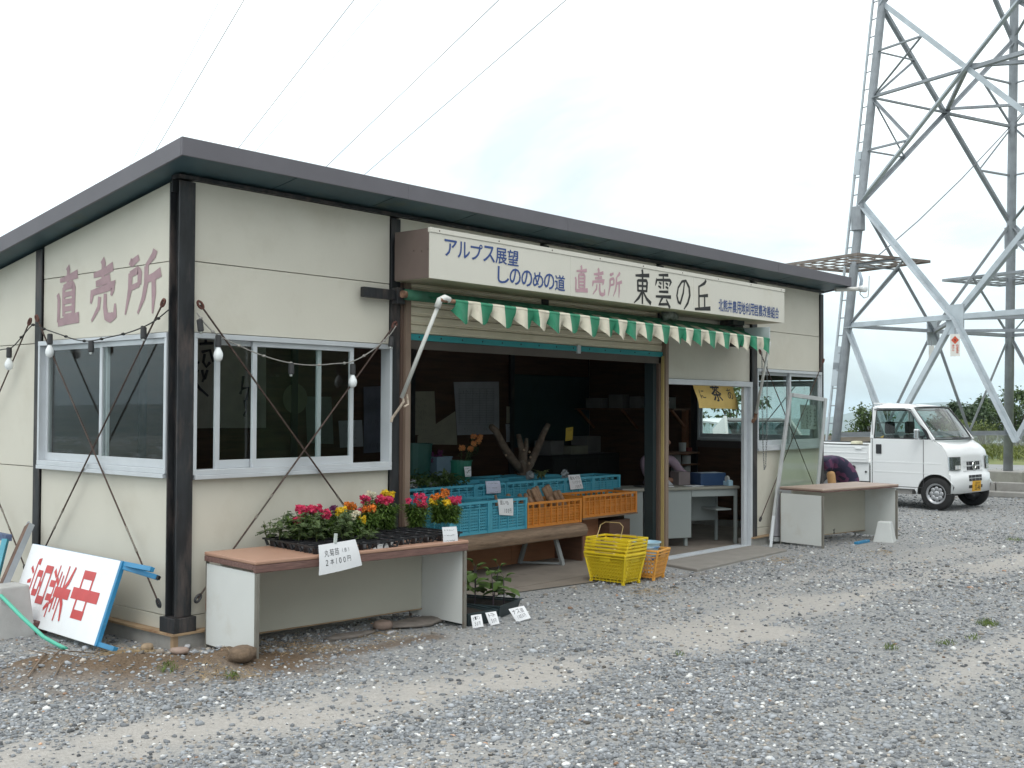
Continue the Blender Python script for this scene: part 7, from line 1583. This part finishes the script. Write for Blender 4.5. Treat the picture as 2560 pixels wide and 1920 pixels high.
    for s_, t_, rr in ((.5, .55, .05), (.82, .55, .055)): 
        mb = MB(); c = V(lp(s_, t_))-V((.01, 0, 0)); mb.lathe([(rr, .0), (rr*.8, -.02), (rr*.3, -.03), (0, -.03)], 14, c, (1, sgn*.3, 0)); mb.build('reflector', mat('reflector', (0.30, 0.31, 0.32), rough=.2, metal=.7), hl, smooth=True, local=True)
    mb = MB(); mb.add([V(lp(a, b))+V((.011, sgn*.008, 0)) for a, b in ((.55, .06), (.95, .06), (.95, .36), (.55, .36))], [(0,1,2,3)]); mb.build('indicator', mat('indicator_clear', (0.8, 0.8, 0.78), rough=.2), hl, local=True)
# roof and glass
mb = MB()
def roof_f(a, b):
    x = -1.155+(-.40+1.155)*a; y = (2*b-1); return (x+.02*(1-y*y)*a, y*(HWD-.065), 1.675+.075*(1-abs(y)**2.6)*(1-.35*a**4)+.0*x-.02*(a**6))
mb.grid(roof_f, 12, 14); tb('roof', mb, body_w, True)
mb = MB(); mb.grid(lambda a, b: (-1.155, (2*b-1)*(HWD-.065), 1.62+.06*a+.07*a*(1-abs(2*b-1)**2.6)), 2, 14); mb.tube([(-1.15, -.6, 1.75), (-1.15, .6, 1.75)], .015, 6); tb('roof_rear', mb, body_w, True)
def ws_f(a, b, k=0.0):
    y = 2*b-1; x0, z0, w0 = -.045+.13*(1-y*y), 1.16, HWD-.05; x1, z1_, w1 = -.42+.06*(1-y*y), 1.675+.02*(1-y*y), HWD-.09
    return V((x0+(x1-x0)*a+.02*sin(pi*a)+k, y*(w0+(w1-w0)*a), z0+(z1_-z0)*a))
mb = MB(); mb.grid(ws_f, 6, 12); tb('windscreen', mb, glass_mat('windscreen_glass', (0.72, 0.80, 0.79), dirt=.12), True)
mb = MB(); mb.tube([ws_f(0, b/12, .006) for b in range(13)]+[ws_f(a/4, 1, .006) for a in range(1, 5)]+[ws_f(1, 1-b/12, .006) for b in range(1, 13)]+[ws_f(1-a/4, 0, .006) for a in range(1, 4)], .014, 6, closed=True); tb('windscreen_seal', mb, dplast)
mb = MB(); mb.tube([ws_f(.02, .3, .02), ws_f(.05, .5, .03), ws_f(.03, .7, .025)], .009, 5); mb.tube([ws_f(.02, .55, .02), ws_f(.045, .8, .03), ws_f(.05, .93, .025)], .009, 5); tb('wiper', mb, dplast)
mb = MB(); mb.box((-1.15, -.68, .34), (-1.12, .68, 1.16)); tb('cab_back', mb, body_w)
mb = MB(); mb.add([(-1.13, -.6, 1.18), (-1.13, .6, 1.18), (-1.115, .55, 1.62), (-1.115, -.55, 1.62)], [(0,1,2,3)]); tb('rear_window', mb, tglass)
mb = MB(); 
for y in (-.63, .63): mb.bar((-1.135, y, 1.15), (-1.12, y*.94, 1.68), .05, .03, (1,0,0))
mb.bar((-1.12, -.6, 1.645), (-1.12, .6, 1.645), .05, .04); mb.tube([(-1.17, -.1, 1.15), (-1.17, -.1, 1.72)], .012, 5); mb.tube([(-1.17, -.6, 1.42), (-1.17, .6, 1.42)], .012, 5); tb('rear_frame', mb, body_w)
for y in (-.36, .36):
    mb = MB(); mb.box((-1.02, y-.22, .75), (-.90, y+.22, 1.22), Matrix.Rotation(0, 4, 'Y')); mb.box((-.98, y-.22, .62), (-.45, y+.22, .78)); se = tb('seat', mb, dplast, bevel=.05); mb = MB(); mb.box((-1.03, y-.13, 1.23), (-.95, y+.13, 1.44)); mb.build('headrest', mat('seat_black', (0.015, 0.015, 0.017), rough=.8), se, bevel=.03, local=True)
mb = MB(); mb.box((-.30, -.64, .8), (-.02, .64, 1.13)); tb('dashboard', mb, mat('dash_grey', (0.20, 0.21, 0.21), rough=.7), bevel=.04); mb = MB(); mb.tube([(-.36+.06*cos(k*.42), -.36+.17*sin(k*.42), 1.12+.13*cos(k*.42)) for k in range(15)], .013, 6, closed=True); tb('steering_wheel', mb, dplast)
# front details
def fx(y, z):
    "x of the nose surface"
    for (xa, za), (xb, zb2) in zip(prof[1:], prof[2:]):
        if za <= z <= zb2: x = xa+(xb-xa)*(z-za)/(zb2-za); break
    else: x = .3
    y = abs(y)/HWD; return x-.055*y**7-.025*y*y
def fpatch(nm, y0, y1, z0, z1, m_, d, parent=None): mb = MB(); mb.hexa([(fx(y0,z0)-.02, y0, z0), (fx(y1,z0)-.02, y1, z0), (fx(y1,z1)-.02, y1, z1), (fx(y0,z1)-.02, y0, z1), (fx(y0,z0)+d, y0, z0), (fx(y1,z0)+d, y1, z0), (fx(y1,z1)+d, y1, z1), (fx(y0,z1)+d, y0, z1)]); return tb(nm, mb, m_, parent=parent)
for z0, z1 in ((.655, .715), (.735, .795)):
    for y0, y1 in ((-.24, -.17), (-.155, -.01), (.01, .155), (.17, .24)): fpatch('grille_slot', y0, y1, z0, z1, dplast, .003)
for z0, z1 in ((.475, .52), (.53, .575)):
    for y0, y1 in ((-.24, -.15), (-.135, -.01), (.005, .13), (.145, .24)): fpatch('intake_slot', y0, y1, z0, z1, dplast, .003)
fpatch('lower_slot', -.25, -.13, .36, .41, dplast, .003); fpatch('lower_slot', .16, .26, .36, .41, dplast, .003)
for z in (.645, .725, .805): fpatch('grille_bar', -.36, .36, z-.006, z+.006, body_w, .008)
fpatch('hood_gap', -.5, .5, .872, .879, seam, .002)
mb = MB(); mb.tube([(fx(0,.73)+.014, .062*cos(2*pi*k/16), .728+.062*sin(2*pi*k/16)) for k in range(16)], .009, 6, closed=True)
for y in (-.025, .025): mb.bar((fx(0,.73)+.014, y*1.25, .77), (fx(0,.73)+.014, y*.85, .686), .010, .012, (1,0,0))
mb.bar((fx(0,.73)+.014, -.025, .728), (fx(0,.73)+.014, .025, .728), .010, .012, (1,0,0)); tb('emblem', mb, chrome)
pl_ = fpatch('number_plate', -.125, .165, .305, .475, mat('plate_yellow', (0.72, 0.40, 0.03), rough=.5, var=.03), .018)
mb = MB(); xp = fx(.03, .40)+.0215
for tx_, ya, yb, za, zb3 in (('松本 580', -.05, .10, .425, .46), ('22-46', -.075, .13, .33, .415)):
    vs, fs = text_geo(tx_, 0.0); mb.add([(fx(.02, za+(zb3-za)*y)+.0195, ya+(yb-ya)*x, za+(zb3-za)*y) for x, y in vs], fs)
mb.build('lettering', mat('ink_black', (0,0,0)), pl_, local=True)
# bed
for sgn in (-1, 1):
    mb = MB(); mb.box((-3.08, sgn*HWD-.018, .74), (-1.19, sgn*HWD+.018, 1.035)); gt = tb('bed_side', mb, body_w, bevel=.006)
    mb = MB()
    for z in (.80, .90, 1.0): mb.box((-3.07, sgn*(HWD+.019)-.004, z-.012), (-1.2, sgn*(HWD+.019)+.004, z+.012))
    mb.build('press_rib', body_w, gt, bevel=.003, local=True); mb = MB(); mb.box((-3.08, sgn*HWD-.022, 1.036), (-1.19, sgn*HWD+.022, 1.05)); mb.build('cap_strip', dplast, gt, local=True)
    mb = MB(); mb.box((-1.42, sgn*(HWD+.03)-.012, .965), (-1.30, sgn*(HWD+.03)+.012, .99)); mb.build('latch', body_w, gt, bevel=.005, local=True)
    mb = MB(); mb.prism([(-1.19, .72), (-1.19, .42), (-1.42, .42), (-1.52, .52), (-1.60, .72)], (0, sgn*(HWD-.02), 0), (1,0,0), (0,0,1), (0, -sgn*.03, 0)); tb('side_skirt', mb, body_w, bevel=.004); mb = MB(); mb.lathe([(.045, 0), (.045, .02)], 14, (-1.48, sgn*(HWD-.015), .64), (0, sgn, 0)); mb.lathe([(.018, 0), (.018, .012)], 10, (-1.24, sgn*(HWD-.015), .58), (0, sgn, 0)); tb('filler_cap', mb, dplast)
mb = MB(); mb.box((-3.08, -.72, .70), (-1.19, .72, .738)); tb('bed_floor', mb, body_w); mb = MB(); mb.box((-3.10, -.735, .74), (-3.08, .735, 1.035)); tb('tailgate', mb, body_w)
mb = MB(); mb.box((-3.0, -.45, .36), (.1, .45, .62)); tb('chassis', mb, grey_u); mb = MB(); mb.box((-1.1, -.70, .24), (-.42, .70, .332)); tb('sill_plate', mb, mat('sill_grey', (0.30, 0.29, 0.28), rough=.6))  # sill plate in one even grey, darker than the body panels
for x in (0, -1.9):
    for sgn in (-1, 1):
        mb = MB(); prof_t = [(.17, -.072), (.235, -.074), (.262, -.06), (.272, -.03), (.272, .03), (.262, .06), (.235, .074), (.17, .072)]; mb.lathe(prof_t, 28, (x, sgn*.655, .272), (0, sgn, 0), cap=False); wh = tb('wheel', mb, rub, True)
        mb = MB(); mb.lathe([(.174, .03), (.172, .066), (.160, .072), (.15, .058), (.13, .035), (.0, .03)], 24, (x, sgn*.655, .272), (0, sgn, 0)); mb.build('rim', mat('hubcap_silver', (0.42, 0.43, 0.45), rough=.3, metal=.5, var=.03), wh, smooth=True, local=True)
        hc = MB()
        for k in range(8):
            a = 2*pi*k/8; hc.ball((x+.085*cos(a), sgn*.695, .272+.085*sin(a)), .042, 8, 6, (1, .42, 1))
        hc.lathe([(.055, .035), (.05, .048), (0, .05)], 16, (x, sgn*.655, .272), (0, sgn, 0)); mb_ = hc.build('hubcap', mat('hubcap_silver', (0,0,0)), wh, smooth=True, local=True)
        hc = MB()
        for k in range(8): a = 2*pi*(k+.5)/8; hc.lathe([(.017, .037), (.0, .0375)], 8, (x+.122*cos(a), sgn*.655, .272+.122*sin(a)), (0, sgn, 0))
        hc.build('hub_hole', mat('ink_black', (0,0,0)), wh, local=True)
mb = MB(); mb.box((-1.75, -.35, .74), (-1.6, -.15, 1.09)); tag(mb.build('paper_sack', mat('sack_cream', (0.62, 0.60, 0.45), rough=.8), bevel=.03), 'cream sack standing in the truck bed', 'sack'); o_ = bpy.data.objects['paper_sack']; o_.matrix_world = trk.matrix_basis
mb = MB(); mb.prism([(0, 0), (.22, 0), (.22, .16), (.15, .46), (.05, .40)], (-1.5, .1, .74), (1,0,0), (0,0,1), (0, .3, 0)); o2 = tag(mb.build('yellow_container', mat('container_yellow', (0.75, 0.42, 0.03), rough=.5), bevel=.02), 'yellow container against the cab in the truck bed', 'container'); o2.matrix_world = trk.matrix_basis

# ================================================================ WHITE CAR BEHIND THE SHED
ca = radians(66); car_o = at(1858, 1040, D=18.3); car_o.z = 0
car = thing('car', 'white hatchback parked behind the shed, seen through the office windows', 'car', car_o, ca)
def kb(nm, mb, m_, smooth=False, bevel=0): return mb.build(nm, m_, car, smooth=smooth, bevel=bevel, local=True)
HW2 = .82
st_ = [(-.62, .20, .60, .90), (-.58, .30, .92, 1.02), (-.2, .28, .98, 1.02), (1.2, .26, .98, 1.0), (2.6, .26, .92, .96), (3.1, .30, .72, .80), (3.2, .35, .55, .60)]
mb = MB()
for x, zl, zu, w in st_:
    for y, z in ((-1, zl), (-1.0, (zl+zu)/2), (-.97, zu), (-.5, zu+.015), (.5, zu+.015), (.97, zu), (1, (zl+zu)/2), (1, zl)): mb.v.append((x, y*HW2*min(1, w), z))
for i in range(len(st_)-1):
    for j in range(8): mb.f.append([i*8+j, i*8+(j+1) % 8, (i+1)*8+(j+1) % 8, (i+1)*8+j]); mb.mi.append(0)
mb.f.append(list(range(8))[::-1]); mb.mi.append(0); mb.f.append([48+j for j in range(8)]); mb.mi.append(0)
kb('body', mb, body_w, bevel=.03)
zr = 1.50
mb = MB()
def crf(a, b): x = -.30+1.75*a; y = 2*b-1; return (x, y*(.60+.02*sin(pi*a)), zr-.06*(2*a-.75)**2-.05*abs(y)**3)
mb.grid(crf, 10, 10); kb('roof', mb, body_w, True)
for sgn in (-1, 1):
    for p, q, w in (((-.50, sgn*.77, .98), (-.20, sgn*.60, 1.43), .40), ((.55, sgn*.79, .98), (.5, sgn*.62, 1.46), .07), ((2.1, sgn*.77, .96), (1.4, sgn*.6, 1.42), .07)): mb = MB(); mb.bar(p, q, w, .05, (0,1,0)); kb('pillar', mb, body_w, bevel=.015)
    mb = MB(); mb.add([(-.20, sgn*.76, .99), (2.0, sgn*.765, .97), (1.38, sgn*.605, 1.42), (.05, sgn*.615, 1.43)], [(0,1,2,3)]); kb('side_window', mb, tglass)
    for x in (.05, 2.5): mb = MB(); mb.lathe([(.18, -.09), (.29, -.09), (.30, 0), (.29, .09), (.18, .09)], 20, (x, sgn*.74, .30), (0, sgn, 0)); kb('wheel', mb, rub, True)
    mb = MB(); mb.box((-.63, min(sgn*.62, sgn*.80), .72), (-.55, max(sgn*.62, sgn*.80), .93)); kb('tail_lamp', mb, mat('tail_red', (0.35, 0.02, 0.02), rough=.3), bevel=.02)
mb = MB(); mb.grid(lambda a, b: (-.60+.28*a+.03*sin(pi*a), (2*b-1)*(.72-.13*a), .99+.44*a), 4, 8); kb('rear_window', mb, glass_mat('rear_glass', (0.30, 0.36, 0.38)), True)
mb = MB(); mb.hexa([(-.46, -.60, 1.44), (-.46, .60, 1.44), (-.25, .58, 1.455), (-.25, -.58, 1.455), (-.45, -.60, 1.465), (-.45, .60, 1.465), (-.22, .58, 1.50), (-.22, -.58, 1.50)]); kb('spoiler', mb, mat('spoiler_dark', (0.06, 0.055, 0.055), rough=.4), bevel=.01)
mb = MB(); mb.box((-.2, -.7, .35), (2.3, .7, .75)); kb('cabin_floor', mb, dplast)
